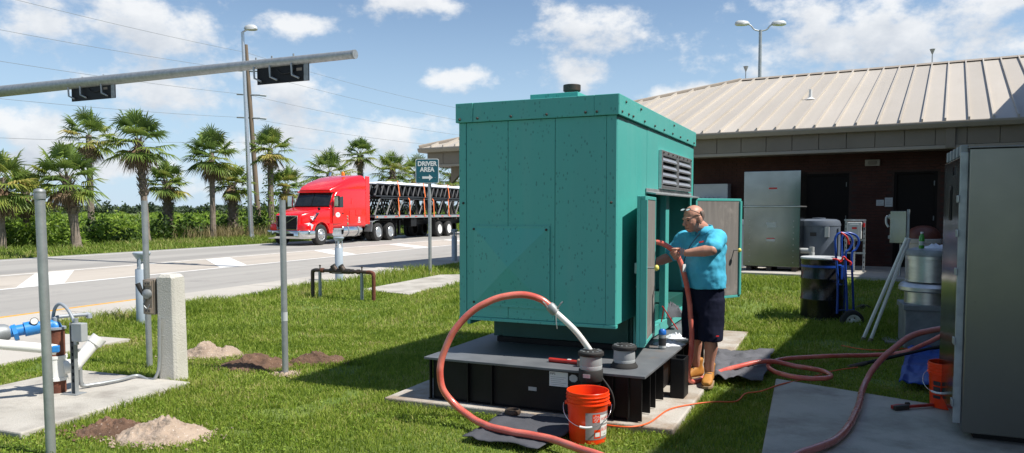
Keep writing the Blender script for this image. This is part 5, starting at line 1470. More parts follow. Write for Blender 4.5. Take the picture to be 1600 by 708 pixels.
# ------------------------------------------------------------ well head
wb_ = P(90, 624, 6.62); wb_.z = 0.05
wl_ = thing('well_head', 'rusty well casing with white clamp and tee on the left slab', 'well head', wb_)
def wp(px, py, Y=6.62):
    return P(px, py, Y) - wb_
zt = wp(88, 514).z
MB().tube([(0, 0, 0), (0, 0, zt)], 0.072, 24).build('casing', M_rust, wl_, 0, 40)
MB().lathe([(0.085, zt), (0.085, zt + 0.018), (0.03, zt + 0.02)], 24).build('well_cap', M_gpvc, wl_, 0, 40)
zc_ = wp(88, 574).z
MB().lathe([(0.076, -0.11), (0.088, -0.11), (0.088, -0.085), (0.082, -0.08), (0.082, 0.08), (0.088, 0.085), (0.088, 0.11), (0.076, 0.11)], 24, (0, 0, zc_)).build('saddle_clamp', M_wpvc, wl_, 0, 40)
MB().box(-0.045, -0.012, -0.115, -0.083, zc_ - 0.10, zc_ + 0.10).build('clamp_ear', M_wpvc, wl_, 0.006)
for z in (-0.06, 0.06):
    MB().cyl((-0.028, -0.128, zc_ + z), (-0.028, -0.114, zc_ + z), 0.012, n=8).build('clamp_bolt', M_iron, wl_)
tee = [wp(97, 572, 6.6), wp(112, 571, 6.66), wp(122, 568, 6.7)]
tp_ = MB().tube([Vector((0.06, 0.0, zc_)), tee[1], tee[2]], [0.065, 0.06, 0.058], 18).tube([wp(116, 572, 6.68), wp(130, 555, 6.74), wp(150, 532, 6.82)], [0.055, 0.055, 0.055], 18).build('white_tee', M_wpvc, wl_, 0, 40)
MB().tube([wp(147, 537, 6.81), wp(156, 527, 6.84)], [0.068, 0.068], 12).build('tee_collar', M_wpvc, tp_, 0, 40)
MB().tube([wp(154, 533, 6.83), wp(158, 529, 6.845)], [0.035, 0.035], 8).build('tee_plug', M_wpvc, tp_, 0, 40)
gv = MB().tube(spline([wp(86, 512), wp(86, 500), wp(87, 497, 6.63), wp(93, 495, 6.66), wp(120, 492.5, 6.76), wp(137, 491.5, 6.83)], 5), 0.016, 12).build('vent_pipe', M_gpvc, wl_, 0, 50)
MB().tube([wp(135, 491.7, 6.83), wp(139.5, 491.5, 6.835), wp(139.8, 497, 6.835)], [0.024, 0.024, 0.024], 12).build('vent_elbow', M_gpvc, gv, 0, 50)
MB().tube([wp(86.5, 503), wp(86.5, 496)], [0.024, 0.024], 12).build('vent_tee', M_gpvc, gv, 0, 50)
bp_ = [wp(88, 516), wp(87, 511), wp(84, 508), wp(77, 508.5, 6.6), wp(60, 511, 6.54), wp(14, 519, 6.4)]
b1 = MB().tube(spline(bp_, 5), 0.048, 18).build('blue_pipe', M_bluepipe, wl_, 0, 50)
MB().tube([wp(61, 510.5, 6.54), wp(38, 515, 6.47)], [0.062, 0.062], 18).tube([wp(27, 519, 6.44), wp(20, 521, 6.42)], [0.072, 0.072], 8).build('blue_union', M_bluepipe, b1, 0, 40)
MB().tube([wp(14, 519, 6.4), wp(8, 520, 6.38), wp(-6, 522, 6.34), wp(-30, 525, 6.25), wp(-60, 529, 6.15), wp(-62, 529.3, 6.14), wp(-420, 576, 5.2)], [0.06, 0.075, 0.082, 0.082, 0.082, 0.05, 0.05], 18).build('iron_valve', M_galvdark, b1, 0, 40)
gg = MB().cyl(wp(53, 509, 6.5), wp(53, 504, 6.5), 0.010, n=8).cyl(wp(53.5, 502, 6.47), wp(53.5, 502, 6.51), 0.032, n=20).build('pressure_gauge', M_iron, b1, 0, 40)
MB().cyl(wp(53.5, 502, 6.467), wp(53.5, 502, 6.4695), 0.027, n=20).build('gauge_face', M_signwhite, b1)
wpipe = MB().tube([wp(80, 545.5, 6.40), wp(30, 541, 6.28), wp(-60, 533, 6.05), wp(-420, 590, 5.1)], 0.042, 18).build('discharge_pipe', M_wpvc, wl_, 0, 50)
MB().tube([wp(88, 546.5, 6.43), wp(78, 545.5, 6.40)], [0.044, 0.046], 18).build('pipe_collar', M_wpvc, wpipe, 0, 50)
MB().box(-0.028, 0.028, -0.02, 0.03, -0.028, 0.028).xf(Matrix.Translation(wp(87, 545.5, 6.37)) @ Matrix.Rotation(R(20), 4, 'Z')).build('blue_plug', M_bluepipe, wpipe, 0.008)
fl = [P(84, 514, 6.66), P(83, 495, 6.66), P(87, 480, 6.64), P(95, 475, 6.62), P(106, 484, 6.58), P(116, 503, 6.55), P(122, 520, 6.53), P(122.5, 528, 6.53)]
o = MB().tube(spline(fl, 6), 0.0145, 12).build('flexible_conduit', M_gpvc, None, 0, 60)
tag(o, 'grey flexible conduit arching over the well casing', 'conduit')

# ------------------------------------------------------------ black backflow pipe assembly
b0, b1_ = G(489, 465), G(584, 471)
ba = (b1_ - b0); Lb = ba.length
bf = thing('backflow_assembly', 'dark pipe assembly on four legs in the grass before the bollard', 'pipe assembly', b0, math.atan2(ba.y, ba.x))
hb_ = 0.53
for nm, pts, m in (('riser', [(0, 0, -0.03), (0, 0, hb_ - 0.07), (0.02, 0, hb_ - 0.02), (0.07, 0, hb_), (0.14, 0, hb_)], M_iron), ('riser', [(Lb, 0, -0.03), (Lb, 0, hb_ - 0.07), (Lb - 0.02, 0, hb_ - 0.02), (Lb - 0.07, 0, hb_), (Lb - 0.14, 0, hb_)], M_rust)):
    MB().tube(spline(pts, 4), 0.036, 14).build(nm, m, bf, 0, 50)
MB().tube([(0.10, 0, hb_), (Lb - 0.10, 0, hb_)], 0.033, 14).build('pipe', M_iron, bf, 0, 50)
for x in (0.18, Lb - 0.26):
    MB().box(x - 0.025, x + 0.02, -0.025, 0.02, -0.02, hb_ + 0.0).build('support', M_gpvc, bf, 0.004)
    MB().tube([(x, 0, hb_ + 0.03), (x, 0, hb_ + 0.10)], [0.012, 0.012], 8).box(x - 0.02, x + 0.02, -0.006, 0.006, hb_ + 0.08, hb_ + 0.10).build('valve_handle', M_iron, bf)
for x in (Lb * 0.40, Lb * 0.53):
    q = MB().tube([(x, 0, hb_), (x - 0.06, -0.02, hb_ + 0.09)], [0.055, 0.05], 14).build('check_valve', M_iron, bf, 0, 40)
    MB().tube([(x - 0.055, -0.018, hb_ + 0.083), (x - 0.072, -0.024, hb_ + 0.108)], [0.062, 0.055], 8).build('valve_cap', M_rubber, q, 0, 40)
MB().tube([(Lb * 0.30, 0, hb_), (Lb * 0.62, 0, hb_)], 0.05, 14).build('valve_body', M_iron, bf, 0, 40)
for x in (0.24, Lb - 0.34, Lb * 0.33, Lb * 0.66):
    MB().tube([(x - 0.03, 0, hb_), (x + 0.03, 0, hb_)], 0.046, 8).build('union', M_iron if x > 0.3 else M_rust, bf)
MB().box(Lb * 0.36, Lb * 0.52, -0.056, -0.05, hb_ - 0.05, hb_ - 0.02).build('brass_tag', M_brown, bf)

# ------------------------------------------------------------ buckets
def bucket(name, lab, b, rz, printed=True, handle=True):
    t = thing(name, lab, 'bucket', b, rz, 'orange buckets')
    r0, r1, H = 0.130, 0.150, 0.37
    def rr(z): return r0 + (r1 - r0) * z / H
    prof = [(r0 - 0.01, 0.0), (r0, 0.006), (rr(0.255), 0.255), (rr(0.255) + 0.004, 0.262), (rr(0.28) + 0.004, 0.28), (rr(0.283) + 0.012, 0.283), (rr(0.29) + 0.012, 0.290), (rr(0.292) + 0.003, 0.292),
            (rr(0.31) + 0.003, 0.31), (rr(0.312) + 0.009, 0.312), (rr(0.318) + 0.009, 0.318), (rr(0.32) + 0.003, 0.32), (rr(0.335) + 0.003, 0.335), (rr(0.337) + 0.008, 0.337), (rr(0.343) + 0.008, 0.343), (rr(0.345) + 0.003, 0.345),
            (rr(0.366) + 0.003, 0.366), (rr(H), H), (rr(H) - 0.004, H - 0.002), (rr(0.3) - 0.005, 0.3), (r0 - 0.004, 0.01), (0.001, 0.01)]
    MB().lathe(prof, 48).build('pail', M_orange, t, 0, 28)
    if handle:
        for s_ in (-1, 1):
            MB().cyl((s_ * (rr(0.27) + 0.004), 0, 0.272), (s_ * (rr(0.27) + 0.02), 0, 0.272), 0.014, n=12).build('ear', M_orange, t)
        hp = []
        for i in range(25):
            a = math.pi * i / 24
            hp.append(Vector((-(r1 + 0.022) * math.cos(a), -0.150 * math.sin(a) ** 0.6 - 0.012, 0.272 - 0.135 * math.sin(a))))
        h_ = MB().tube(hp, 0.0028, 8).build('handle', M_chrome, t, 0, 50)
        MB().tube(hp[10:15], 0.009, 10).build('grip', M_signwhite, h_, 0, 50)
    if printed:
        def bend(p):
            z = p.y; r_ = rr(z) + 0.0008 + p.z
            a = p.x / rr(z) - math.pi / 2
            return Vector((r_ * math.cos(a), r_ * math.sin(a), z))
        def patch(nm, x0, x1, z0, z1, m, lift, par):
            vs_ = []; fs_ = []; K = 14
            for i in range(K + 1):
                xx = x0 + (x1 - x0) * i / K
                vs_ += [bend(Vector((xx, z0, lift))), bend(Vector((xx, z1, lift)))]
            for i in range(K):
                fs_.append((2 * i, 2 * i + 2, 2 * i + 3, 2 * i + 1))
            return MB().add(vs_, fs_).build(nm, m, par, 0, 60)
        lb = patch('label', -0.005, 0.205, 0.04, 0.235, mat('label_grey', (0.30, 0.27, 0.28), rough=0.5), 0.0, t)
        patch('logo_square', 0.045, 0.103, 0.165, 0.224, M_orange, 0.0008, lb)
        for k, s_ in enumerate(('THE', 'HOME', 'DEPOT')):
            c_, sn = math.cos(R(45)), math.sin(R(45))
            def fn(p, k=k):
                q = Vector((p.x * c_ - (p.y) * sn, p.x * sn + p.y * c_, 0))
                o_ = (1 - k) * 0.0155
                return bend(Vector((0.074 + q.x - o_ * sn, 0.194 + q.y + o_ * c_, 0.0016)))
            text('logo_text', s_, 0.017, M_signwhite, lb, None, 0, fn=fn)
        patch('ribbon', 0.103, 0.20, 0.15, 0.215, M_signwhite, 0.0008, lb)
        patch('ribbon', 0.112, 0.20, 0.06, 0.138, M_signwhite, 0.0008, lb)
        text('label_text', 'HOMER', 0.030, M_orange, lb, None, 0, fn=lambda p: bend(Vector((0.158 + p.x * 0.9, 0.186 + p.y, 0.0016))))
        text('label_text', 'BUCKET', 0.030, M_orange, lb, None, 0, fn=lambda p: bend(Vector((0.160 + p.x * 0.8, 0.110 + p.y * 1.2, 0.0016))))
        text('label_text', '5 gallon', 0.012, M_ink, lb, None, 0, fn=lambda p: bend(Vector((0.15 + p.x, 0.075 + p.y, 0.0016))))
        patch('picture_bucket', 0.058, 0.108, 0.05, 0.112, M_orange, 0.0008, lb)
        patch('picture_bucket_label', 0.064, 0.10, 0.062, 0.092, M_signwhite, 0.0016, lb)
    return t
bb = G(918, 688)
bucket('bucket', 'orange printed bucket with wire handle standing on the grass before the tank', bb, R(-10))
b2 = G(1481, 636, 0.05)
bk2 = bucket('bucket', 'orange bucket half hidden behind the steel cabinet edge', b2, R(-60), printed=False)
for k, (z0, z1) in enumerate(((0.19, 0.225), (0.13, 0.18), (0.085, 0.11))):
    vs_ = []; fs_ = []
    for i in range(7):
        a = R(-112 + 60) * 0 + R(-60) + R(-48 + i * 4.2)
        r_ = 0.13 + 0.02 * 0.5 + 0.0035
        vs_ += [(r_ * math.cos(a), r_ * math.sin(a), z0), ((r_ + 0.002) * math.cos(a), (r_ + 0.002) * math.sin(a), z1)]
    MB().add(vs_, [(2 * i, 2 * i + 2, 2 * i + 3, 2 * i + 1) for i in range(6)]).build('print', M_ink, bk2)

# ------------------------------------------------------------ cloths, rags, tarp
def cloth(name, lab, corners, m, amp=0.012, seed=1, cat='cloth', K=26, zb=0.0, th=0.006, fold=0.0, zf=None):
    a, b, c, d = [Vector(p) for p in corners]; vs_ = []; fs_ = []
    for j in range(K + 1):
        for i in range(K + 1):
            u, v = i / K, j / K
            p = (a * (1 - u) + b * u) * (1 - v) + (d * (1 - u) + c * u) * v
            edge = 0.035 * noise.noise(Vector((u * 5, v * 5, seed)))
            p = p + Vector((edge, edge * 0.6, 0))
            z = abs(noise.noise(Vector((p.x * 4, p.y * 4, seed)))) * amp * 2 + abs(noise.noise(Vector((p.x * 13, p.y * 9, seed + 4)))) * amp
            z += fold * max(0, 1 - abs(u - 0.12) / 0.09) + fold * max(0, 1 - abs(v - 0.1) / 0.08) * 0.6
            vs_.append((p.x, p.y, p.z + zb + z + 0.006))
    W_ = K + 1
    for j in range(K):
        for i in range(K):
            q = j * W_ + i
            fs_.append((q, q + 1, q + W_ + 1, q + W_))
    o = MB().add(vs_, fs_).build(name, m, None, 0, 60)
    s_ = o.modifiers.new('thick', 'SOLIDIFY'); s_.thickness = th; s_.offset = 1
    return tag(o, lab, cat)
cloth('absorbent_mat', 'charcoal cloth spread on the grass under the red hose', [G(722, 693), G(840, 712), G(930, 664), G(792, 650)], M_cloth, 0.012, 3, zb=0.038, fold=0.012)
cloth('absorbent_mat', 'crumpled grey cloth on the ground behind the man boots', [G(1112, 604), G(1192, 606), G(1210, 556), G(1110, 560)], M_cloth2, 0.03, 8, zb=0.055, fold=0.03)
cloth('plastic_tarp', 'bright blue tarp lying on the grass beside the second bucket', [G(1404, 612), G(1460, 614), G(1476, 556), G(1418, 552)], M_tarp, 0.03, 12, zb=0.06, fold=0.02)
bm_ = MB().lathe([(0.062, 0), (0.066, 0.01), (0.06, 0.03), (0.05, 0.034), (0.048, 0.03), (0.05, 0.012), (0.001, 0.012)], 20).build('pipe_fitting', M_iron, None, 0, 40)
bm_.location = G(801, 646, 0.06); tag(bm_, 'small dark metal cap lying where the cloth meets the pad', 'pipe cap')
def rag(name, lab, p, r, seed, m=M_rag, cat='rag', h=0.05):
    K = 22; rings = []
    for j in range(9):
        f = j / 8
        rings.append([(p.x + r * f * math.cos(a) * (1 + 0.45 * noise.noise(Vector((math.cos(a) * 1.7, math.sin(a) * 1.7, seed)))), p.y + r * f * math.sin(a) * (0.8 + 0.4 * noise.noise(Vector((math.cos(a) * 2, math.sin(a), seed + 3)))),
                       p.z + 0.004 + h * (1 - f ** 2) * (0.55 + 0.9 * abs(noise.noise(Vector((f * 4 * math.cos(a), f * 4 * math.sin(a), seed)))))) for a in [2 * math.pi * k / K for k in range(K)]])
    o = MB().loft(rings).build(name, m, None, 0, 70)
    return tag(o, lab, cat)
rag('white_rag', 'crumpled white rag on the tank plate behind the spray can', GL(0.20, 1.02, PT), 0.14, 4)
rag('white_rag', 'white paper and rag by the far sill of the tank', GL(0.18, 1.42, PT), 0.10, 9)
rag('grey_rag', 'grey cloth draped over the sill inside the far opening', GL(0.02, 1.98, 0.55), 0.15, 14, M_cloth2, h=0.20)
sc_can = thing('spray_can', 'grey spray can with blue cap on the tank plate', 'spray can', GL(0.20, 0.80, PT), 0)
MB().lathe([(0.031, 0), (0.033, 0.004), (0.033, 0.125), (0.030, 0.132)], 20).build('can', M_galvdark, sc_can, 0, 40)
MB().lathe([(0.034, 0.132), (0.035, 0.137), (0.033, 0.165), (0.022, 0.178), (0.001, 0.18)], 20).build('cap', mat('blue_cap', (0.02, 0.16, 0.58), rough=0.35), sc_can, 0, 40)
MB().lathe([(0.0334, 0.03), (0.0334, 0.10)], 20, caps=False).build('wrap_label', M_ink, sc_can, 0, 40)
MB().lathe([(0.0337, 0.012), (0.0337, 0.032)], 20, caps=False).build('wrap_band', M_lgrey, sc_can, 0, 40)
wr = thing('pipe_tool', 'long red handled tool with a grey brass ring on the tank plate', 'tool', GL(-0.37, -0.16, PT), -GA)
MB().tube([(-0.14, 0, 0.02), (0.14, -0.02, 0.02), (0.30, -0.03, 0.022)], [0.018, 0.017, 0.02], 10).build('handle', M_redtool, wr, 0, 40)
MB().box(0.02, 0.05, -0.022, 0.004, 0.005, 0.038).build('decal', M_signwhite, wr)
MB().lathe([(0.03, 0), (0.034, 0.004), (0.034, 0.05), (0.028, 0.055), (0.02, 0.05)], 18, (0.155, -0.065, 0.001)).build('ring', M_tanbox, wr, 0, 40)
wire = MB().tube(spline([GL(0.02, 1.55, 0.55), GL(0.05, 1.5, 0.68), GL(0.06, 1.42, 0.72), GL(0.10, 1.55, 0.60), GL(0.16, 1.65, 0.47)], 6), 0.006, 6).build('loose_wire', M_redcord)
tag(wire, 'thin bent wire sticking up from the door sill', 'wire')

# ------------------------------------------------------------ hoses
def hose(name, lab, pts, r, m, cat='hose', k=8):
    sp = spline(pts, k)
    if r > 0.02:
        sp = [p + Vector((0.004 * noise.noise(p * 9), 0.004 * noise.noise(p * 9 + Vector((5, 0, 0))), 0.003 * noise.noise(p * 9 + Vector((0, 7, 0))))) for p in sp]
        r = [r * (1 + 0.05 * noise.noise(p * 7)) for p in sp]
    return tag(MB().tube(sp, r, 14).build(name, m, None, 0, 70), lab, cat)
noz0 = GL(-0.055, -0.45, 0.60); noz1 = P(866, 486, 5.68); noz2 = P(860, 479, 5.69)
h1 = [noz2, P(845, 468, 5.70), P(822, 461, 5.71), P(795, 462, 5.72), P(765, 471, 5.73), P(735, 489, 5.74), P(708, 520, 5.75), P(691, 558, 5.75), P(688, 585, 5.74), P(693, 609, 5.73), P(709, 631, 5.71), P(728, 646, 5.66), P(749, 660, 5.54), P(773, 671, 5.40), P(806, 680, 5.29), P(842, 687, 5.20), P(868, 694, 5.11), P(899, 705, 4.95), P(960, 726, 4.68), P(1040, 760, 4.3)]
for p in h1[12:]:
    p.z = max(p.z, 0.080)
hose('discharge_hose', 'thick red hose looping from the fill pipe down across the charcoal cloth', h1, 0.0265, M_hose)
nz = thing('hose_nozzle', 'white pipe with metal coupling leading from the red hose into the riser', 'hose fitting', noz0)
MB().tube(spline([Vector((0, 0, -0.02)), P(899, 517, 5.64) - noz0, noz1 - noz0], 6), 0.0225, 14).build('pipe', M_wpvc, nz, 0, 60)
dn = (noz2 - noz1).normalized()
MB().tube([noz1 - noz0 - dn * 0.02, noz1 - noz0 + dn * 0.01, noz1 - noz0 + dn * 0.045, noz1 - noz0 + dn * 0.06], [0.033, 0.038, 0.038, 0.031], 16).build('coupling', M_galvdark, nz, 0, 40)
for s_ in (-1, 1):
    q = noz1 - noz0 + dn * 0.02
    MB().tube([q + Vector((0.036 * s_, -0.02, 0.01)), q + Vector((0.06 * s_, -0.03, 0.045)), q + Vector((0.075 * s_, -0.03, 0.06))], 0.006, 6).build('cam_lever', M_galv, nz)
MB().tube([noz1 - noz0 + Vector((0.01, -0.03, -0.02)), noz1 - noz0 + Vector((0.015, -0.035, -0.10)), noz1 - noz0 + Vector((0.02, -0.03, -0.13))], 0.004, 6).build('chain', M_galv, nz)
h2 = [GL(-0.15, 1.30, 1.37), P(1019, 378, 6.95), P(1036, 381, 6.88), P(1050, 390, 6.84), P(1060, 402, 6.82), P(1069, 428, 6.80), P(1076, 465, 6.80), P(1080, 510, 6.80), P(1080, 548, 6.80), P(1075, 578, 6.80), P(1078, 594, 6.84), P(1090, 598, 6.92), P(1115, 590, 7.2), P(1150, 581, 7.45), P(1200, 575, 7.6), P(1245, 577, 7.55), P(1282, 586, 7.36), P(1298, 595, 7.12), P(1286, 600, 7.0), P(1250, 598, 7.03), P(1215, 589, 7.25), P(1200, 577, 7.58), P(1213, 569, 7.85), P(1245, 566, 8.0), P(1300, 565, 8.1), P(1360, 562, 8.15), P(1410, 552, 8.1), P(1450, 536, 8.0), P(1490, 518, 7.9), P(1540, 500, 7.7)]
for p in h2[10:]:
    p.z = max(p.z, 0.085)
h2[13].z = 0.10; h2[14].z = 0.13
h2 = h2[:26] + [P(1410, 551, 8.05), P(1450, 535, 7.9), P(1500, 512, 7.7), P(1560, 495, 7.5)]
hose('suction_hose', 'pinkish red hose in the man hands running down past his boots and coiling right', h2, 0.024, M_hose)
h3 = [P(1180, 780, 4.3), P(1240, 735, 4.75), P(1300, 706, 5.06), P(1325, 680, 5.42), P(1340, 650, 5.95), P(1347, 620, 6.5), P(1354, 595, 6.75), P(1368, 572, 6.85), P(1392, 548, 6.9), P(1425, 525, 6.92), P(1470, 514, 6.9), P(1520, 512, 6.85), P(1600, 520, 6.6)]
for p in h3[:6]:
    p.z = 0.085
hose('slab_hose', 'dull red hose rising from the shaded slab towards the steel cabinet', h3, 0.027, M_hose2)
hc = [G(945, 664, 0.068), G(985, 667, 0.068), G(1015, 660, 0.068), G(1045, 640, 0.068), G(1080, 632, 0.068), G(1115, 628, 0.068), G(1150, 627, 0.05), G(1165, 615, 0.05), G(1190, 611, 0.055), G(1222, 600, 0.06), G(1260, 592, 0.03), G(1300, 580, 0.035), G(1340, 574, 0.03)]
hose('extension_cord', 'thin orange cord running from behind the bucket over the pad to the right', hc, 0.006, M_cord, 'cord')
hose('extension_cord', 'thin red orange cord lying in the shaded grass near the white pipes', [G(1315, 540, 0.05), G(1350, 546, 0.05), G(1385, 547, 0.05), G(1420, 545, 0.06), G(1450, 556, 0.05), G(1500, 566, 0.05)], 0.006, M_cord, 'cord')
hose('black_cable', 'thin black cable looped beside the fill riser', [GL(0.03, -0.46, 0.40), GL(0.12, -0.5, 0.30), GL(0.13, -0.5, 0.18), GL(0.04, -0.48, 0.08), GL(0.06, -0.5, 0.065)], 0.007, M_rubber, 'cable')
bw = thing('breaker_bar', 'long black pipe tool lying over the hose in the shaded grass', 'tool', G(1330, 575, 0.08))
oo = G(1330, 575, 0.08)
MB().tube([P(1325, 575, 7.9) - oo, P(1355, 567, 7.85) - oo], [0.03, 0.022], 10).build('jaw', M_iron, bw, 0, 40)
MB().tube([P(1355, 567, 7.85) - oo, P(1450, 545, 7.6) - oo, P(1475, 541, 7.55) - oo], [0.018, 0.016, 0.022], 10).build('handle', M_black, bw, 0, 40)
pw = thing('pipe_wrench', 'red pipe wrench lying on the shaded slab beside the orange bucket', 'wrench', G(1415, 640, 0.05), R(14))
MB().prism([(0, -0.012), (0.30, -0.016), (0.33, 0.0), (0.30, 0.016), (0, 0.012)], 0.012, 0.034).build('handle', M_redtool, pw, 0.004)
MB().prism([(-0.12, -0.028), (0.02, -0.02), (0.05, 0.012), (-0.02, 0.025), (-0.12, 0.0)], 0.004, 0.04).build('hook_jaw', M_iron, pw, 0.004)
MB().prism([(-0.11, 0.008), (-0.02, 0.032), (0.06, 0.02), (0.06, 0.04), (-0.04, 0.055), (-0.11, 0.04)], 0.006, 0.036).build('heel_jaw', M_redtool, pw, 0.004)
MB().cyl((0.02, 0.02, 0.04), (0.05, 0.022, 0.04), 0.014, n=12).build('adjuster', M_iron, pw)

# ------------------------------------------------------------ stainless cabinet on the right
cc_ = G(1502, 687, 0.05)
cab = thing('steel_cabinet', 'large brushed stainless steel cabinet filling the right edge', 'cabinet', cc_, -GA)
CH = 2.03
def cq(nm, m_, mt=None, par=None, bev=0.004, sm=None):
    return m_.build(nm, mt or M_stain2, par or cab, bev, sm)
cq('body', MB().box(0.0, 1.5, 0.0, 1.05, 0.05, CH), bev=0.006)
cq('skid', MB().box(0.08, 1.45, 0.08, 1.0, 0.0, 0.049), M_black)
cq('top_lip', MB().box(-0.012, 1.51, -0.012, 0.06, CH + 0.001, CH + 0.012))
sd = cq('side_door', MB().box(-0.045, -0.012, 0.12, 1.05, 0.12, CH - 0.05), M_stain)
cq('door_gasket', MB().box(-0.0115, -0.001, 0.13, 1.04, 0.13, CH - 0.06), M_ink, sd, 0)
cq('hinge_strip', MB().box(-0.05, -0.001, 0.055, 0.085, 0.10, CH - 0.02), M_galv)
cq('corner_channel', MB().box(-0.03, -0.001, 0.088, 0.118, 0.10, CH - 0.03), M_ink, bev=0)
for z in (0.22, 0.66, 1.15, 1.42, 1.66):
    cq('hinge', MB().box(-0.062, -0.0505, 0.03, 0.12, z, z + 0.05), M_galv)
cq('window', MB().box(-0.05, -0.0455, 0.36, 0.48, CH - 0.17, CH - 0.10), M_glass, sd)
cq('latch_recess', MB().box(-0.052, -0.0455, 0.52, 0.64, CH - 0.50, CH - 0.24), M_black, sd)
cq('latch', MB().box(-0.06, -0.0525, 0.55, 0.58, CH - 0.48, CH - 0.27), M_iron, sd)
for y in (0.06, 0.25, 0.44, 0.63, 0.82):
    cq('top_bracket', MB().box(-0.05, -0.005, y, y + 0.08, CH - 0.045, CH + 0.03), M_galvdark)
cq('side_lettering', MB().box(-0.0465, -0.0453, 0.125, 0.132, 0.20, 0.42), M_lgrey, sd, 0)
tv = MB()
for k in range(8):
    tv.box(0.42 + k * 0.12, 0.50 + k * 0.12, 0.05, 0.09, CH + 0.013 + 0.012 * k, CH + 0.03 + 0.012 * k)
cq('cable_tray', tv.tube([(0.35, 0.06, CH + 0.02), (1.4, 0.06, CH + 0.14)], 0.012, 6).tube([(0.35, 0.09, CH + 0.02), (1.4, 0.09, CH + 0.14)], 0.012, 6), M_galvdark, bev=0)
vb = thing('roof_vent_box', 'small grey vent hood behind the top of the steel cabinet', 'vent hood', GL(4.05, 1.0, 0.0), -GA)
MB().box(-0.25, 0.25, -0.2, 0.2, 0.0, 2.0).build('cabinet', M_galvdark, vb, 0.01)
MB().box(-0.12, 0.14, -0.1, 0.1, 2.0, 2.17).build('neck', M_mgrey, vb, 0.006)
MB().prism([(-0.17, 2.18), (0.19, 2.18), (0.14, 2.23), (-0.10, 2.23)], -0.15, 0.15, 'y').build('hood', M_lgrey, vb, 0.006)

# ------------------------------------------------------------ drum on hand truck
db = G(1283, 513); DX, DY = db.x, db.y
drum = thing('oil_drum', 'black steel drum with white rimmed lid strapped to the blue hand truck', 'drum', (DX, DY, hgt(DX, DY)))
MB().lathe([(0.275, 0), (0.287, 0.008), (0.287, 0.02), (0.28, 0.03), (0.28, 0.27), (0.288, 0.285), (0.288, 0.295), (0.28, 0.31), (0.28, 0.56), (0.288, 0.575), (0.288, 0.585), (0.28, 0.60), (0.28, 0.835), (0.285, 0.845)], 48).build('barrel', M_blackg, drum, 0, 30)
ld = MB().lathe([(0.286, 0.845), (0.292, 0.85), (0.292, 0.868), (0.284, 0.875), (0.27, 0.866), (0.001, 0.862)], 48).build('lid', M_lgrey, drum, 0, 30)
MB().cyl((0.12, -0.1, 0.862), (0.12, -0.1, 0.878), 0.035, n=14).build('bung', M_galvdark, ld)
sp_ = MB().lathe([(0.2815, 0.735), (0.284, 0.735), (0.284, 0.765), (0.2815, 0.765)], 48).build('strap', M_bluepaint, drum, 0, 30)
MB().box(0.15, 0.18, -0.265, -0.245, 0.58, 0.75).build('strap_tail', M_bluepaint, drum)
ht = thing('hand_truck', 'blue drum hand truck with looped handle and two white hubbed wheels', 'hand truck', G(1336, 520))
hx = G(1336, 520); hzz = hgt(hx.x, hx.y)
def hp_(px, py, Y): return P(px, py, Y) - hx
for Y_ in (10.15, 10.55):
    dxp = 0 if Y_ < 10.3 else 10
    MB().tube(spline([(hp_(1308 + dxp, 490, Y_)), hp_(1309 + dxp, 440, Y_), hp_(1305 + dxp, 385, Y_), hp_(1306 + dxp, 370, Y_), hp_(1314 + dxp, 364, Y_), hp_(1327 + dxp, 368, Y_), hp_(1332 + dxp, 378, Y_), hp_(1327 + dxp, 390, Y_), hp_(1321 + dxp, 398, Y_), hp_(1322 + dxp, 440, Y_), hp_(1324 + dxp, 494, Y_)], 5), 0.016, 10).build('frame', M_bluepaint, ht, 0, 60)
for py in (415, 445, 485):
    MB().tube([hp_(1308, py, 10.15), hp_(1319, py, 10.55)], 0.014, 8).build('cross_bar', M_bluepaint, ht, 0, 60)
MB().tube([hp_(1322, py, 10.15), hp_(1333, py, 10.55)], 0.014, 8).build('cross_bar', M_bluepaint, ht, 0, 60)
MB().cyl(hp_(1330, 502, 10.12), hp_(1349, 492.5, 10.85), 0.013, n=10).build('axle', M_galvdark, ht)
for px, py, Y_ in ((1331, 503, 10.12), (1349, 493, 10.85)):
    c = hp_(px, py, Y_)
    ax = Matrix.Translation(c) @ Matrix.Rotation(R(90), 4, 'X') @ Matrix.Rotation(R(0), 4, 'Y')
    w_ = MB().lathe([(0.09, -0.045), (0.13, -0.05), (0.155, -0.035), (0.163, 0), (0.155, 0.035), (0.13, 0.05), (0.09, 0.045)], 28, caps=False).xf(ax).build('wheel', M_rubber, ht, 0, 40)
    MB().lathe([(0.094, -0.045), (0.094, 0.046), (0.102, 0.052), (0.090, 0.050), (0.075, 0.032), (0.05, 0.028), (0.03, 0.05), (0.001, 0.052)], 24).xf(ax).build('hub', M_white, w_, 0, 30)
    for k in range(5):
        a = k * 1.2566
        MB().cyl((0.058 * math.cos(a), 0.058 * math.sin(a), 0.03), (0.058 * math.cos(a), 0.058 * math.sin(a), 0.045), 0.010, n=8).xf(ax).build('hub_bolt', M_iron, w_)
    MB().cyl((0, 0, 0.05), (0, 0, 0.058), 0.014, n=8).xf(ax).build('hub_bolt', M_iron, w_)
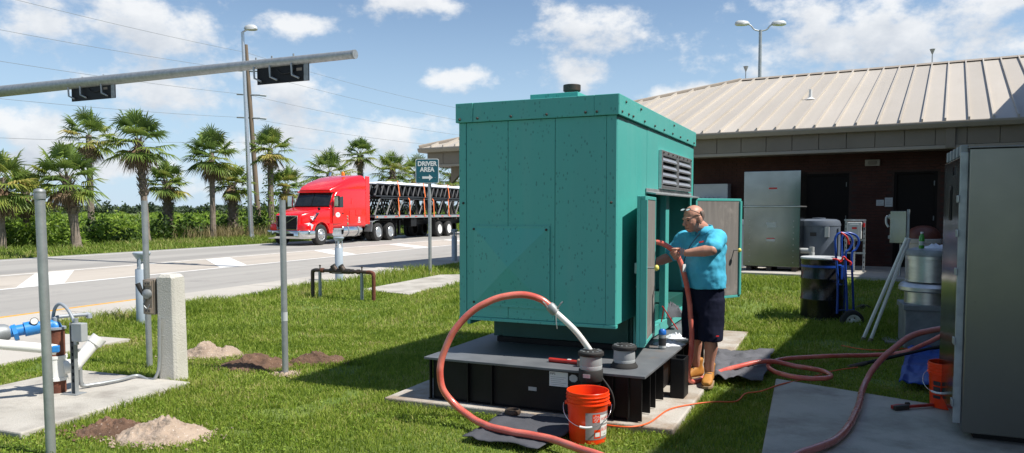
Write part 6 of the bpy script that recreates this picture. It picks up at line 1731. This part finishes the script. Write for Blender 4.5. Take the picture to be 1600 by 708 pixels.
for k, (p0, lab) in enumerate(((P(1316, 368, 10.1), 'red bungee cord hooked round the top loop of the hand truck'), (P(1310, 407, 10.1), 'red bungee cord knotted across the hand truck frame'))):
    if k == 0:
        pts = [p0 + Vector(v) for v in ((-0.02, 0, 0.04), (0.03, -0.02, 0.0), (0.06, -0.02, -0.04), (0.09, 0, -0.12))]
    else:
        pts = [p0 + Vector(v) for v in ((-0.08, 0, 0.02), (-0.02, -0.03, 0.01), (0.02, -0.02, -0.02), (0.06, -0.02, 0.05), (0.10, -0.02, 0.01), (0.16, -0.02, -0.03), (0.15, -0.02, -0.06))]
    o = MB().tube(spline(pts, 5), 0.013, 8).build('bungee_cord', M_redcord, None, 0, 60); tag(o, lab, 'bungee cord')
# ------------------------------------------------------------ white pipes, stacked exhaust fans
for k, (bx0, by0, tx0, ty0) in enumerate(((1345, 538, 1417, 372), (1357, 540, 1421, 372))):
    b = G(bx0, by0); e_ = P(tx0, ty0, 9.0 + 0.06 * k)
    t = thing('pvc_pipe', ['left of two white plastic pipes leaning beside the fans', 'right of two white plastic pipes leaning beside the fans'][k], 'pipe', b)
    d = e_ - b
    MB().tube([d * 0.06, d], 0.020, 14).build('pipe', M_wpvc, t, 0, 50)
    MB().tube([d * 0.035, d * 0.07], [0.026, 0.026], 12).build('brass_ring', M_brown, t, 0, 50)
    MB().tube([d * 0.0, d * 0.015, d * 0.025, d * 0.04], [0.03, 0.03, 0.022, 0.026], 14).build('coupling', M_alu, t, 0, 40)
fb = P(1446, 550, 8.9); fb.z = 0.0
fan = thing('exhaust_fan', 'lower aluminium roof exhaust fan set on a grey metal curb box', 'exhaust fan', fb, R(-20), 'stacked exhaust fans')
MB().box(-0.26, 0.32, -0.26, 0.3, 0.02, 0.55).build('curb', M_galvdark, fan, 0.008)
MB().box(-0.28, 0.34, -0.28, 0.32, 0.50, 0.56).build('curb_flange', M_galvdark, fan, 0.004)
MB().lathe([(0.27, 0.562), (0.27, 0.70), (0.32, 0.705), (0.335, 0.72), (0.335, 0.76), (0.31, 0.80), (0.27, 0.815), (0.001, 0.82)], 40, (0.03, 0.02, 0)).build('shroud', M_alu, fan, 0, 30)
fan2 = thing('exhaust_fan', 'upper aluminium exhaust fan stacked on top of another fan', 'exhaust fan', fb + Vector((0.05, 0, 0.823)), R(-20), 'stacked exhaust fans')
MB().lathe([(0.285, 0), (0.285, 0.01), (0.275, 0.012), (0.275, 0.26), (0.285, 0.262), (0.285, 0.30)], 40).build('drum', M_alu, fan2, 0, 30)
MB().lathe([(0.288, 0.30), (0.29, 0.34), (0.27, 0.375), (0.2, 0.392), (0.001, 0.395)], 40).build('cover', M_galvdark, fan2, 0, 40)
topz = fb.z + 0.823 + 0.395
bt = thing('water_bottle', 'green plastic bottle with white cap standing on the upper fan', 'bottle', P(1440, 384, 8.75) * 1.0)
bt.location.z = topz - 0.003
MB().lathe([(0.027, 0), (0.030, 0.006), (0.030, 0.12), (0.026, 0.145), (0.014, 0.165), (0.014, 0.175)], 18).build('bottle', M_glassgreen, bt, 0, 40)
MB().lathe([(0.016, 0.175), (0.016, 0.195), (0.001, 0.196)], 14).build('cap', M_signwhite, bt, 0, 40)
MB().lathe([(0.0305, 0.04), (0.0305, 0.085)], 18, caps=False).build('label', M_lgrey, bt, 0, 40)
rag('white_towel', 'white folded towel lying on the upper exhaust fan', Vector((P(1462, 384, 8.85).x, 8.85, topz - 0.006)), 0.15, 22, cat='towel', h=0.06)
pl_ = thing('pallet', 'weathered grey wooden boards on the grass at the foot of the fans', 'pallet', G(1402, 540), R(-18))
for k in range(4):
    MB().box(-0.16, 0.55, -0.22 + k * 0.13, -0.11 + k * 0.13, 0.05, 0.075).build('board', M_pallet, pl_, 0.003)
for k in range(2):
    MB().box(-0.12 + k * 0.55, -0.06 + k * 0.55, -0.22, 0.28, 0.0, 0.049).build('bearer', M_pallet, pl_)

# ------------------------------------------------------------ equipment along the building
FZ = 0.432
def bt_at(px, n, z=FZ):
    return UN(wall_u(px, n), n, z)
def bthing(name, lab, cat, px, n, z=FZ, group=None):
    return thing(name, lab, cat, bt_at(px, n, z), -A30, group)
ac = bthing('steel_unit', 'tall shiny stainless steel unit with red tag on the walkway', 'equipment', 1205, 15.95)
w2 = 0.555
MB().box(-w2, w2, 0, 0.75, 0.09, 1.30).build('lower_case', M_stain, ac, 0.006)
MB().box(-w2 - 0.005, w2 + 0.005, -0.012, 0.76, 1.302, 1.322).build('mid_trim', M_alu, ac, 0.004)
MB().box(-w2, w2, 0.0, 0.75, 1.324, 2.03).build('upper_case', M_stain, ac, 0.006)
for x, z, w, h, m in ((0.02, 1.68, 0.16, 0.03, M_redcord), (0.0, 0.94, 0.19, 0.10, M_lgrey), (-0.01, 0.64, 0.16, 0.07, M_lgrey)):
    q = MB().box(x - w / 2, x + w / 2, -0.004, -0.001, z - h / 2, z + h / 2).build('label', m, ac)
MB().box(-0.09, 0.07, -0.0055, -0.0042, 0.655, 0.672).build('label_band', M_redcord, ac)
for k in range(8):
    for x in (-0.43, 0.43):
        MB().cyl((x, 0.0, 0.18 + k * 0.12), (x, -0.006, 0.18 + k * 0.12), 0.008, n=6).build('screw', M_galv, ac)
for x in (-0.5, -0.1, 0.4):
    MB().box(x, x + 0.1, 0.05, 0.7, 0.0, 0.089).build('foot', M_iron, ac)
MB().tube([(w2, 0.2, 0.42), (w2 + 0.16, 0.2, 0.42), (w2 + 0.2, 0.2, 0.38), (w2 + 0.2, 0.2, 0.18)], 0.055, 12).tube([(w2 + 0.2, 0.2, 0.4), (w2 + 0.2, 0.2, 0.5)], 0.05, 12).build('drain_pipe', M_mgrey, ac, 0, 50)
def tub(px, n, r, h, lab):
    t = bthing('plastic_tank', lab, 'tank', px, n, group='blue grey plastic tanks')
    MB().lathe([(r, 0), (r, 0.02), (r * 1.0, h - 0.14), (r * 1.015, h - 0.135), (r * 1.015, h - 0.10), (r * 0.96, h - 0.03), (r * 0.8, h), (0.001, h + 0.015)], 40).build('shell', M_tub, t, 0, 30)
    MB().lathe([(0.13, h), (0.13, h + 0.03), (0.001, h + 0.035)], 20).build('hatch', M_tub, t, 0, 40)
    MB().box(-0.10, 0.02, -r - 0.006, -r + 0.02, h * 0.68, h * 0.75).build('label', M_ink, t)
    MB().box(0.17, 0.25, -r * 0.93, -r * 0.80, h * 0.66, h * 0.86).build('gauge', M_lgrey, t)
tub(1279, 16.75, 0.42, 1.05, 'blue grey plastic tank right of the tall steel unit')
tub(1134, 16.9, 0.42, 1.05, 'blue grey plastic tank half hidden left of the tall steel unit')
ep = bthing('electrical_panel', 'light grey electrical panel on the wall behind the open green door', 'electrical panel', 1112, 18.2, 1.15)
MB().box(-0.42, 0.40, -0.12, 0.20, -0.6, 1.15).build('backing', M_lgrey, ep, 0.01)
e2 = MB().box(-0.32, 0.34, -0.32, -0.121, 0.1, 0.78).build('enclosure', M_mgrey, ep, 0.012)
MB().box(-0.24, -0.10, -0.326, -0.3205, 0.62, 0.665).build('tag', mat('green_tag', (0.05, 0.22, 0.16)), e2)
MB().box(0.02, 0.22, -0.326, -0.3205, 0.62, 0.665).build('tag', M_redcord, e2)
for k in range(5):
    MB().tube([(-0.22 + k * 0.1, -0.2, 0.78), (-0.22 + k * 0.1, -0.2, 0.84)], 0.018, 8).build('conduit_nut', M_galv, ep)
def rack(px, n, lab):
    t = bthing('disconnect_switch', lab, 'switch', px, n)
    for x in (-0.17, 0.17):
        q = MB().box(x - 0.02, x + 0.02, 0, 0.04, 0, 1.05).build('strut', M_galv, t)
        for k in range(10):
            MB().box(x - 0.008, x + 0.008, -0.001, 0.0, 0.08 + k * 0.095, 0.12 + k * 0.095).build('slot', M_ink, q)
    for z in (0.36, 0.62, 1.02):
        MB().box(-0.2, 0.2, -0.02, -0.002, z, z + 0.035).build('rail', M_galv, t)
    b = MB().box(-0.13, 0.13, -0.17, -0.021, 0.66, 1.0).build('box', M_lgrey, t, 0.012)
    MB().box(-0.09, 0.09, -0.182, -0.171, 0.70, 0.96).build('cover', M_lgrey, b, 0.008)
    MB().box(-0.04, 0.05, -0.186, -0.183, 0.86, 0.90).build('warning_tag', M_redcord, b)
    MB().box(0.15, 0.18, -0.12, -0.03, 0.90, 0.98).build('lever', M_redcord, b)
    MB().tube([(0.0, -0.08, 0.66), (0.0, -0.08, 0.0)], 0.018, 8).build('conduit', M_galv, t)
rack(1336, 16.6, 'grey disconnect switch with red lever on a slotted strut rack')
sp2 = bthing('post_enclosure', 'plain stainless enclosure on a post left of the stone bin', 'enclosure', 1403, 15.9)
MB().box(-0.13, 0.14, -0.08, 0.12, 0.62, 1.22).build('box', M_stain, sp2, 0.006)
MB().box(0.145, 0.19, -0.05, 0.06, 0.0, 1.25).build('strut', M_galv, sp2)
MB().tube(spline([(-0.1, 0.02, 1.05), (-0.19, 0.0, 1.12), (-0.2, 0, 1.0), (-0.16, 0, 0.92)], 4), 0.02, 8).build('cable_loop', M_lgrey, sp2)
MB().cyl((0.05, 0.02, 0.0), (0.05, 0.02, 0.62), 0.018, n=8).build('conduit', M_galv, sp2)
for z in (0.7, 1.1):
    MB().box(-0.16, -0.131, -0.06, -0.02, z, z + 0.06).build('clasp', M_galv, sp2)
tb_ = bthing('litter_bin', 'stone litter bin with reddish brown dome lid by the dark door', 'bin', 1443, 16.6)
MB().lathe([(0.28, 0), (0.30, 0.03), (0.30, 0.60), (0.32, 0.61), (0.32, 0.68), (0.30, 0.69)], 28).build('body', M_post, tb_, 0, 30)
MB().lathe([(0.30, 0.69), (0.30, 0.71), (0.28, 0.80), (0.22, 0.88), (0.12, 0.93), (0.001, 0.945)], 28).build('dome', mat('dome_brown', (0.14, 0.045, 0.03), rough=0.5), tb_, 0, 40)
# ------------------------------------------------------------ the man
mb0 = G(1100, 603, 0.06)
man = thing('person', 'bald man in cyan polo shirt and navy shorts feeding a hose into the generator', 'person', mb0)
def M(px, py, Y):
    return P(px, py, Y) - mb0
YM = mb0.y + 0.10
fv = Vector((-0.78, -0.62, 0)).normalized(); lv = Vector((0.62, -0.78, 0)).normalized(); zv = Vector((0, 0, 1))
def ering(c, a, b, ax, bx, n=20, pw=2.0):
    out = []
    for k in range(n):
        t = 2 * math.pi * k / n; cx, sy = math.cos(t), math.sin(t)
        out.append(c + ax * (a * math.copysign(abs(cx) ** (2 / pw), cx)) + bx * (b * math.copysign(abs(sy) ** (2 / pw), sy)))
    return out
def limb(m_, pts, rs, n=14):
    m_.tube(spline(pts, 5), [rs[min(int(i / 5), len(rs) - 1)] * (1 - (i % 5) / 5) + rs[min(int(i / 5) + 1, len(rs) - 1)] * ((i % 5) / 5) for i in range(5 * (len(pts) - 1) + 1)], n)
    m_.ell(pts[0], (rs[0],) * 3); m_.ell(pts[-1], (rs[-1],) * 3)
def remesh(o, vox, sm=4, disp=None):
    r_ = o.modifiers.new('join', 'REMESH'); r_.mode = 'VOXEL'; r_.voxel_size = vox; r_.use_smooth_shade = True
    s_ = o.modifiers.new('soft', 'SMOOTH'); s_.iterations = sm; s_.factor = 0.5
    if disp:
        tx = bpy.data.textures.new('folds', 'CLOUDS'); tx.noise_scale = disp[1]; tx.noise_depth = 2
        d_ = o.modifiers.new('folds', 'DISPLACE'); d_.texture = tx; d_.strength = disp[0]; d_.mid_level = 0.5; d_.texture_coords = 'LOCAL'
# joints
hipL, hipR = M(1112, 470, YM - 0.06), M(1088, 468, YM + 0.08)
kneeL, kneeR = M(1110, 527, YM - 0.10), M(1084, 522, YM + 0.12)
ankL, ankR = M(1108, 578, YM - 0.04), M(1088, 565, YM + 0.20)
ankL.z = 0.12; ankR.z = 0.12
pel = (hipL + hipR) / 2 + Vector((0, 0, 0.06))
chest = M(1099, 392, YM)
neckb = M(1098, 361, YM - 0.01)
head = M(1082.5, 342, YM - 0.08)
shL, shR = M(1121, 372, YM - 0.16), M(1070, 374, YM + 0.10)
elL, wrL = M(1112, 391, YM - 0.36), M(1073, 395.5, YM - 0.30)
elR, wrR = M(1046, 402, YM + 0.12), M(1020, 412, YM + 0.02)
body = MB()
# torso core inside the clothes
body.loft([ering(pel + zv * -0.05, 0.15, 0.11, lv, fv), ering(pel + zv * 0.12, 0.15, 0.12, lv, fv), ering(chest, 0.16, 0.115, lv, fv), ering(neckb + zv * -0.04, 0.10, 0.07, lv, fv)])
limb(body, [neckb + zv * -0.05, neckb + zv * 0.03 + fv * 0.01, head + zv * -0.05 - fv * 0.01], [0.066, 0.060, 0.060])
# head: skull, face, jaw, nose, brow, ears
hf = Vector((-0.86, -0.45, -0.22)).normalized(); hl = Vector((0.46, -0.885, 0)).normalized(); hu = hl.cross(hf) * -1
if hu.z < 0: hu = -hu
hx_ = (hl, hf, hu)
def H(f, l, u): return head + hf * f + hl * l + hu * u
body.ell(H(-0.018, 0, 0.032), (0.078, 0.098, 0.088), hx_, 20, 12)
body.ell(H(0.030, 0, -0.015), (0.066, 0.062, 0.092), hx_, 18, 11)
body.ell(H(0.042, 0, -0.080), (0.046, 0.046, 0.034), hx_, 14, 9)
body.ell(H(0.0, 0, -0.058), (0.062, 0.066, 0.048), hx_, 14, 9)
body.ell(H(0.080, 0, 0.020), (0.048, 0.016, 0.012), hx_)
body.tube([H(0.084, 0, 0.012), H(0.100, 0, -0.015), H(0.112, 0, -0.032)], [0.010, 0.013, 0.017], 10); body.ell(H(0.104, 0, -0.034), (0.022, 0.014, 0.011), hx_)
body.ell(H(0.080, 0, -0.062), (0.030, 0.012, 0.007), hx_); body.ell(H(0.078, 0, -0.076), (0.027, 0.013, 0.008), hx_)
for s_ in (-1, 1):
    body.ell(H(0.058, 0.034 * s_, -0.022), (0.024, 0.024, 0.022), hx_)
    body.ell(H(-0.018, 0.080 * s_, -0.010), (0.012, 0.024, 0.036), hx_); body.ell(H(-0.012, 0.080 * s_, -0.038), (0.010, 0.014, 0.014), hx_)
# arms
limb(body, [shL, (shL + elL) / 2 + Vector((0.01, 0, -0.01)), elL], [0.062, 0.056, 0.048])
limb(body, [elL, elL.lerp(wrL, 0.3), elL.lerp(wrL, 0.75), wrL], [0.047, 0.050, 0.038, 0.031])
limb(body, [shR, (shR + elR) / 2, elR], [0.062, 0.056, 0.047])
limb(body, [elR, elR.lerp(wrR, 0.35), wrR], [0.046, 0.047, 0.032])
# calves
for k, a in ((kneeL, ankL), (kneeR, ankR)):
    limb(body, [k + zv * 0.22, k, k.lerp(a, 0.30) + fv * -0.015, k.lerp(a, 0.65), a], [0.085, 0.060, 0.062, 0.048, 0.042])
limb(body, [hipL, kneeL + zv * 0.1], [0.095, 0.08]); limb(body, [hipR, kneeR + zv * 0.1], [0.095, 0.08])
# left hand gripping the hose: palm over the top, four fingers curl round, thumb on the near side
hp2 = M(1056, 397, 6.83); hd = (M(1064, 410, 6.815) - M(1050, 390, 6.84)).normalized()
ad_ = (hp2 - wrL).normalized()
palm_c = hp2 + Vector((0.025, 0.0, 0.028))
body.loft([ering(wrL, 0.030, 0.024, zv, Vector((0, 1, 0)), 12), ering(wrL.lerp(palm_c, 0.5), 0.040, 0.022, zv, Vector((0, 1, 0)), 12), ering(palm_c, 0.043, 0.020, zv, Vector((0, 1, 0)), 12), ering(palm_c + ad_ * 0.03, 0.038, 0.017, zv, Vector((0, 1, 0)), 12)])
nrm = Vector((0, -1, 0)); nrm = (nrm - hd * nrm.dot(hd)).normalized(); bin_ = hd.cross(nrm)
if bin_.x > 0: bin_ = -bin_
for k in range(4):
    o_ = hp2 + hd * (-0.034 + 0.023 * k)
    Rr = 0.035; pts = []
    for a in np.linspace(-20 + 8 * (k == 3), 190 - 18 * abs(k - 1.3), 6):
        t_ = R(a)
        pts.append(o_ + nrm * (Rr * math.cos(t_)) + bin_ * (Rr * math.sin(t_)) + hd * 0.0)
    limb(body, pts, [0.0098, 0.0102, 0.0098, 0.0094, 0.0088, 0.0078], 8)
limb(body, [palm_c + hd * -0.02 + nrm * 0.012, hp2 + hd * -0.04 + nrm * 0.036 + Vector((0.02, 0, 0.01)), hp2 + hd * -0.052 + nrm * 0.036 - Vector((0.008, 0, 0))], [0.014, 0.012, 0.009], 8)
# right hand in the opening
ar_ = (wrR - elR).normalized()
body.loft([ering(wrR, 0.030, 0.022, zv, Vector((0, 1, 0)), 12), ering(wrR + ar_ * 0.05, 0.042, 0.019, zv, Vector((0, 1, 0)), 12), ering(wrR + ar_ * 0.09, 0.038, 0.016, zv, Vector((0, 1, 0)), 12)])
for k in range(4):
    q = wrR + ar_ * 0.085 + zv * (0.03 - 0.02 * k)
    limb(body, [q, q + ar_ * (0.04 - 0.005 * abs(k - 1)), q + ar_ * 0.06 + Vector((0, 0.02, -0.012))], [0.0095, 0.009, 0.0078], 8)
limb(body, [wrR + ar_ * 0.03 + zv * 0.03, wrR + ar_ * 0.06 + zv * 0.055, wrR + ar_ * 0.085 + zv * 0.06], [0.013, 0.011, 0.009], 8)
bo = body.build('body', M_skin, man); remesh(bo, 0.0055, 3)
# hair: cropped band round the back and sides
hm = MB()
for j, (l0, u0) in enumerate(((0, 0),)):
    rings = []
    for u_ in np.linspace(-0.055, 0.062, 6):
        ring_ = []
        w = math.sqrt(max(0.02, 1 - ((u_ - 0.032) / 0.096) ** 2))
        for a in np.linspace(R(100), R(440 - 180 + 0), 15):
            ring_.append(H(-0.018 + 0.1035 * w * math.cos(a), 0.0825 * w * math.sin(a), u_))
        rings.append(ring_)
    vs_ = [p for r in rings for p in r]; n_ = 15
    hm.add(vs_, [(j * n_ + i, j * n_ + i + 1, (j + 1) * n_ + i + 1, (j + 1) * n_ + i) for j in range(5) for i in range(n_ - 1)])
ho = hm.build('hair', M_hair, man, 0, 70); q = ho.modifiers.new('t', 'SOLIDIFY'); q.thickness = 0.006; q.offset = 0
# eyes, brows, mouth, glasses
for s_ in (-1, 1):
    MB().ell(H(0.082, 0.031 * s_, 0.004), (0.012, 0.007, 0.007), hx_).build('eye', M_ink, man, 0, 60)
    MB().tube([H(0.086, 0.015 * s_, 0.022), H(0.087, 0.033 * s_, 0.027), H(0.076, 0.05 * s_, 0.020)], 0.0045, 6).build('eyebrow', M_hair, man)
MB().tube([H(0.082, -0.026, -0.066), H(0.0915, 0.0, -0.069), H(0.082, 0.026, -0.066)], 0.0035, 6).build('mouth', mat('lip', (0.16, 0.05, 0.04)), man)
gl = MB()
for s_ in (-1, 1):
    cgl = H(0.066, 0.036 * s_, 0.088)
    gl.tube([cgl + hl * (0.027 * math.cos(a)) + (hu * 0.45 - hf * 0.9).normalized() * (0.018 * math.sin(a)) + hu * 0.012 for a in np.linspace(0, 2 * math.pi, 15)], 0.0028, 6)
    gl.tube([H(0.066, 0.062 * s_, 0.098), H(0.02, 0.082 * s_, 0.07), H(-0.03, 0.088 * s_, 0.035)], 0.003, 6)
gl.build('glasses_frame', M_ink, man)
for s_ in (-1, 1):
    cgl = H(0.066, 0.036 * s_, 0.088) + hu * 0.012
    b_ax = (hu * 0.45 - hf * 0.9).normalized()
    MB().add([cgl + hl * (0.025 * math.cos(a)) + b_ax * (0.016 * math.sin(a)) for a in np.linspace(0, 2 * math.pi, 13)[:-1]], [tuple(range(12))]).build('glasses_lens', M_lamp, man)
# polo shirt
shm = MB()
wz = M(1100, 446, YM)
shm.loft([ering(wz + zv * -0.02, 0.205, 0.165, lv, fv, 24, 2.3), ering(wz + zv * 0.04 + fv * 0.01, 0.208, 0.172, lv, fv, 24, 2.3), ering(M(1099, 425, YM) + fv * 0.02, 0.212, 0.175, lv, fv, 24, 2.3),
          ering(M(1099, 402, YM) + fv * 0.012, 0.215, 0.158, lv, fv, 24, 2.3), ering(M(1099, 383, YM), 0.218, 0.138, lv, fv, 24, 2.3), ering(M(1099, 370, YM) - fv * 0.01, 0.195, 0.105, lv, fv, 24, 2.2), ering(M(1098, 362, YM) - fv * 0.012, 0.12, 0.085, lv, fv, 24), ering(neckb + zv * 0.012 - fv * 0.008, 0.082, 0.078, lv, fv, 24)])
limb(shm, [shL - lv * 0.03, shL + Vector((0, 0, 0.0)), shL.lerp(elL, 0.45), shL.lerp(elL, 0.78)], [0.085, 0.086, 0.080, 0.080])
limb(shm, [shR + lv * 0.05, shR, shR.lerp(elR, 0.4), shR.lerp(elR, 0.75)], [0.085, 0.084, 0.078, 0.078])
so = shm.build('polo_shirt', M_shirt, man); remesh(so, 0.009, 5, (0.030, 0.11))
# collar as two flaps
for s_ in (-1, 1):
    c0 = neckb + zv * 0.022
    pts0 = [c0 + fv * (0.080 * math.cos(a)) + lv * (0.080 * math.sin(a) * s_) - fv * 0.008 for a in np.linspace(R(8), R(178), 9)]
    vs_ = []
    for i, p in enumerate(pts0):
        out_ = (p - c0); out_.z = 0; out_.normalize()
        vs_ += [p + zv * (0.016 + 0.02 * (i / 8)), p + out_ * 0.030 - zv * (0.028 + 0.028 * (1 - i / 8))]
    k = MB().add(vs_, [(2 * i, 2 * i + 1, 2 * i + 3, 2 * i + 2) for i in range(8)]).build('collar', M_shirt, so, 0, 60)
    q = k.modifiers.new('t', 'SOLIDIFY'); q.thickness = 0.006
lan = MB().tube(spline([neckb + fv * 0.065 + lv * 0.04, M(1078, 385, YM - 0.15), M(1069, 408, YM - 0.14), M(1068, 425, YM - 0.16)], 5), 0.004, 6).build('lanyard', M_shorts, man)
MB().box(-0.02, 0.02, -0.003, 0.003, -0.035, 0.035).xf(Matrix.Translation(M(1069, 419, YM - 0.19)) @ Matrix.Rotation(R(40), 4, 'Z')).build('badge', M_signwhite, man)
MB().box(-0.028, 0.028, -0.002, 0.002, -0.006, 0.006).xf(Matrix.Translation(M(1096, 378, YM - 0.175)) @ Matrix.Rotation(R(25), 4, 'Z') @ Matrix.Rotation(R(-8), 4, 'Y')).build('chest_logo', M_redtool, so)
# shorts
sm_ = MB()
sm_.loft([ering(wz + zv * 0.0, 0.178, 0.150, lv, fv, 22), ering(pel + zv * 0.02, 0.195, 0.160, lv, fv, 22), ering(pel + zv * -0.10, 0.20, 0.155, lv, fv, 22), ering(pel + zv * -0.16, 0.19, 0.14, lv, fv, 22)])
for hp3, kn in ((hipL, kneeL), (hipR, kneeR)):
    sm_.loft([ering(hp3 + zv * 0.02, 0.118, 0.13, lv, fv, 18), ering(hp3.lerp(kn, 0.5), 0.116, 0.125, lv, fv, 18), ering(kn + zv * -0.03, 0.112, 0.118, lv, fv, 18)])
sho = sm_.build('shorts', M_shorts, man); remesh(sho, 0.010, 4, (0.028, 0.13))
MB().box(-0.014, 0.014, -0.003, 0.003, -0.005, 0.005).xf(Matrix.Translation(kneeL + zv * 0.03 - Vector((-0.03, 0.122, 0))) @ Matrix.Rotation(R(15), 4, 'Z')).build('shorts_tag', M_redcord, sho)
# boots
def boot(a, yaw, nm):
    d = Vector((math.cos(yaw), math.sin(yaw), 0)); l = Vector((-d.y, d.x, 0)); b = Vector((a.x, a.y, 0))
    m_ = MB()
    def rg(x, w, z0, z1, pw=2.6): return ering(b + d * x + zv * ((z0 + z1) / 2), w, (z1 - z0) / 2, l, zv, 16, pw)
    m_.loft([rg(-0.075, 0.030, 0.03, 0.10), rg(-0.06, 0.040, 0.022, 0.13), rg(-0.01, 0.043, 0.022, 0.15), rg(0.06, 0.042, 0.022, 0.115), rg(0.12, 0.049, 0.022, 0.088), rg(0.165, 0.046, 0.022, 0.076), rg(0.195, 0.03, 0.024, 0.058)])
    m_.loft([ering(b + zv * 0.08 - d * 0.012, 0.042, 0.052, l, d), ering(b + zv * 0.14 - d * 0.012, 0.047, 0.055, l, d), ering(b + zv * 0.185 - d * 0.012, 0.055, 0.060, l, d), ering(b + zv * 0.20 - d * 0.012, 0.050, 0.055, l, d)])
    o = m_.build('boot', M_boot, man); remesh(o, 0.006, 3)
    so_ = MB().loft([[b + d * x + l * y + zv * z for x, y in ((-0.085, -0.025), (-0.08, -0.04), (0.0, -0.042), (0.10, -0.053), (0.17, -0.05), (0.205, -0.022), (0.205, 0.022), (0.17, 0.05), (0.10, 0.053), (0.0, 0.042), (-0.08, 0.04), (-0.085, 0.025))] for z in (0.0, 0.024)])
    so_.build('sole', M_sole, o, 0.004)
    for k in range(4):
        p = b + d * (0.055 - 0.018 * k) + zv * (0.112 + 0.026 * k)
        MB().tube([p + l * -0.03, p + d * 0.008 + zv * 0.004, p + l * 0.03], 0.004, 6).build('lace', M_brown, o)
    return o
boot(ankL, R(-112), 'l'); boot(ankR, R(-150), 'r')
